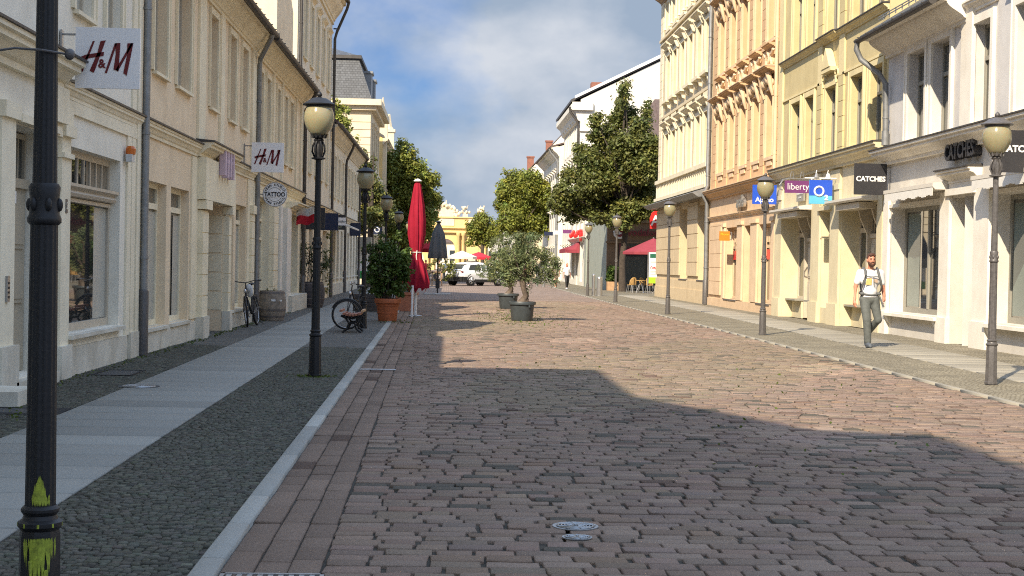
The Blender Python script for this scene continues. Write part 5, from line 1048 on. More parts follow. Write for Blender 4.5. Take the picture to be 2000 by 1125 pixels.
# far right signs
t = thing('shop_sign', 'glowing red script-like sign above a far shopfront on the right', 'sign', (9.55, 108, 3.75)); q = MB(); [q.ell((0, -1.2 + .35 * k, .16 * math.sin(k * 2.1)), (.06, .17, .22 + .08 * (k % 3)), 8, 6) for k in range(8)]; [q.ell((-.35 - .1 * k, -1.5, .12 * math.cos(k * 2)), (.13, .05, .2), 8, 6) for k in range(6)]; q.build('letters', 'red', t, smooth=60)
t = thing('shop_sign', 'small sign of dark, white and violet strips far off on the right', 'sign', (8.6, 118, 4.0)); 
for k, m_ in enumerate(('navy', 'sign_white', 'purple')): q = MB(); q.box(-1.1 + .75 * k, -.4 + .75 * k, -.05, .05, -.15 + .1 * k, .15 + .1 * k); q.build('panel', m_, t)
t = thing('awning', 'rounded burgundy shop awning far off on the right below the red sign', 'awning', (9.78, 112.5, 2.8)); q = MB()
for k in range(10):
    a, b = math.pi * k / 10, math.pi * (k + 1) / 10; q._add([(0, 1.2 * math.cos(a), .5), (0, 1.2 * math.cos(b), .5), (-.9 * math.sin(b), 1.2 * math.cos(b), -.1), (-.9 * math.sin(a), 1.2 * math.cos(a), -.1)], [(0, 1, 2, 3)]); q._add([(-.9 * math.sin(a), 1.2 * math.cos(a), -.1), (-.9 * math.sin(b), 1.2 * math.cos(b), -.1), (-.9 * math.sin(b), 1.2 * math.cos(b), -.35), (-.9 * math.sin(a), 1.2 * math.cos(a), -.35)], [(0, 1, 2, 3)])
q.build('fabric', 'cloth_burgundy', t)
t = thing('notice_board', 'white and lime advertising board on two posts at the cream house corner', 'board', (11.15, 80.0, 0)); q = MB(); q.box(-.33, .45, -.03, .03, .62, 2.3); q.build('panel', 'sign_white', t); q = MB(); q.box(-.33, .45, -.04, -.031, .62, .95); q.build('lime_band', 'lime', t); q = MB(); q.box(-.28, .4, -.04, -.031, 2.0, 2.22); q.build('header', 'green_dark', t)
text_obj('print', 'Öffnung', .2, 'red', t, (.06, -.04, 1.45), FACE_CAM, .004, .003); q = MB(); [q.box(-.25, .35, -.038, -.031, z, z + .03) for z in (1.75, 1.82, 1.25, 1.18, 1.1)]; q.build('small_print', 'blind', t); q = MB(); q.path([(-.38, 0, 0), (-.38, 0, 2.3)], .025, 6); q.path([(.1, 0, 0), (.1, 0, .62)], .025, 6); q.build('posts', 'steel', t)
t = thing('alarm_lamp', 'orange alarm lamp on the pale wall left of the downpipe', 'lamp', (-4.66, 21.85, 3.0)); q = MB(); q.box(-.07, .02, -.09, .09, -.09, .02); q.build('housing', 'blind_light', t); q = MB(); q.lathe([(.02, .07), (.10, .075), (.14, .05)], (-.02, 0, 0), 10); q.build('lens', 'alarm_orange', t)

# covers in the paving -------------------------------------------------------------
def cover(label, x, y, r, m='cast', z=.004, name='manhole_cover'):
    t = thing(name, label, 'manhole cover', (x, y, z)); q = MB(); q.lathe([(-.006, r), (.0, r), (.0, r * .9), (-.003, r * .88)], (0, 0, 0), 36, cap=True); q.build('frame', m, t)
    q = MB(); 
    for rr in (.2, .34, .48, .62, .76): q.torus((0, 0, .000), rr * r, r * .035, Euler((R(90), 0, 0)).to_matrix(), 32, 5)
    for k in range(8): a = k * math.pi / 4 + .2; q.box(*sorted((r * .2 * math.cos(a), r * .2 * math.cos(a) + .008)), -.004, .004, -.001, .004) if 0 else q.path([(r * .15 * math.cos(a), r * .15 * math.sin(a), .001), (r * .8 * math.cos(a), r * .8 * math.sin(a), .001)], .005, 4)
    q.build('pattern', 'cast', t); q = MB(); q.lathe([(-.004, r * .84), (-.002, r * .84)], (0, 0, 0), 32); q.build('recess', 'grate', t); return t
cover('round silvery manhole cover in the foreground setts', .765, 8.62, .135); cover('small silvery valve cover just in front of the round manhole cover', .745, 8.27, .085)
cover('round iron cover at the edge of the slab path on the left', -3.6, 17.45, .24, 'grate', .016)
t = thing('drain_grate', 'iron gully grate cut by the bottom edge of the picture', 'drain', (-.83, 7.02, -.002)); q = MB(); q.box(-.25, .25, -.20, -.18, -.02, .006); q.box(-.25, .25, .18, .20, -.02, .006); q.box(-.25, -.23, -.2, .2, -.02, .006); q.box(.23, .25, -.2, .2, -.02, .006); [q.box(-.22 + .05 * k, -.195 + .05 * k, -.18, .18, -.02, .003) for k in range(9)]; q.build('grate', 'cast', t); q = MB(); q.box(-.25, .25, -.2, .2, -.04, -.019); q.build('pit', 'black', t)
t = thing('drain_grate', 'long pale gully cover lying across the gutter stones beyond the second left lamp', 'drain', (-.98, 20.95, .0)); q = MB()
for k in range(10): u = (k - 4.5) / 10 * .5; q.box(u - .025, u + .025, -.055 - .35 * (u * u) * 1.2, .075 - .35 * u * u, -.002, .006)
q.build('cover', 'silver', t)
t = thing('cellar_grate', 'dark rectangular grate in the paving against the left wall', 'grate', (-4.28, 19.45, .014)); q = MB(); q.box(-.22, .22, -.42, .42, -.02, .0); q.build('grid', 'grate', t); q = MB(); q.box(-.26, -.222, -.46, .46, -.02, .006); q.box(.222, .26, -.46, .46, -.02, .006); q.box(-.22, .22, .422, .46, -.02, .006); q.box(-.22, .22, -.46, -.422, -.02, .006); q.build('frame', 'kerb_stone', t)
t = thing('cellar_grate', 'pale stone plate with a grey cover at the foot of the wall, far left', 'grate', (-4.15, 14.5, .012)); q = MB(); q.box(-.5, .45, -.35, .35, -.02, .003); q.build('frame', 'slab', t); q = MB(); q.box(-.3, .3, -.2, .2, .0035, .006); q.build('plate', 'grate', t)

# bicycles ------------------------------------------------------------------------
def bicycle(label, x, y, rz, lean, steer, fm, group=None, bag=None, bar='black', ladies=False):
    """frame plane is local X-Z, front towards +X"""
    t = thing('bicycle', label, 'bicycle', (x, y, .014), rz, group); t.rotation_euler = Euler((lean, 0, rz), 'XYZ')
    Rr = .335; I = Matrix.Identity(3)
    def wheel(cx, rot, nm='wheel'):
        w_ = MB(); w_.torus((0, 0, 0), Rr - .024, .024, rot, 36, 8); o = w_.build(nm, 'rubber', t, smooth=60); o.location = (cx, 0, Rr)
        q = MB(); q.torus((0, 0, 0), Rr - .042, .010, rot, 36, 6); q.build('rim', 'silver', o, smooth=60); q = MB()
        for k in range(14): a = k * math.pi / 7; q.path([rot @ Vector((.02 * math.cos(a), 0, .02 * math.sin(a))), rot @ Vector(((Rr - .05) * math.cos(a + .15), 0, (Rr - .05) * math.sin(a + .15)))], .0016, 3)
        q.path([rot @ Vector((0, -.05, 0)), rot @ Vector((0, .05, 0))], .018, 8); q.build('spokes', 'steel', o)
        q = MB(); 
        pts = [rot @ Vector(((Rr + .012) * math.cos(a), 0, (Rr + .012) * math.sin(a))) for a in [R(20 + 9 * k) for k in range(16)]]; q.path(pts, .019, 6); q.build('mudguard', 'black', o, smooth=60)
    st = Euler((0, 0, steer)).to_matrix(); wheel(-.53, I); wheel(.55, st)
    q = MB(); BB = (-.08, 0, .29); ST = (-.26, 0, .80); HT = (.36, 0, .86); HB = (.42, 0, .66); RA = (-.53, 0, Rr)
    if ladies: q.path([(-.13, 0, .42), (.15, 0, .56), HB], .022, 8); q.path([(-.20, 0, .62), (.1, 0, .66), HT], .020, 8)
    else: q.path([ST, HT], .023, 8); q.path([BB, HB], .034, 8)
    q.path([BB, ST], .021, 8); q.path([HT, HB], .027, 8)
    for s_ in (-.055, .055): q.path([(BB[0], s_ * .5, BB[2]), (RA[0], s_, RA[2])], .010, 6); q.path([(ST[0], s_ * .3, ST[2] - .06), (RA[0], s_, RA[2])], .009, 6)
    q.path([(-.25, 0, .78), (-.29, 0, .93)], .013, 6); q.build('frame', fm, t, smooth=60)
    q = MB(); 
    for s_ in (-.055, .055): p0 = st @ Vector((0, s_, 0)); q.path([(.42, s_ * .6, .66), (.47 + p0.x * .5, p0.y, .5), (.55 + p0.x, p0.y, Rr)], .012, 6)
    q.path([HT, (.33, 0, .98)], .014, 6); q.build('fork', fm, t, smooth=60)
    q = MB(); 
    hb = [(-.06, -.30, 1.02), (.02, -.22, 1.03), (.04, -.1, 1.0), (.0, 0, .985), (.04, .1, 1.0), (.02, .22, 1.03), (-.06, .30, 1.02)]; q.path([Vector((.34, 0, 0)) + st @ Vector(p_) for p_ in hb], .011, 8); h_ = q.build('handlebar', bar, t, smooth=60)
    q = MB(); [q.path([Vector((.34, 0, 0)) + st @ Vector((-.06, s_ * .30, 1.02)), Vector((.34, 0, 0)) + st @ Vector((-.10, s_ * .36, 1.015))], .017, 8) for s_ in (-1, 1)]; q.build('grip', 'black', h_)
    q = MB(); q.ell((-.33, 0, .955), (.13, .07, .03), 12, 6); q.ell((-.24, 0, .955), (.12, .028, .02), 10, 6); q.build('saddle', 'black', t, smooth=60)
    q = MB(); q.torus((BB[0], -.06, BB[2]), .085, .010, I, 20, 5); q.path([(BB[0], -.06, BB[2]), (BB[0] + .12, -.07, BB[2] - .12)], .010, 5); q.path([(BB[0], .06, BB[2]), (BB[0] - .12, .07, BB[2] + .12)], .010, 5); q.box(BB[0] + .08, BB[0] + .17, -.17, -.07, BB[2] - .14, BB[2] - .12); q.box(BB[0] - .17, BB[0] - .08, .07, .17, BB[2] + .11, BB[2] + .13); q.build('cranks', 'steel', t)
    q = MB(); q.path([(-.62, -.06, .72), (-.25, -.06, .72)], .007, 5); q.path([(-.62, .06, .72), (-.25, .06, .72)], .007, 5); q.path([(-.62, -.06, .72), (-.62, .06, .72)], .007, 5); q.path([(-.55, -.06, .72), RA], .006, 5); q.path([(-.55, .06, .72), RA], .006, 5); q.build('luggage_rack', 'black', t)
    q = MB(); q.path([(-.15, .02, .27), (-.19, .22, .02)], .010, 5); q.build('kickstand', 'black', t); q = MB(); q.ell((.45, 0, .80), (.05, .04, .05), 8, 6); q.build('lamp', 'silver', t, smooth=60)
    if bag: q = MB(); q.ell((.18, .04, .80), (.07, .09, .15), 10, 8); q.ell((.30, .05, .86), (.05, .07, .09), 10, 8); q.build('bag', bag, t, smooth=60)
    return t
bicycle('black bicycle seen end-on, parked against the left wall beside the barrel', -4.42, 33.6, R(-94), R(6), R(16), 'black', bag='blind_light')
bicycle('black bicycle with silver handlebar behind the small slatted bench', -2.12, 33.1, R(-104), R(-4), R(-66), 'car_black', bar='silver', ladies=True)

# bench end-on
t = thing('bench', 'short bench with red-brown curved wooden slats on iron feet beside the bicycle', 'bench', (-2.04, 31.75, .014)); q = MB()
for k in range(8):
    u = -.23 + .065 * k; zz = .42 - .05 * math.sin(k / 7 * math.pi) + (.04 if k in (0, 7) else 0)
    m_ = 1 if k == 7 else 0; q.k = m_; q.box(u - .024, u + .024, -.55, .45, zz - .022, zz + .02)
q.build('seat', ['wood_red', 'wood_pale'], t)
for yy in (-.42, .32): q = MB(); q.path([(-.23, yy, .36), (-.12, yy, .30), (-.06, yy, .2), (-.1, yy, .08), (-.2, yy, 0)], .024, 6); q.path([(.23, yy, .36), (.12, yy, .30), (.06, yy, .2), (.1, yy, .08), (.2, yy, 0)], .024, 6); q.path([(-.2, yy, .34), (0, yy, .30), (.2, yy, .34)], .022, 6); q.path([(-.07, yy, .2), (.07, yy, .2)], .02, 6); q.build('leg', 'iron', t)

# foliage -------------------------------------------------------------------------
def leaves(name, parent, clumps, m, size, per=14, aspect=.55, up=.5, dark=.55, seed=1, spread=.5, core=0.0):
    """clumps: list (x, y, z, r). Each clump is a spray of small leaves with its own tone; real geometry only"""
    rs_ = np.random.RandomState(seed); C = np.array([c[:3] for c in clumps]); Rd = np.array([c[3] for c in clumps]); n = len(C) * per
    d = rs_.normal(0, 1, (n, 3)); d /= np.linalg.norm(d, axis=1)[:, None]; rad = rs_.rand(n, 1) ** .45
    pos = np.repeat(C, per, 0) + d * rad * np.repeat(Rd, per)[:, None]
    nor = d * .8 + rs_.normal(0, spread, (n, 3)) + np.array([0, 0, up]); nor /= np.linalg.norm(nor, axis=1)[:, None]
    a = np.cross(nor, rs_.normal(0, 1, (n, 3))); a /= np.linalg.norm(a, axis=1)[:, None]; b = np.cross(nor, a)
    s = size * rs_.uniform(.6, 1.3, (n, 1)); V = np.zeros((n, 4, 3))
    V[:, 0] = pos - a * s; V[:, 1] = pos - b * s * aspect + nor * s * .12; V[:, 2] = pos + a * s; V[:, 3] = pos + b * s * aspect + nor * s * .12
    ton = np.clip(rs_.normal(1, .22, (len(C), 1)), .45, 1.7); warm = rs_.normal(0, .08, (len(C), 1))
    T = np.repeat(np.hstack([ton * (1 + warm), ton, ton * (1 - warm)]), per, 0) * np.clip(rs_.normal(1, .15, (n, 1)), .5, 1.6)
    return numpy_mesh(name, V.reshape(-1, 3), np.arange(n * 4).reshape(-1, 4), [m], None, np.repeat(T, 4, 0), parent)
def fill_blobs(blobs, per_m3, seed, r, shell=.55):
    rs_ = random.Random(seed); out = []
    for (x, y, z, rx, ry, rz) in blobs:
        n = max(3, int(per_m3 * rx * ry * rz * 4.2))
        for _ in range(n):
            while True:
                u = Vector((rs_.gauss(0, 1), rs_.gauss(0, 1), rs_.gauss(0, 1)))
                if u.length > .01: break
            u.normalize(); k = shell + (1 - shell) * rs_.random() ** .7
            out.append((x + u.x * rx * k, y + u.y * ry * k, z + u.z * rz * k, r * rs_.uniform(.55, 1.25)))
    return out
def tree(label, base, blobs, lm, trunk_r, fork, leaf, per_m3, clr, seed, bark='bark', per=14, name='tree', group=None, dark=1):
    t = thing(name, label, 'tree', base, 0, group); bx, by, bz = base; r0 = random.Random(seed + 5)
    for bl_ in list(blobs):                                          # ragged tufts round the outline
        for _ in range(3):
            u = Vector((r0.gauss(0, 1), r0.gauss(0, 1), r0.gauss(0, 1))).normalized(); k = r0.uniform(.9, 1.25); s_ = r0.uniform(.18, .4)
            blobs.append((bl_[0] + u.x * bl_[3] * k, bl_[1] + u.y * bl_[4] * k, bl_[2] + u.z * bl_[5] * k, bl_[3] * s_, bl_[4] * s_, bl_[5] * s_))
    rel = [(x - bx, y - by, z, a, b, c) for x, y, z, a, b, c in blobs]
    q = MB(); top = max(r_[2] for r_ in rel); rr = random.Random(seed)
    pts = [(0, 0, 0), (rr.gauss(0, .05), rr.gauss(0, .05), fork * .5), (rr.gauss(0, .1), rr.gauss(0, .1), fork), (rr.gauss(0, .2), rr.gauss(0, .2), (fork + top) / 2), (rr.gauss(0, .1), 0, top)]
    q.path(pts, [trunk_r * 1.25, trunk_r, trunk_r * .85, trunk_r * .5, trunk_r * .12], 10); q.build('trunk', M and bark, t, smooth=60)
    q = MB()
    for (x, y, z, a, b, c) in rel[:len(rel) // 4]:
        s0 = Vector((0, 0, fork + max(0, (z - fork)) * rr.uniform(.15, .5))); e = Vector((x, y, z)); mid = (s0 + e) / 2 + Vector((rr.gauss(0, .2), rr.gauss(0, .2), rr.uniform(-.3, .1)))
        q.path([s0, mid, e], [trunk_r * .38, trunk_r * .25, trunk_r * .08], 6)
        for _ in range(5):
            d = Vector((rr.uniform(-1, 1) * a, rr.uniform(-1, 1) * b, rr.uniform(-.8, .8) * c)) * .8; q.path([e * .7 + mid * .3, e + d * .5, e + d], [trunk_r * .12, trunk_r * .08, trunk_r * .03], 4)
    q.build('branches', bark, t, smooth=60)
    leaves('crown', t, fill_blobs(rel, per_m3, seed, clr), lm, leaf, per, seed=seed)
    return t
def pxblobs(Y, lst, dep=1.0, seed=0):
    rr = random.Random(seed); s = Y / FPX; out = []
    for (px, py, rx, ry) in lst:
        x, z = P(px, py, Y); out.append((x, Y + rr.uniform(-1, 1) * dep, z, rx * s, (rx + ry) * .5 * s, ry * s))
    return out
bl = pxblobs(88, [(1217, 188, 9, 26), (1222, 222, 26, 24), (1202, 245, 18, 16), (1247, 250, 20, 18), (1262, 222, 8, 20), (1165, 238, 14, 16), (1172, 262, 22, 16), (1185, 290, 28, 20), (1222, 290, 34, 30), (1262, 292, 26, 26), (1138, 292, 14, 14),
                  (1150, 318, 28, 20), (1196, 330, 36, 28), (1243, 335, 36, 30), (1275, 330, 18, 28), (1120, 345, 26, 18), (1160, 362, 36, 24), (1210, 372, 40, 28), (1258, 378, 32, 30), (1100, 378, 24, 18), (1090, 402, 22, 16), (1135, 400, 36, 22), (1180, 408, 36, 22), (1228, 412, 38, 22), (1266, 408, 24, 22), (1120, 422, 20, 9), (1175, 430, 24, 10), (1205, 438, 20, 10)], 1.3, 1)
tree('big dark green tree before the phone shop, its crown rising against the white gable', (10.35, 88, 0), bl, 'leaf_dark', .20, 3.6, .105, 62, .36, 11, per=17)
bl = pxblobs(150, [(1010, 345, 20, 14), (1000, 372, 30, 26), (1035, 362, 26, 26), (1062, 380, 22, 22), (990, 400, 20, 22), (1025, 400, 34, 26), (1060, 415, 22, 24), (1000, 430, 26, 24), (1038, 440, 30, 24), (985, 445, 16, 16)], 1.5, 2)
tree('mid green tree in the distance right of centre, below the white gabled roof', (7.0, 150, 0), bl, 'leaf_mid', .3, 3.5, .15, 17, .5, 12, per=20)
bl = pxblobs(215, [(940, 428, 14, 12), (932, 448, 20, 18), (952, 440, 14, 16), (925, 468, 12, 10), (948, 466, 16, 16), (965, 455, 10, 12)], 1.5, 3)
tree('small green tree in front of the right side of the yellow gate', (4.8, 215, 0), bl, 'leaf_mid', .3, 3.0, .19, 10, .6, 13, per=20)
bl = pxblobs(118, [(790, 300, 20, 22), (770, 330, 20, 30), (805, 335, 28, 26), (835, 355, 20, 20), (850, 352, 10, 10), (780, 380, 30, 30), (820, 385, 30, 26), (845, 395, 16, 14), (800, 425, 34, 28), (835, 425, 22, 20), (770, 440, 24, 26), (828, 455, 22, 16), (850, 385, 8, 8), (800, 460, 30, 20)], 1.5, 4)
tree('large green tree on the left side behind the red closed parasol', (-3.6, 118, 0), bl, 'leaf_mid', .35, 3.0, .13, 30, .42, 14, per=18)
bl = pxblobs(88, [(700, 300, 12, 14), (712, 335, 20, 24), (698, 370, 14, 26), (725, 380, 22, 26), (745, 395, 16, 20), (705, 415, 20, 24), (735, 425, 22, 20), (760, 420, 14, 18), (700, 440, 16, 16), (722, 355, 16, 18)], .8, 5)
tree('dark tree on the left standing before the mansard building, behind the lamps', (-4.7, 88, 0), bl, 'leaf_dark', .22, 3.0, .105, 60, .34, 15)
bl = pxblobs(92, [(655, 205, 12, 14), (668, 225, 14, 16), (662, 255, 14, 16), (678, 250, 12, 14), (685, 275, 10, 12), (670, 290, 18, 16), (650, 240, 14, 30)], .8, 6)
tree('slender tree top showing above the low roof before the mansard building', (-7.4, 92, 0), bl, 'leaf_mid', .2, 5.0, .12, 24, .3, 16)

def pot(t, prof, m, n=28, soil=None, rim=None):
    q = MB(); q.lathe(prof, (0, 0, 0), n, cap=False); q._add([(prof[0][1] * math.cos(2 * math.pi * i / n), prof[0][1] * math.sin(2 * math.pi * i / n), prof[0][0]) for i in range(n)], [tuple(range(n))]); q.build('pot', m, t, smooth=40)
    q = MB(); q.lathe([(soil[0] - .01, soil[1]), (soil[0], soil[1])], (0, 0, 0), n); q.build('soil', 'soil', t)
# terracotta pot + laurel
t = thing('potted_shrub', 'big dark green shrub in a round terracotta pot left of the red parasol', 'potted plant', (-1.56, 37.9, .0)); 
pot(t, [(0, .225), (.02, .235), (.20, .255), (.205, .268), (.23, .268), (.235, .258), (.40, .285), (.405, .30), (.43, .30), (.435, .29), (.46, .30), (.47, .335), (.57, .345), (.585, .335), (.585, .30), (.50, .28)], 'terracotta', soil=(.52, .28))
q = MB(); rr = random.Random(3)
for k in range(14): a = rr.uniform(0, 6.28); q.path([(.1 * math.cos(a), .1 * math.sin(a), .5), (.25 * math.cos(a), .25 * math.sin(a), 1.0), (.42 * math.cos(a + .2), .42 * math.sin(a + .2), rr.uniform(1.3, 1.9))], [.018, .012, .006], 5)
q.build('stems', 'bark', t)
leaves('foliage', t, fill_blobs([(0, 0, 1.25, .50, .45, .52), (-.1, 0, 1.65, .38, .38, .36), (.22, 0, 1.5, .30, .35, .42), (-.35, 0, 1.05, .22, .3, .35), (.3, 0, .95, .26, .3, .3), (0.05, 0, 1.92, .2, .2, .18), (-.50, 0, 1.60, .16, .16, .14), (.46, 0, 1.2, .16, .2, .2), (-.42, 0, 1.25, .2, .2, .2), (.12, 0, 2.05, .14, .14, .14), (-.02, 0, .8, .35, .35, .22), (.38, -.1, 1.78, .14, .14, .14), (-.2, 0, 2.1, .10, .10, .16), (.22, 0, 2.2, .07, .07, .14), (-.52, -.1, 1.85, .10, .10, .10), (.5, .1, 1.6, .12, .1, .1), (-.3, -.2, .9, .15, .15, .12)], 200, 21, .12), 'leaf_shrub', .050, 26, .5, seed=21)
t = thing('potted_shrub', 'reddish square planter with a shrub, half hidden behind the red parasol', 'potted plant', (-1.32, 46.3, 0)); q = MB(); q.prism([(-.28, 0), (.28, 0), (.34, .56), (-.34, .56)], lambda u, v, t_: (u, t_, v), -.3, .3); q.box(-.37, .37, -.33, .33, .50, .58); q.build('pot', 'terracotta_pale', t)
leaves('foliage', t, fill_blobs([(0, 0, 1.0, .4, .4, .4), (.1, 0, 1.5, .38, .35, .4), (.25, 0, 1.3, .3, .3, .3), (-.2, 0, 1.6, .3, .3, .3)], 70, 22, .13), 'leaf_hedge', .055, 18, .5, seed=22)
t = thing('wooden_trough', 'dark wooden trough with low plants between the lamp and the terracotta pot', 'planter', (-2.35, 45.2, 0)); q = MB(); [q.box(-.55, .55, -.25 + .0, .25, .02 + .13 * k, .14 + .13 * k) for k in range(4)]; q.build('boards', 'wood_dark', t); leaves('foliage', t, fill_blobs([(0, 0, .75, .5, .25, .25)], 70, 23, .1), 'leaf_dark', .05, 14, seed=23)
# barrels
def barrel(label, x, y, r, h, m, group='wine barrel planters'):
    t = thing('barrel_planter', label, 'barrel', (x, y, .01), 0, group); q = MB()
    q.lathe([(0, r * .82), (h * .12, r * .90), (h * .3, r * .975), (h * .5, r * 1.01), (h * .7, r * .985), (h * .88, r * .92), (h, r * .86), (h, r * .80), (h * .93, r * .80)], (0, 0, 0), 40, lambda a, z: 1 - .012 * (abs(math.sin(a * 10)) < .18)); q.build('staves', m, t, smooth=35)
    for z in (.1, .32, .9): q = MB(); q.lathe([(h * z, r * (.90 if z < .2 else .99 if z < .5 else .925)), (h * z + .045, r * (.93 if z < .2 else 1.01 if z < .5 else .90))], (0, 0, 0), 40, cap=False); q.build('hoop', 'rust', t, smooth=60)
    q = MB(); q.lathe([(h * .93, r * .87), (h * .94, r * .87)], (0, 0, 0), 24); q.build('soil', 'soil', t); return t
t = barrel('grey wooden barrel with small pale labels beside the left downpipe', -4.40, 37.1, .345, .74, 'barrel'); q = MB(); q.box(.02, .12, -.352, -.342, .48, .53); q.box(.22, .27, -.31, -.27, .48, .52); q.build('label', 'sign_white', t)
leaves('low_plants', t, fill_blobs([(-.1, 0, .74, .25, .25, .06)], 200, 24, .05), 'leaf_dark', .03, 10, seed=24)
t = barrel('dark wooden barrel planter with tall bamboo-like leaves, behind the second left lamp', -4.42, 47.9, .42, .82, 'barrel_dark')
leaves('foliage', t, fill_blobs([(-.1, 0, 1.35, .48, .4, .40), (.25, 0, 1.5, .42, .4, .38), (-.2, 0, 1.85, .36, .35, .3), (.4, 0, 1.15, .25, .3, .3)], 60, 25, .16), 'leaf_bamboo', .10, 14, .16, up=.2, seed=25, spread=.9)
q = MB(); [q.path([(rr.uniform(-.2, .2), rr.uniform(-.2, .2), .7), (rr.uniform(-.35, .35), rr.uniform(-.2, .2), 1.8)], .010, 4) for _ in range(14)]; q.build('canes', 'leaf_bamboo', t)
t = thing('climbing_plant', 'narrow climbing plant on the pipe of the left house behind the barrel', 'plant', (-4.75, 58.2, 0)); leaves('foliage', t, fill_blobs([(0, 0, z, .12, .14, .3) for z in (.3, .8, 1.3, 1.8, 2.3, 2.7)], 300, 26, .08), 'leaf_dark', .04, 10, seed=26)
# olives
def olive(label, x, y, seed, s=1.0):
    t = thing('potted_olive', label, 'olive tree', (x, y, 0), 0, 'olive trees in black tubs on the roadway'); 
    pot(t, [(0, .275), (.02, .285), (.40, .325), (.43, .33), (.44, .37), (.50, .375), (.52, .365), (.52, .335), (.44, .32)], 'pot_black', soil=(.46, .32))
    q = MB(); [q.box(-.34 * 0 + .355 * math.cos(a) - .02, .355 * math.cos(a) + .02, .355 * math.sin(a) - .02, .355 * math.sin(a) + .02, .37, .43) for a in (R(-60), R(120))]; q.build('handle', 'pot_black', t)
    rr = random.Random(seed); q = MB()
    q.path([(-.02, 0, .44), (.03, .02, .55), (.10, 0, .68), (.04, 0, .85), (.0, 0, 1.05), (.04, 0, 1.3)], [.15, .10, .085, .075, .09, .06], 12); q.path([(.08, .03, .44), (.12, .03, .58), (.08, 0, .72)], [.09, .06, .05], 8)
    for k in range(8): a = rr.uniform(0, 6.28); q.path([(.02, 0, 1.05), (.2 * math.cos(a), .2 * math.sin(a), 1.35), (.5 * math.cos(a), .5 * math.sin(a), rr.uniform(1.4, 2.0))], [.05, .03, .01], 6)
    q.build('trunk', 'bark_olive', t, smooth=60); return t
LOW = [(-.35, 0, 1.15, .35, .35, .22), (.30, 0, 1.12, .34, .35, .22), (.75, 0, 1.22, .28, .3, .24), (-.75, 0, 1.3, .26, .3, .26), (.85, 0, 1.5, .22, .3, .26)]
t = olive('olive tree in the nearer black tub on the sunny roadway', 1.98, 39.9, 1)
oc = fill_blobs([(-.25, 0, 1.62, .50, .45, .40), (.35, 0, 1.68, .52, .45, .38), (.05, 0, 2.05, .50, .45, .34), (-.45, 0, 1.35, .30, .35, .30), (.72, 0, 1.55, .32, .35, .30), (.0, 0, 1.45, .45, .4, .26), (-.62, 0, 1.75, .24, .25, .25), (.3, 0, 2.3, .2, .2, .14), (-.2, 0, 2.28, .18, .2, .16), (.55, 0, 1.3, .2, .2, .2)] + LOW, 95, 31, .16, .2)
leaves('crown', t, oc, 'leaf_olive', .055, 44, .22, up=.2, seed=31, spread=.9)
t = olive('olive tree in the farther black tub, partly hidden behind the nearer one', 2.02, 50.4, 2)
leaves('crown', t, fill_blobs([(-.2, 0, 1.6, .5, .45, .42), (-.35, 0, 2.0, .42, .4, .4), (.2, 0, 2.0, .45, .4, .42), (-.55, 0, 1.45, .32, .35, .28), (.4, 0, 1.5, .4, .35, .34), (-.1, 0, 2.4, .3, .3, .22)] + [(x * .8 - .25, y, z, a_, b_, c_) for x, y, z, a_, b_, c_ in LOW], 80, 32, .17, .2), 'leaf_olive', .060, 40, .22, up=.2, seed=32, spread=.9)
# hedge planter
t = thing('hedge_planter', 'clipped green hedge in a tan wooden box beside the shop on the right', 'planter', (10.35, 91.0, 0)); q = MB(); q.box(-.62, .42, -.3, .3, 0, .55); q.build('box', 'wood_pale', t); rr = random.Random(8)
leaves('hedge', t, [(rr.uniform(-.6, .4), rr.uniform(-.28, .28), rr.uniform(.6, 1.45), .12) for _ in range(420)], 'leaf_hedge', .06, 12, .6, seed=33)

# parasols ------------------------------------------------------------------------
t = thing('closed_parasol', 'tall closed crimson parasol tied at its middle on a white pole', 'parasol', (-.93, 41.5, 0)); z0 = 0
prof = [(.86, .05), (.80, .30), (.98, .32), (1.2, .29), (1.45, .22), (1.62, .15), (1.80, .135), (1.95, .17), (2.3, .225), (2.7, .225), (3.1, .18), (3.45, .125), (3.7, .085), (3.78, .04)]
q = MB(); q.lathe(prof[1:], (0, 0, 0), 96, lambda a, z: 1 + (.20 if z < 1.6 else .10) * math.cos(a * 8 + .6 * math.sin(z * 3)) + .06 * math.cos(a * 17 + z * 2), cap=False)
for k in range(8): a = k * math.pi / 4; q._add([(.30 * math.cos(a - .3), .30 * math.sin(a - .3), .84), (.34 * math.cos(a + .3), .34 * math.sin(a + .3), .84), (.24 * math.cos(a), .24 * math.sin(a), .66 + .05 * (k % 3))], [(0, 1, 2)])
q.build('cloth', 'cloth_red', t, smooth=70)
q = MB(); q.torus((0, 0, 1.80), .145, .012, Euler((R(90), 0, 0)).to_matrix(), 24, 5); q.path([(.02, -.15, 1.85), (.0, -.17, 1.7), (.02, -.16, 1.5)], .014, 5); q.build('tie_cord', 'cloth_white', t)
q = MB(); q.path([(0, 0, 0), (0, 0, 3.78)], .045, 10); q.path([(-.09, -.4, .0), (-.08, -.35, .88)], .035, 8); q.build('pole', 'white', t, smooth=60); q = MB(); q.lathe([(3.78, .11), (3.80, .12), (3.83, .08), (3.86, .02)], (0, 0, 0), 14); q.build('finial', 'cloth_white', t); q = MB(); q.lathe([(0, .2), (.03, .2), (.05, .05)], (0, 0, 0), 16); q.build('base', 'steel', t)
t = thing('closed_parasol', 'closed grey parasol on a dark pole with a flat crossed foot', 'parasol', (-.55, 70.5, 0)); q = MB(); q.lathe([(1.72, .40), (1.75, .42), (2.1, .38), (2.5, .33), (2.9, .27), (3.2, .15), (3.4, .06)], (0, 0, 0), 72, lambda a, z: 1 + .16 * math.cos(a * 7 + z) + .05 * math.cos(a * 15), cap=False); q.build('cloth', 'cloth_grey', t, smooth=70)
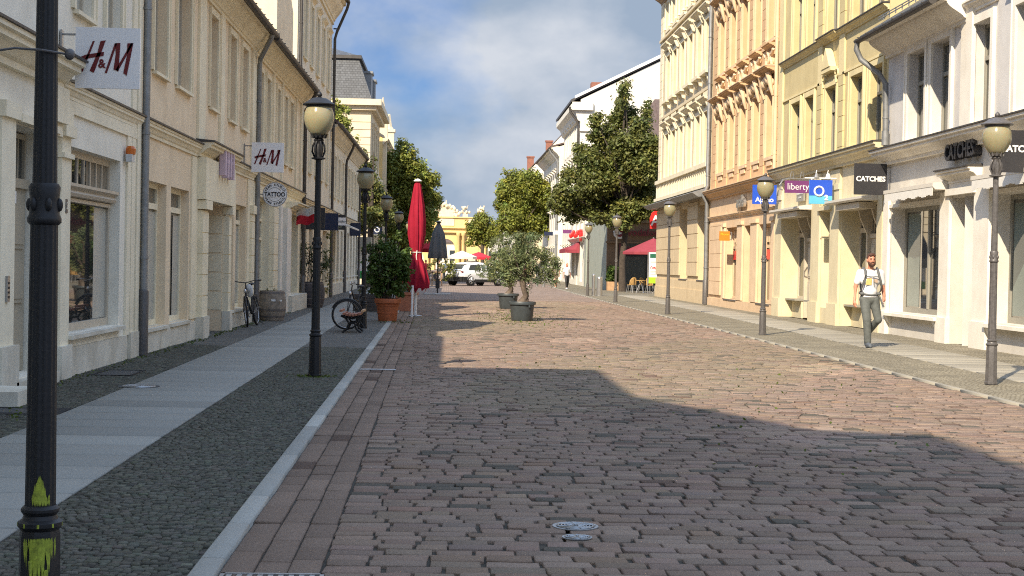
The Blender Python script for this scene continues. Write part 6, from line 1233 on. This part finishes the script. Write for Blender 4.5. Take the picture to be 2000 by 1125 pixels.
q = MB(); q.path([(0, 0, 0), (0, 0, 3.5)], .04, 8); q.lathe([(3.42, .10), (3.46, .16), (3.50, .05)], (0, 0, 0), 12); q.build('pole', 'black', t); q = MB(); q.box(-.62, -.08, -.25, .25, .0, .07); q.box(.08, .62, -.25, .25, .0, .07); q.box(-.08, .08, -.5, .5, 0, .06); q.build('foot', 'blind_light', t); q = MB(); q.box(-.1, .1, -.1, .1, .3, .75); q.build('crank', 'black', t)
t = thing('open_parasol', 'open burgundy parasol over the cafe chairs on the right', 'parasol', (11.6, 84, 0)); q = MB()
for k in range(8): a, b = k * math.pi / 4, (k + 1) * math.pi / 4; q._add([(0, 0, 3.15), (1.75 * math.cos(a), 1.75 * math.sin(a), 2.35), (1.75 * math.cos(b), 1.75 * math.sin(b), 2.35)], [(0, 1, 2)]); q._add([(1.75 * math.cos(a), 1.75 * math.sin(a), 2.35), (1.75 * math.cos(b), 1.75 * math.sin(b), 2.35), (1.75 * math.cos(b), 1.75 * math.sin(b), 2.2), (1.75 * math.cos(a), 1.75 * math.sin(a), 2.2)], [(0, 1, 2, 3)])
q.build('canopy', 'cloth_burgundy', t); q = MB(); q.path([(0, 0, 0), (0, 0, 3.2)], .035, 8); [q.path([(0, 0, 2.6), (1.6 * math.cos(k * math.pi / 4), 1.6 * math.sin(k * math.pi / 4), 2.4)], .012, 4) for k in range(8)]; q.build('pole', 'steel', t); q = MB(); q.lathe([(0, .35), (.08, .33)], (0, 0, 0), 16); q.build('base', 'iron_grey', t)
for lb, x, y, m_, r_ in (('small round red parasol far off beside the closed crimson one', -1.6, 122, 'cloth_red2', 1.1), ('orange-red cafe parasol in the distance behind the white car', 4.0, 205, 'cloth_red2', 2.0), ('white cafe parasol in the distance above the car roof', 1.6, 190, 'cloth_white', 1.9)):
    t = thing('open_parasol', lb, 'parasol', (x, y, 0)); q = MB(); zt = 3.4 if y < 150 else 3.1
    for k in range(8): a, b = k * math.pi / 4, (k + 1) * math.pi / 4; q._add([(0, 0, zt), (r_ * math.cos(a), r_ * math.sin(a), zt - .75), (r_ * math.cos(b), r_ * math.sin(b), zt - .75)], [(0, 1, 2)]); q._add([(r_ * math.cos(a), r_ * math.sin(a), zt - .75), (r_ * math.cos(b), r_ * math.sin(b), zt - .75), (r_ * math.cos(b), r_ * math.sin(b), zt - 1.05), (r_ * math.cos(a), r_ * math.sin(a), zt - 1.05)], [(0, 1, 2, 3)])
    q.build('canopy', m_, t); q = MB(); q.path([(0, 0, 0), (0, 0, zt)], .04, 6); q.build('pole', 'steel', t)

# cafe chairs, bollards --------------------------------------------------------------
def chair(label, x, y, rz):
    t = thing('cafe_chair', label, 'chair', (x, y, .004), rz, 'wicker cafe chairs outside the corner shop'); q = MB(); q.lathe([(.44, .20), (.47, .21)], (0, 0, 0), 16); q.build('seat', 'wicker', t)
    q = MB(); q.path([(.2 * math.cos(a), .2 * math.sin(a), .45 + .42 * max(0, math.sin(a)) ** .5) for a in [math.pi * k / 12 for k in range(13)]], .02, 6)
    for k in range(1, 8): a = math.pi * k / 8; q.path([(.2 * math.cos(a), .2 * math.sin(a), .46), (.2 * math.cos(a), .2 * math.sin(a) + .02, .45 + .42 * math.sin(a) ** .5)], .022, 5)
    q.build('backrest', 'wicker', t)
    for sx, sy in ((1, 1), (1, -1), (-1, 1), (-1, -1)): q = MB(); q.path([(.15 * sx, .13 * sy, .44), (.2 * sx, .19 * sy, 0)], .016, 6); q.build('leg', 'silver', t)
    return t
for i, (x, y, rz) in enumerate(((10.6, 85.2, R(200)), (11.2, 85.0, R(120)), (10.35, 84.2, R(250)), (11.4, 83.6, R(30)))):
    chair(['wicker chair with its round back to the street, left of the cafe table', 'wicker chair just right of the cafe table', 'front left wicker cafe chair', 'front right wicker chair under the burgundy parasol'][i], x, y, rz)
t = thing('cafe_table', 'small round table with splayed metal legs among the wicker chairs', 'table', (10.95, 84.3, .004)); q = MB(); q.lathe([(.70, .33), (.73, .33)], (0, 0, 0), 20); q.build('top', 'wicker', t); q = MB(); [q.path([(.0, 0, .7), (.3 * math.cos(a), .3 * math.sin(a), 0)], .016, 5) for a in (0.5, 2, 3.6, 5.2)]; q.build('legs', 'silver', t)
def bollard(label, x, y, h, r_):
    t = thing('bollard', label, 'bollard', (x, y, .004), 0, 'stainless steel bollards on the right sidewalk'); q = MB(); q.lathe([(0, r_ * 1.15), (.02, r_ * 1.15), (.025, r_), (h * .86, r_)], (0, 0, 0), 18); q.build('post', 'steel', t, smooth=40); q = MB(); q.lathe([(h * .87, r_ * .9), (h * .9, r_ * .9), (h * .905, r_ * 1.02), (h * .97, r_ * .9), (h, r_ * .3)], (0, 0, 0), 18); q.build('cap', 'silver', t, smooth=40)
bollard('taller left one of two steel bollards beside a slim lamp', 7.28, 74.4, 1.1, .085); bollard('wider right one of two steel bollards beside a slim lamp', 7.50, 73.6, .98, .15)
bollard('dark slim bollard left of the two distant walkers', 6.0, 101, 1.3, .09); bollard('second dark slim bollard left of the distant walkers', 6.45, 101, 1.25, .12)
t = thing('street_bin', 'small dark bin with a lid in front of the distant red clad figure', 'bin', (5.0, 101, 0)); q = MB(); q.lathe([(.0, .3), (.05, .08), (.3, .08), (.35, .35), (.75, .38)], (0, 0, 0), 14); q.build('body', 'iron', t); q = MB(); q.lathe([(.76, .36), (.82, .2)], (0, 0, 0), 14); q.build('lid', 'iron_grey', t)

# car ---------------------------------------------------------------------------------
def car(label, x, y, rz):
    t = thing('parked_car', label, 'car', (x, y, -.005), rz)          # local +Y = forward, rear axle side at -Y
    # stations (y, half width low, half width belt, z low, z belt)
    S = [(-2.20, .62, .70, .48, .92), (-2.12, .80, .82, .36, 1.00), (-1.9, .88, .88, .30, 1.04), (-1.3, .90, .90, .28, 1.04), (-.4, .90, .90, .27, 1.02), (.5, .90, .90, .27, 1.00), (1.2, .90, .88, .28, .98), (1.75, .88, .84, .30, .92), (2.08, .80, .76, .36, .80), (2.2, .60, .58, .46, .66)]
    q = MB(); vs = []; k = 10
    for (yy, wl, wb, zl, zb) in S:
        vs += [(-wl * .8, yy, zl), (-wl, yy, zl + .10), (-wb * 1.01, yy, (zl + zb) / 2), (-wb, yy, zb - .10), (-wb * .90, yy, zb), (wb * .90, yy, zb), (wb, yy, zb - .10), (wb * 1.01, yy, (zl + zb) / 2), (wl, yy, zl + .10), (wl * .8, yy, zl)]
    n = len(S); fs = [(j * k + i, j * k + (i + 1) % k, (j + 1) * k + (i + 1) % k, (j + 1) * k + i) for j in range(n - 1) for i in range(k)] + [tuple(range(k)), tuple((n - 1) * k + i for i in range(k))]
    q._add(vs, fs); q.build('body', 'car_white', t, smooth=45)
    # cabin
    Cb = [(-2.12, .76, 1.02, .72, 1.07), (-1.62, .81, 1.04, .60, 1.42), (-1.2, .83, 1.03, .61, 1.55), (-.45, .84, 1.02, .63, 1.60), (.2, .83, 1.01, .62, 1.56), (.85, .80, .99, .60, 1.30), (1.4, .76, .97, .70, 1.0)]
    q = MB(); vs = []
    for (yy, wb, zb, wt, zt) in Cb: vs += [(-wb, yy, zb - .05), (-wt, yy, zt - .06), (-wt * .86, yy, zt), (wt * .86, yy, zt), (wt, yy, zt - .06), (wb, yy, zb - .05)]
    k = 6; n = len(Cb); q._add(vs, [(j * k + i, j * k + i + 1, (j + 1) * k + i + 1, (j + 1) * k + i) for j in range(n - 1) for i in range(k - 1)]); q.build('cabin', 'car_white', t, smooth=45)
    def sidept(yy, f_, s_, e=.006):
        for a, b in zip(Cb, Cb[1:]):
            if a[0] <= yy <= b[0]:
                u = (yy - a[0]) / (b[0] - a[0]); wb, zb, wt, zt = [a[i] + (b[i] - a[i]) * u for i in (1, 2, 3, 4)]; return (s_ * (wb + (wt - wb) * f_ + e), yy, (zb - .05) + (zt - .06 - zb + .05) * f_)
    for s_ in (-1, 1):
        for nm, ys in (('rear_window', (-1.45, -1.2, -.9, -.5, -.30)), ('front_window', (-.22, .1, .45, .72))):
            q = MB()
            for a, b in zip(ys, ys[1:]):
                fa = .84 if a > -1.4 else .30; fb = .84
                q.quad(sidept(a, .14, s_), sidept(b, .14, s_), sidept(b, fb, s_), sidept(a, fa, s_))
            q.build(nm, 'glass_dark' if nm[0] == 'r' else 'glass_green', t)
    q = MB(); q._add([(-.67, -2.07, 1.115), (.67, -2.07, 1.115), (.55, -1.70, 1.385), (-.55, -1.70, 1.385)], [(0, 1, 2, 3)]); q.build('rear_screen', 'glass_dark', t)
    q = MB(); q._add([(-.62, .93, 1.33), (.62, .93, 1.33), (.68, 1.3, 1.03), (-.68, 1.3, 1.03)], [(0, 1, 2, 3)]); q.build('windscreen', 'glass_dark', t)
    q = MB(); q.box(-.58, .58, -1.74, -1.40, 1.44, 1.50); q.build('spoiler', 'car_white', t)
    q = MB(); q.box(-.86, .86, -2.235, -2.0, .30, .62); q.box(-.93, -.80, -2.1, -1.75, .26, .60); q.box(.80, .93, -2.1, -1.75, .26, .60); q.build('rear_bumper', 'car_black', t)
    for s_ in (-1, 1):
        q = MB(); q.box(*sorted((s_ * .885, s_ * .935)), -1.0, 1.05, .24, .44); q.build('sill', 'car_black', t)
        q = MB(); q.box(*sorted((s_ * .60, s_ * .85)), -2.165, -2.05, .88, .985); q.build('tail_light', 'maroon', t)
        for yy in (-1.35, 1.35):
            A = Euler((0, 0, R(90))).to_matrix(); q = MB(); q.torus((s_ * .86, yy, .36), .405, .05, A, 30, 6); q.build('wheel_arch', 'car_black', t, smooth=60)
            q = MB(); q.torus((0, 0, 0), .27, .085, A, 30, 8); o = q.build('wheel', 'rubber', t, smooth=60); o.location = (s_ * .83, yy, .355)
            q = MB(); 
            for k in range(5): a = k * 2 * math.pi / 5; q.path([(s_ * .065, 0, 0), (s_ * .075, .21 * math.cos(a), .21 * math.sin(a))], [.035, .025], 6)
            q.torus((s_ * .06, 0, 0), .205, .018, A, 24, 5); q.build('rim', 'silver', o, smooth=60)
            q = MB(); q.path([(-.02, 0, 0), (.02 * s_ + .02, 0, 0)], .21, 16); q.build('hub_disc', 'car_black', o)
    q = MB(); q.box(-.26, .26, -2.245, -2.19, .70, .81); q.build('number_plate', 'plate', t)
    q = MB(); q.box(.902, .912, -.9, -.62, .72, .80); q.box(.902, .912, -.3, .0, .60, .66); q.box(.902, .912, -.5, -.44, .6, .86); q.path([(.908, -.4 + .2 * math.cos(a / 3), .72 + .14 * math.sin(a / 3)) for a in range(10)], .02, 4); q.build('door_decal', 'decal', t)
    q = MB(); q.ell((.98, .78, 1.05), (.09, .06, .07), 10, 6); q.ell((-.98, .78, 1.05), (.09, .06, .07), 10, 6); q.build('mirror', 'car_white', t, smooth=60)
    q = MB(); q.box(-.3, .5, -.9, -.3, 1.625, 1.70); q.build('roof_sign', 'car_black', t)
car('white crossover car with black wheel arches, seen from behind on the roadway', 1.80, 101.4, R(-45))
# cafe clutter far left
t = thing('barrel_fence', 'low wooden fence with round barrel ends beyond the grey parasol', 'fence', (-1.45, 96, 0)); q = MB(); q.box(-1.1, 1.0, 0, .08, .85, .95); q.box(-1.1, 1.0, 0, .08, .35, .42); [q.box(x, x + .08, 0, .08, 0, .95) for x in (-1.1, -.4, .3, .92)]; q.build('rails', 'wood_pale', t)
for x in (-.75, -.05, .6): q = MB(); q.lathe([(-.05, .2), (.1, .2)], (0, 0, 0), 14); o = q.build('barrel_end', 'wood_dark', t); o.location = (x, -.02, .62); o.rotation_euler = (R(90), 0, 0)
t = thing('bush', 'dark bush behind the pole of the grey parasol', 'bush', (-.35, 99, 0)); leaves('foliage', t, fill_blobs([(0, 0, .9, .8, .5, .7), (.3, 0, 1.5, .5, .4, .5), (-.7, 0, 1.2, .5, .4, .5)], 22, 41, .2), 'leaf_dark', .10, 14, seed=41)
t = thing('shop_display', 'pale green and white shop display far off under the left awnings', 'display', (-5.0, 86, 0)); q = MB(); q.box(-.9, .35, 0, .1, .95, 2.3); q.build('poster', 'sign_white', t); q = MB(); q.box(-.9, .35, -.01, -.001, .5, .95); q.build('green_panel', 'green', t); q = MB(); q.box(-1.2, .5, -1.0, .1, 2.3, 2.9); q.build('valance', 'frame_grey', t)

# people ------------------------------------------------------------------------------
def meta(name, prims, vox, mats_, parent, smooth=8):
    """tapered limbs and ellipsoids fused into one continuous skin by voxel remesh"""
    q = MB()
    for p_ in prims:
        if p_[0] == 'c':                                            # capsule chain: points, radii
            pts, rs_ = p_[1], p_[2]; q.path(pts, rs_, 14)
            for a, r_ in zip(pts, rs_): q.ell(a, (r_, r_, r_), 14, 10)
        elif p_[0] == 'e': q.ell(p_[1], p_[2], 18, 12, Euler(p_[3]).to_matrix() if len(p_) > 3 else None)
    o = q.build(name, mats_, None); md = o.modifiers.new('r', 'REMESH'); md.mode = 'VOXEL'; md.voxel_size = vox; md.use_smooth_shade = True
    s = o.modifiers.new('s', 'SMOOTH'); s.factor = .5; s.iterations = smooth; bpy.context.view_layer.update()
    me = bpy.data.meshes.new_from_object(o.evaluated_get(bpy.context.evaluated_depsgraph_get())); bpy.data.objects.remove(o)
    n = bpy.data.objects.new(name, me); COL.objects.link(n); n.parent = parent; me.materials.clear(); me.materials.append(M[mats_]); me.polygons.foreach_set('use_smooth', [True] * len(me.polygons)); return n
def hand(c, down, palm_n, thumb, s=1.0, curl=.5):
    """palm ellipsoid, four curled fingers and a thumb; vectors: finger direction, palm normal, thumb side"""
    c = Vector(c); d = Vector(down).normalized(); n = Vector(palm_n).normalized(); th = Vector(thumb).normalized(); out = [('c', [c, c + d * .05 * s], [.030 * s, .032 * s]), ('c', [c + d * .05 * s - th * .022 * s, c + d * .065 * s - th * .022 * s], [.018 * s, .014 * s])]
    for k, ln in enumerate((.068, .076, .07, .056)):
        b = c + d * .075 * s + th * (.028 - .019 * k) * s; j1 = b + (d + n * curl * .5).normalized() * ln * .5 * s; j2 = j1 + (d + n * curl * 1.6).normalized() * ln * .5 * s; out.append(('c', [b - d * .02, b, j1, j2], [.012 * s, .0105 * s, .0095 * s, .0085 * s]))
    b = c + th * .030 * s + d * .02 * s; out.append(('c', [b - th * .01, b + (th * .5 + d * .8).normalized() * .035 * s, b + (th * .35 + d + n * .3).normalized() * .065 * s], [.015 * s, .012 * s, .010 * s])); return out
t = thing('person', 'bearded man in a white t-shirt and grey jeans walking towards the viewer with a backpack', 'person', (8.25, 28.87, .016))
Lw, Rw = (-.275, -.06, .925), (.335, .02, .985)
HC = Vector((.045, -.055, 1.725))
prims = [('c', [(.04, 0, 1.02), (.045, 0, 1.15), (.05, .0, 1.32), (.05, .0, 1.44)], [.108, .118, .145, .12]), ('e', (.05, 0, 1.34), (.185, .11, .18)), ('c', [(-.13, .01, 1.475), (.05, .01, 1.50), (.235, .01, 1.475)], [.06, .075, .06]),
         ('c', [(.05, .0, 1.48), (.046, -.03, 1.62)], [.062, .056]), ('e', HC, (.078, .098, .122)), ('e', HC + Vector((0, -.035, -.06)), (.058, .06, .06)), ('c', [HC + Vector((0, -.092, .01)), HC + Vector((0, -.118, -.028))], [.010, .016]), ('e', HC + Vector((-.080, .01, -.01)), (.014, .024, .034)), ('e', HC + Vector((.080, .01, -.01)), (.014, .024, .034)),
         ('e', HC + Vector((0, -.085, .028)), (.05, .018, .012)),
         ('c', [(-.155, .01, 1.47), (-.235, .02, 1.19), (-.262, -.04, .96), Lw], [.057, .043, .031, .028]), ('c', [(.255, .01, 1.47), (.315, .05, 1.20), (.338, .02, 1.02), Rw], [.057, .043, .031, .028]),
         ('c', [(-.04, 0, .93), (-.035, -.12, .54), (.0, -.10, .10)], [.085, .058, .042]), ('c', [(.12, 0, .93), (.205, -.06, .55), (.09, .26, .27)], [.085, .058, .042]),
         ('c', [(.0, -.08, .05), (.0, -.26, .04)], [.035, .03]), ('c', [(.09, .28, .26), (.09, .33, .12)], [.035, .028])]
prims += hand(Lw, (-.05, -.15, -1), (.6, -.3, -.2), (.45, -.9, 0), 1.0, .7) + hand(Rw, (.02, -.15, -1), (-.7, -.2, -.2), (-.4, -.9, 0), 1.0, .9)
meta('body', prims, .007, 'skin', t, 5)
sh = [('c', [(.04, .0, 1.105), (.045, 0, 1.16), (.05, .0, 1.32), (.05, .0, 1.43)], [.152, .140, .158, .13]), ('e', (.05, 0, 1.34), (.205, .128, .19)), ('c', [(-.125, .01, 1.475), (.05, .01, 1.485), (.23, .01, 1.475)], [.072, .078, .072]), ('c', [(-.155, .01, 1.47), (-.203, .016, 1.30), (-.208, .016, 1.285)], [.073, .066, .064]), ('c', [(.255, .01, 1.47), (.293, .035, 1.30), (.296, .036, 1.285)], [.073, .066, .064]), ('e', (.04, 0, 1.01), (.178, .148, .055))]
meta('t_shirt', sh, .012, 'shirt', t, 4)
je = [('e', (.04, .005, .945), (.165, .132, .12)), ('c', [(-.05, 0, .95), (-.035, -.12, .54), (-.002, -.10, .13)], [.112, .080, .070]), ('c', [(.13, 0, .95), (.205, -.06, .55), (.095, .25, .29)], [.112, .080, .068]), ('e', (.205, -.09, .56), (.07, .05, .07))]
meta('jeans', je, .012, 'jeans', t, 4)
o = meta('shoe', [('c', [(.0, -.05, .075), (.0, -.14, .06), (.0, -.27, .042)], [.056, .052, .044]), ('e', (0, -.16, .02), (.05, .16, .022))], .009, 'shoe', t, 2); meta('shoe', [('c', [(.09, .27, .23), (.09, .32, .15), (.09, .34, .07)], [.056, .052, .040])], .009, 'shoe', t, 2)
meta('hair', [('e', HC + Vector((0, .025, .035)), (.086, .095, .102)), ('e', HC + Vector((0.0, -.045, .105)), (.062, .055, .032)), ('e', HC + Vector((-.03, -.075, .092)), (.035, .028, .024)), ('e', HC + Vector((.04, -.07, .088)), (.032, .028, .022))], .008, 'hair', t, 3)
meta('beard', [('e', HC + Vector((0, -.062, -.09)), (.062, .052, .048)), ('c', [HC + Vector((-.066, -.03, -.04)), HC + Vector((-.045, -.075, -.075)), HC + Vector((0, -.10, -.10)), HC + Vector((.045, -.075, -.075)), HC + Vector((.066, -.03, -.04))], [.018, .026, .03, .026, .018]), ('c', [HC + Vector((-.035, -.098, -.052)), HC + Vector((0, -.108, -.046)), HC + Vector((.035, -.098, -.052))], [.010, .012, .010])], .007, 'hair', t, 2)
q = MB(); [q.ell(HC + Vector((s_ * .031, -.091, .008)), (.012, .008, .006), 8, 5) for s_ in (-1, 1)]; q.build('eyes', 'eye', t); q = MB(); [q.ell(HC + Vector((s_ * .032, -.098, .028)), (.022, .008, .006), 8, 5) for s_ in (-1, 1)]; q.build('eyebrows', 'hair', t); q = MB(); q.ell(HC + Vector((0, -.112, -.066)), (.022, .008, .006), 8, 5); q.build('lips', 'skin', t)
# backpack is its own thing
b = thing('backpack', 'dark backpack whose straps and belt cross the white t-shirt of the walking man', 'backpack', (8.25, 28.87, .016))
meta('bag', [('c', [(.05, .22, 1.05), (.05, .23, 1.45)], [.12, .11]), ('e', (.05, .24, 1.25), (.15, .10, .26))], .015, 'strap', b, 4)
q = MB()
for s_, x0 in ((-1, -.055), (1, .165)):
    cx = .05 + s_ * .135; q.path([(cx, .12, 1.50), (cx, .02, 1.565), (cx - s_ * .01, -.085, 1.515), (cx, -.138, 1.42), (cx + s_ * .03, -.15, 1.32), (cx + s_ * .055, -.12, 1.22), (cx + s_ * .06, -.06, 1.12), (cx + s_ * .06, .06, 1.08)], [.026, .026, .026, .024, .022, .018, .014, .012], 8)
q.path([(-.08, -.15, 1.40), (.05, -.175, 1.395), (.18, -.15, 1.40)], .010, 6); q.path([(.065, -.178, 1.395), (.075, -.172, 1.23)], .008, 6); q.build('shoulder_straps', 'strap', b, smooth=60)
q = MB(); q.path([(.04 + .19 * math.cos(a), .02 + .165 * math.sin(a), 1.055 + .02 * math.cos(a * 2)) for a in [2 * math.pi * k / 24 for k in range(25)]], .019, 8); [q.ell((.04 + s_ * .165, -.07, 1.06), (.05, .05, .035), 10, 6) for s_ in (-1, 1)]; q.path([(.21, -.1, 1.02), (.25, -.12, .9), (.29, -.13, .80)], [.016, .018, .02], 6); q.build('hip_belt', 'strap', b, smooth=60)
q = MB(); q._add([(-.065, -.154, 1.36), (.035, -.172, 1.365), (.03, -.163, 1.24), (-.085, -.146, 1.235)], [(0, 1, 2, 3)]); q.build('chest_print', 'print_ochre', t)
q = MB(); q._add([(.06, -.172, 1.35), (.15, -.155, 1.345), (.155, -.15, 1.28), (.07, -.165, 1.29)], [(0, 1, 2, 3)]); q.build('chest_print', 'tan', t)
def walker(label, x, y, h, rz, top, legs, hairm, skinlegs=False, stride=.22, tot=None):
    t = thing('person', label, 'person', (x, y, .0), rz); k = h / 1.75
    def s(v): return tuple(c * k for c in v)
    W_ = (-.24, -.05, .84); W2 = (.24, .04, .84)
    pr = [('c', [s((0, 0, .98)), s((0, 0, 1.3)), s((0, 0, 1.4))], [.12 * k, .14 * k, .11 * k]), ('c', [s((-.15, 0, 1.42)), s((.15, 0, 1.42))], [.055 * k, .055 * k]), ('c', [s((0, 0, 1.42)), s((0, -.01, 1.55))], [.055 * k, .05 * k]), ('e', s((0, -.01, 1.635)), s((.075, .09, .115))), ('c', [s((0, -.1, 1.635)), s((0, -.112, 1.61))], [.010, .014]),
          ('c', [s((-.17, 0, 1.41)), s((-.22, .03, 1.13)), s(W_)], [.05 * k, .04 * k, .028 * k]), ('c', [s((.17, 0, 1.41)), s((.22, .03, 1.13)), s(W2)], [.05 * k, .04 * k, .028 * k]),
          ('c', [s((-.08, 0, .93)), s((-.08, -stride * .6, .5)), s((-.07, -stride * .7, .06)), s((-.07, -stride * .7 - .15, .04))], [.09 * k, .055 * k, .038 * k, .03 * k]), ('c', [s((.08, 0, .93)), s((.08, stride * .1, .5)), s((.07, stride * 1.0, .10)), s((.07, stride * 1.0 - .13, .05))], [.09 * k, .055 * k, .038 * k, .03 * k])]
    pr += hand(s(W_), (0, -.1, -1), (.7, -.2, 0), (.2, -.9, 0), k, .6) + hand(s(W2), (0, -.1, -1), (-.7, -.2, 0), (-.2, -.9, 0), k, .6)
    meta('body', pr, .012, 'skin', t, 3)
    meta('top', [('c', [s((0, 0, 1.0)), s((0, 0, 1.3)), s((0, 0, 1.38))], [.15 * k, .16 * k, .13 * k]), ('c', [s((-.15, 0, 1.41)), s((.15, 0, 1.41))], [.075 * k, .075 * k]), ('c', [s((-.17, 0, 1.41)), s((-.215, .02, 1.18))], [.068 * k, .06 * k]), ('c', [s((.17, 0, 1.41)), s((.215, .02, 1.18))], [.068 * k, .06 * k])], .018, top, t, 3)
    e = .62 if skinlegs else .16
    meta('shorts' if skinlegs else 'trousers', [('e', s((0, 0, .95)), s((.16, .12, .1)))] + [('c', [s((sx * .08, 0, .92)), s((sx * .08, (-stride * .6 if sx < 0 else stride * .1) * (1 if not skinlegs else .6), .56 if skinlegs else .5))] + ([] if skinlegs else [s((sx * .07, -stride * .7 if sx < 0 else stride * .95, .14))]), [.11 * k, .08 * k] + ([] if skinlegs else [.055 * k])) for sx in (-1, 1)], .018, legs, t, 3)
    meta('hair', [('e', s((0, .02, 1.665)), s((.085, .095, .105)))] + ([('c', [s((0, .07, 1.6)), s((0, .09, 1.42))], [.07 * k, .05 * k])] if hairm == 'hair_red' else []), .014, hairm, t, 2)
    meta('shoes', [('c', [s((-.07, -stride * .7, .045)), s((-.07, -stride * .7 - .17, .04))], [.05, .042]), ('c', [s((.07, stride, .07)), s((.07, stride - .14, .045))], [.05, .042])], .014, 'white', t, 1)
    return t
walker('red-haired person in a white top and black trousers walking far off on the right', 7.45, 93.5, 1.62, R(10), 'white', 'black', 'hair_red')
walker('person in a pale pink shirt and shorts, left of the red-haired walker', 6.85, 95.0, 1.75, R(190), 'pink', 'tan', 'hair', True)
walker('distant person in a red top by the small bin on the right', 5.45, 104, 1.65, R(150), 'cloth_red2', 'black', 'hair')
walker('distant person standing beside the grey parasol, in a white top', -.3, 112, 1.7, R(170), 'white', 'jeans', 'hair')
walker('distant person in red left of the grey parasol', -1.75, 110, 1.7, R(10), 'cloth_red2', 'jeans', 'hair')
walker('tiny person in blue far off left of the white car', .1, 128, 1.7, R(40), 'blue', 'black', 'hair')
walker('tiny distant person in a dark jacket right of the olive trees', 5.0, 130, 1.75, R(170), 'navy', 'black', 'hair')
walker('tiny distant person in white behind the low barrel fence', -2.2, 118, 1.7, R(20), 'white', 'tan', 'hair')
walker('tiny distant person in tan before the left arch of the gate', -1.0, 150, 1.75, R(200), 'tan', 'jeans', 'hair')
walker('tiny distant person in red right of the white car', 4.6, 140, 1.7, R(-30), 'cloth_red2', 'jeans', 'hair')
for o in bpy.data.objects:
    if '_w' in o: del o['_w']
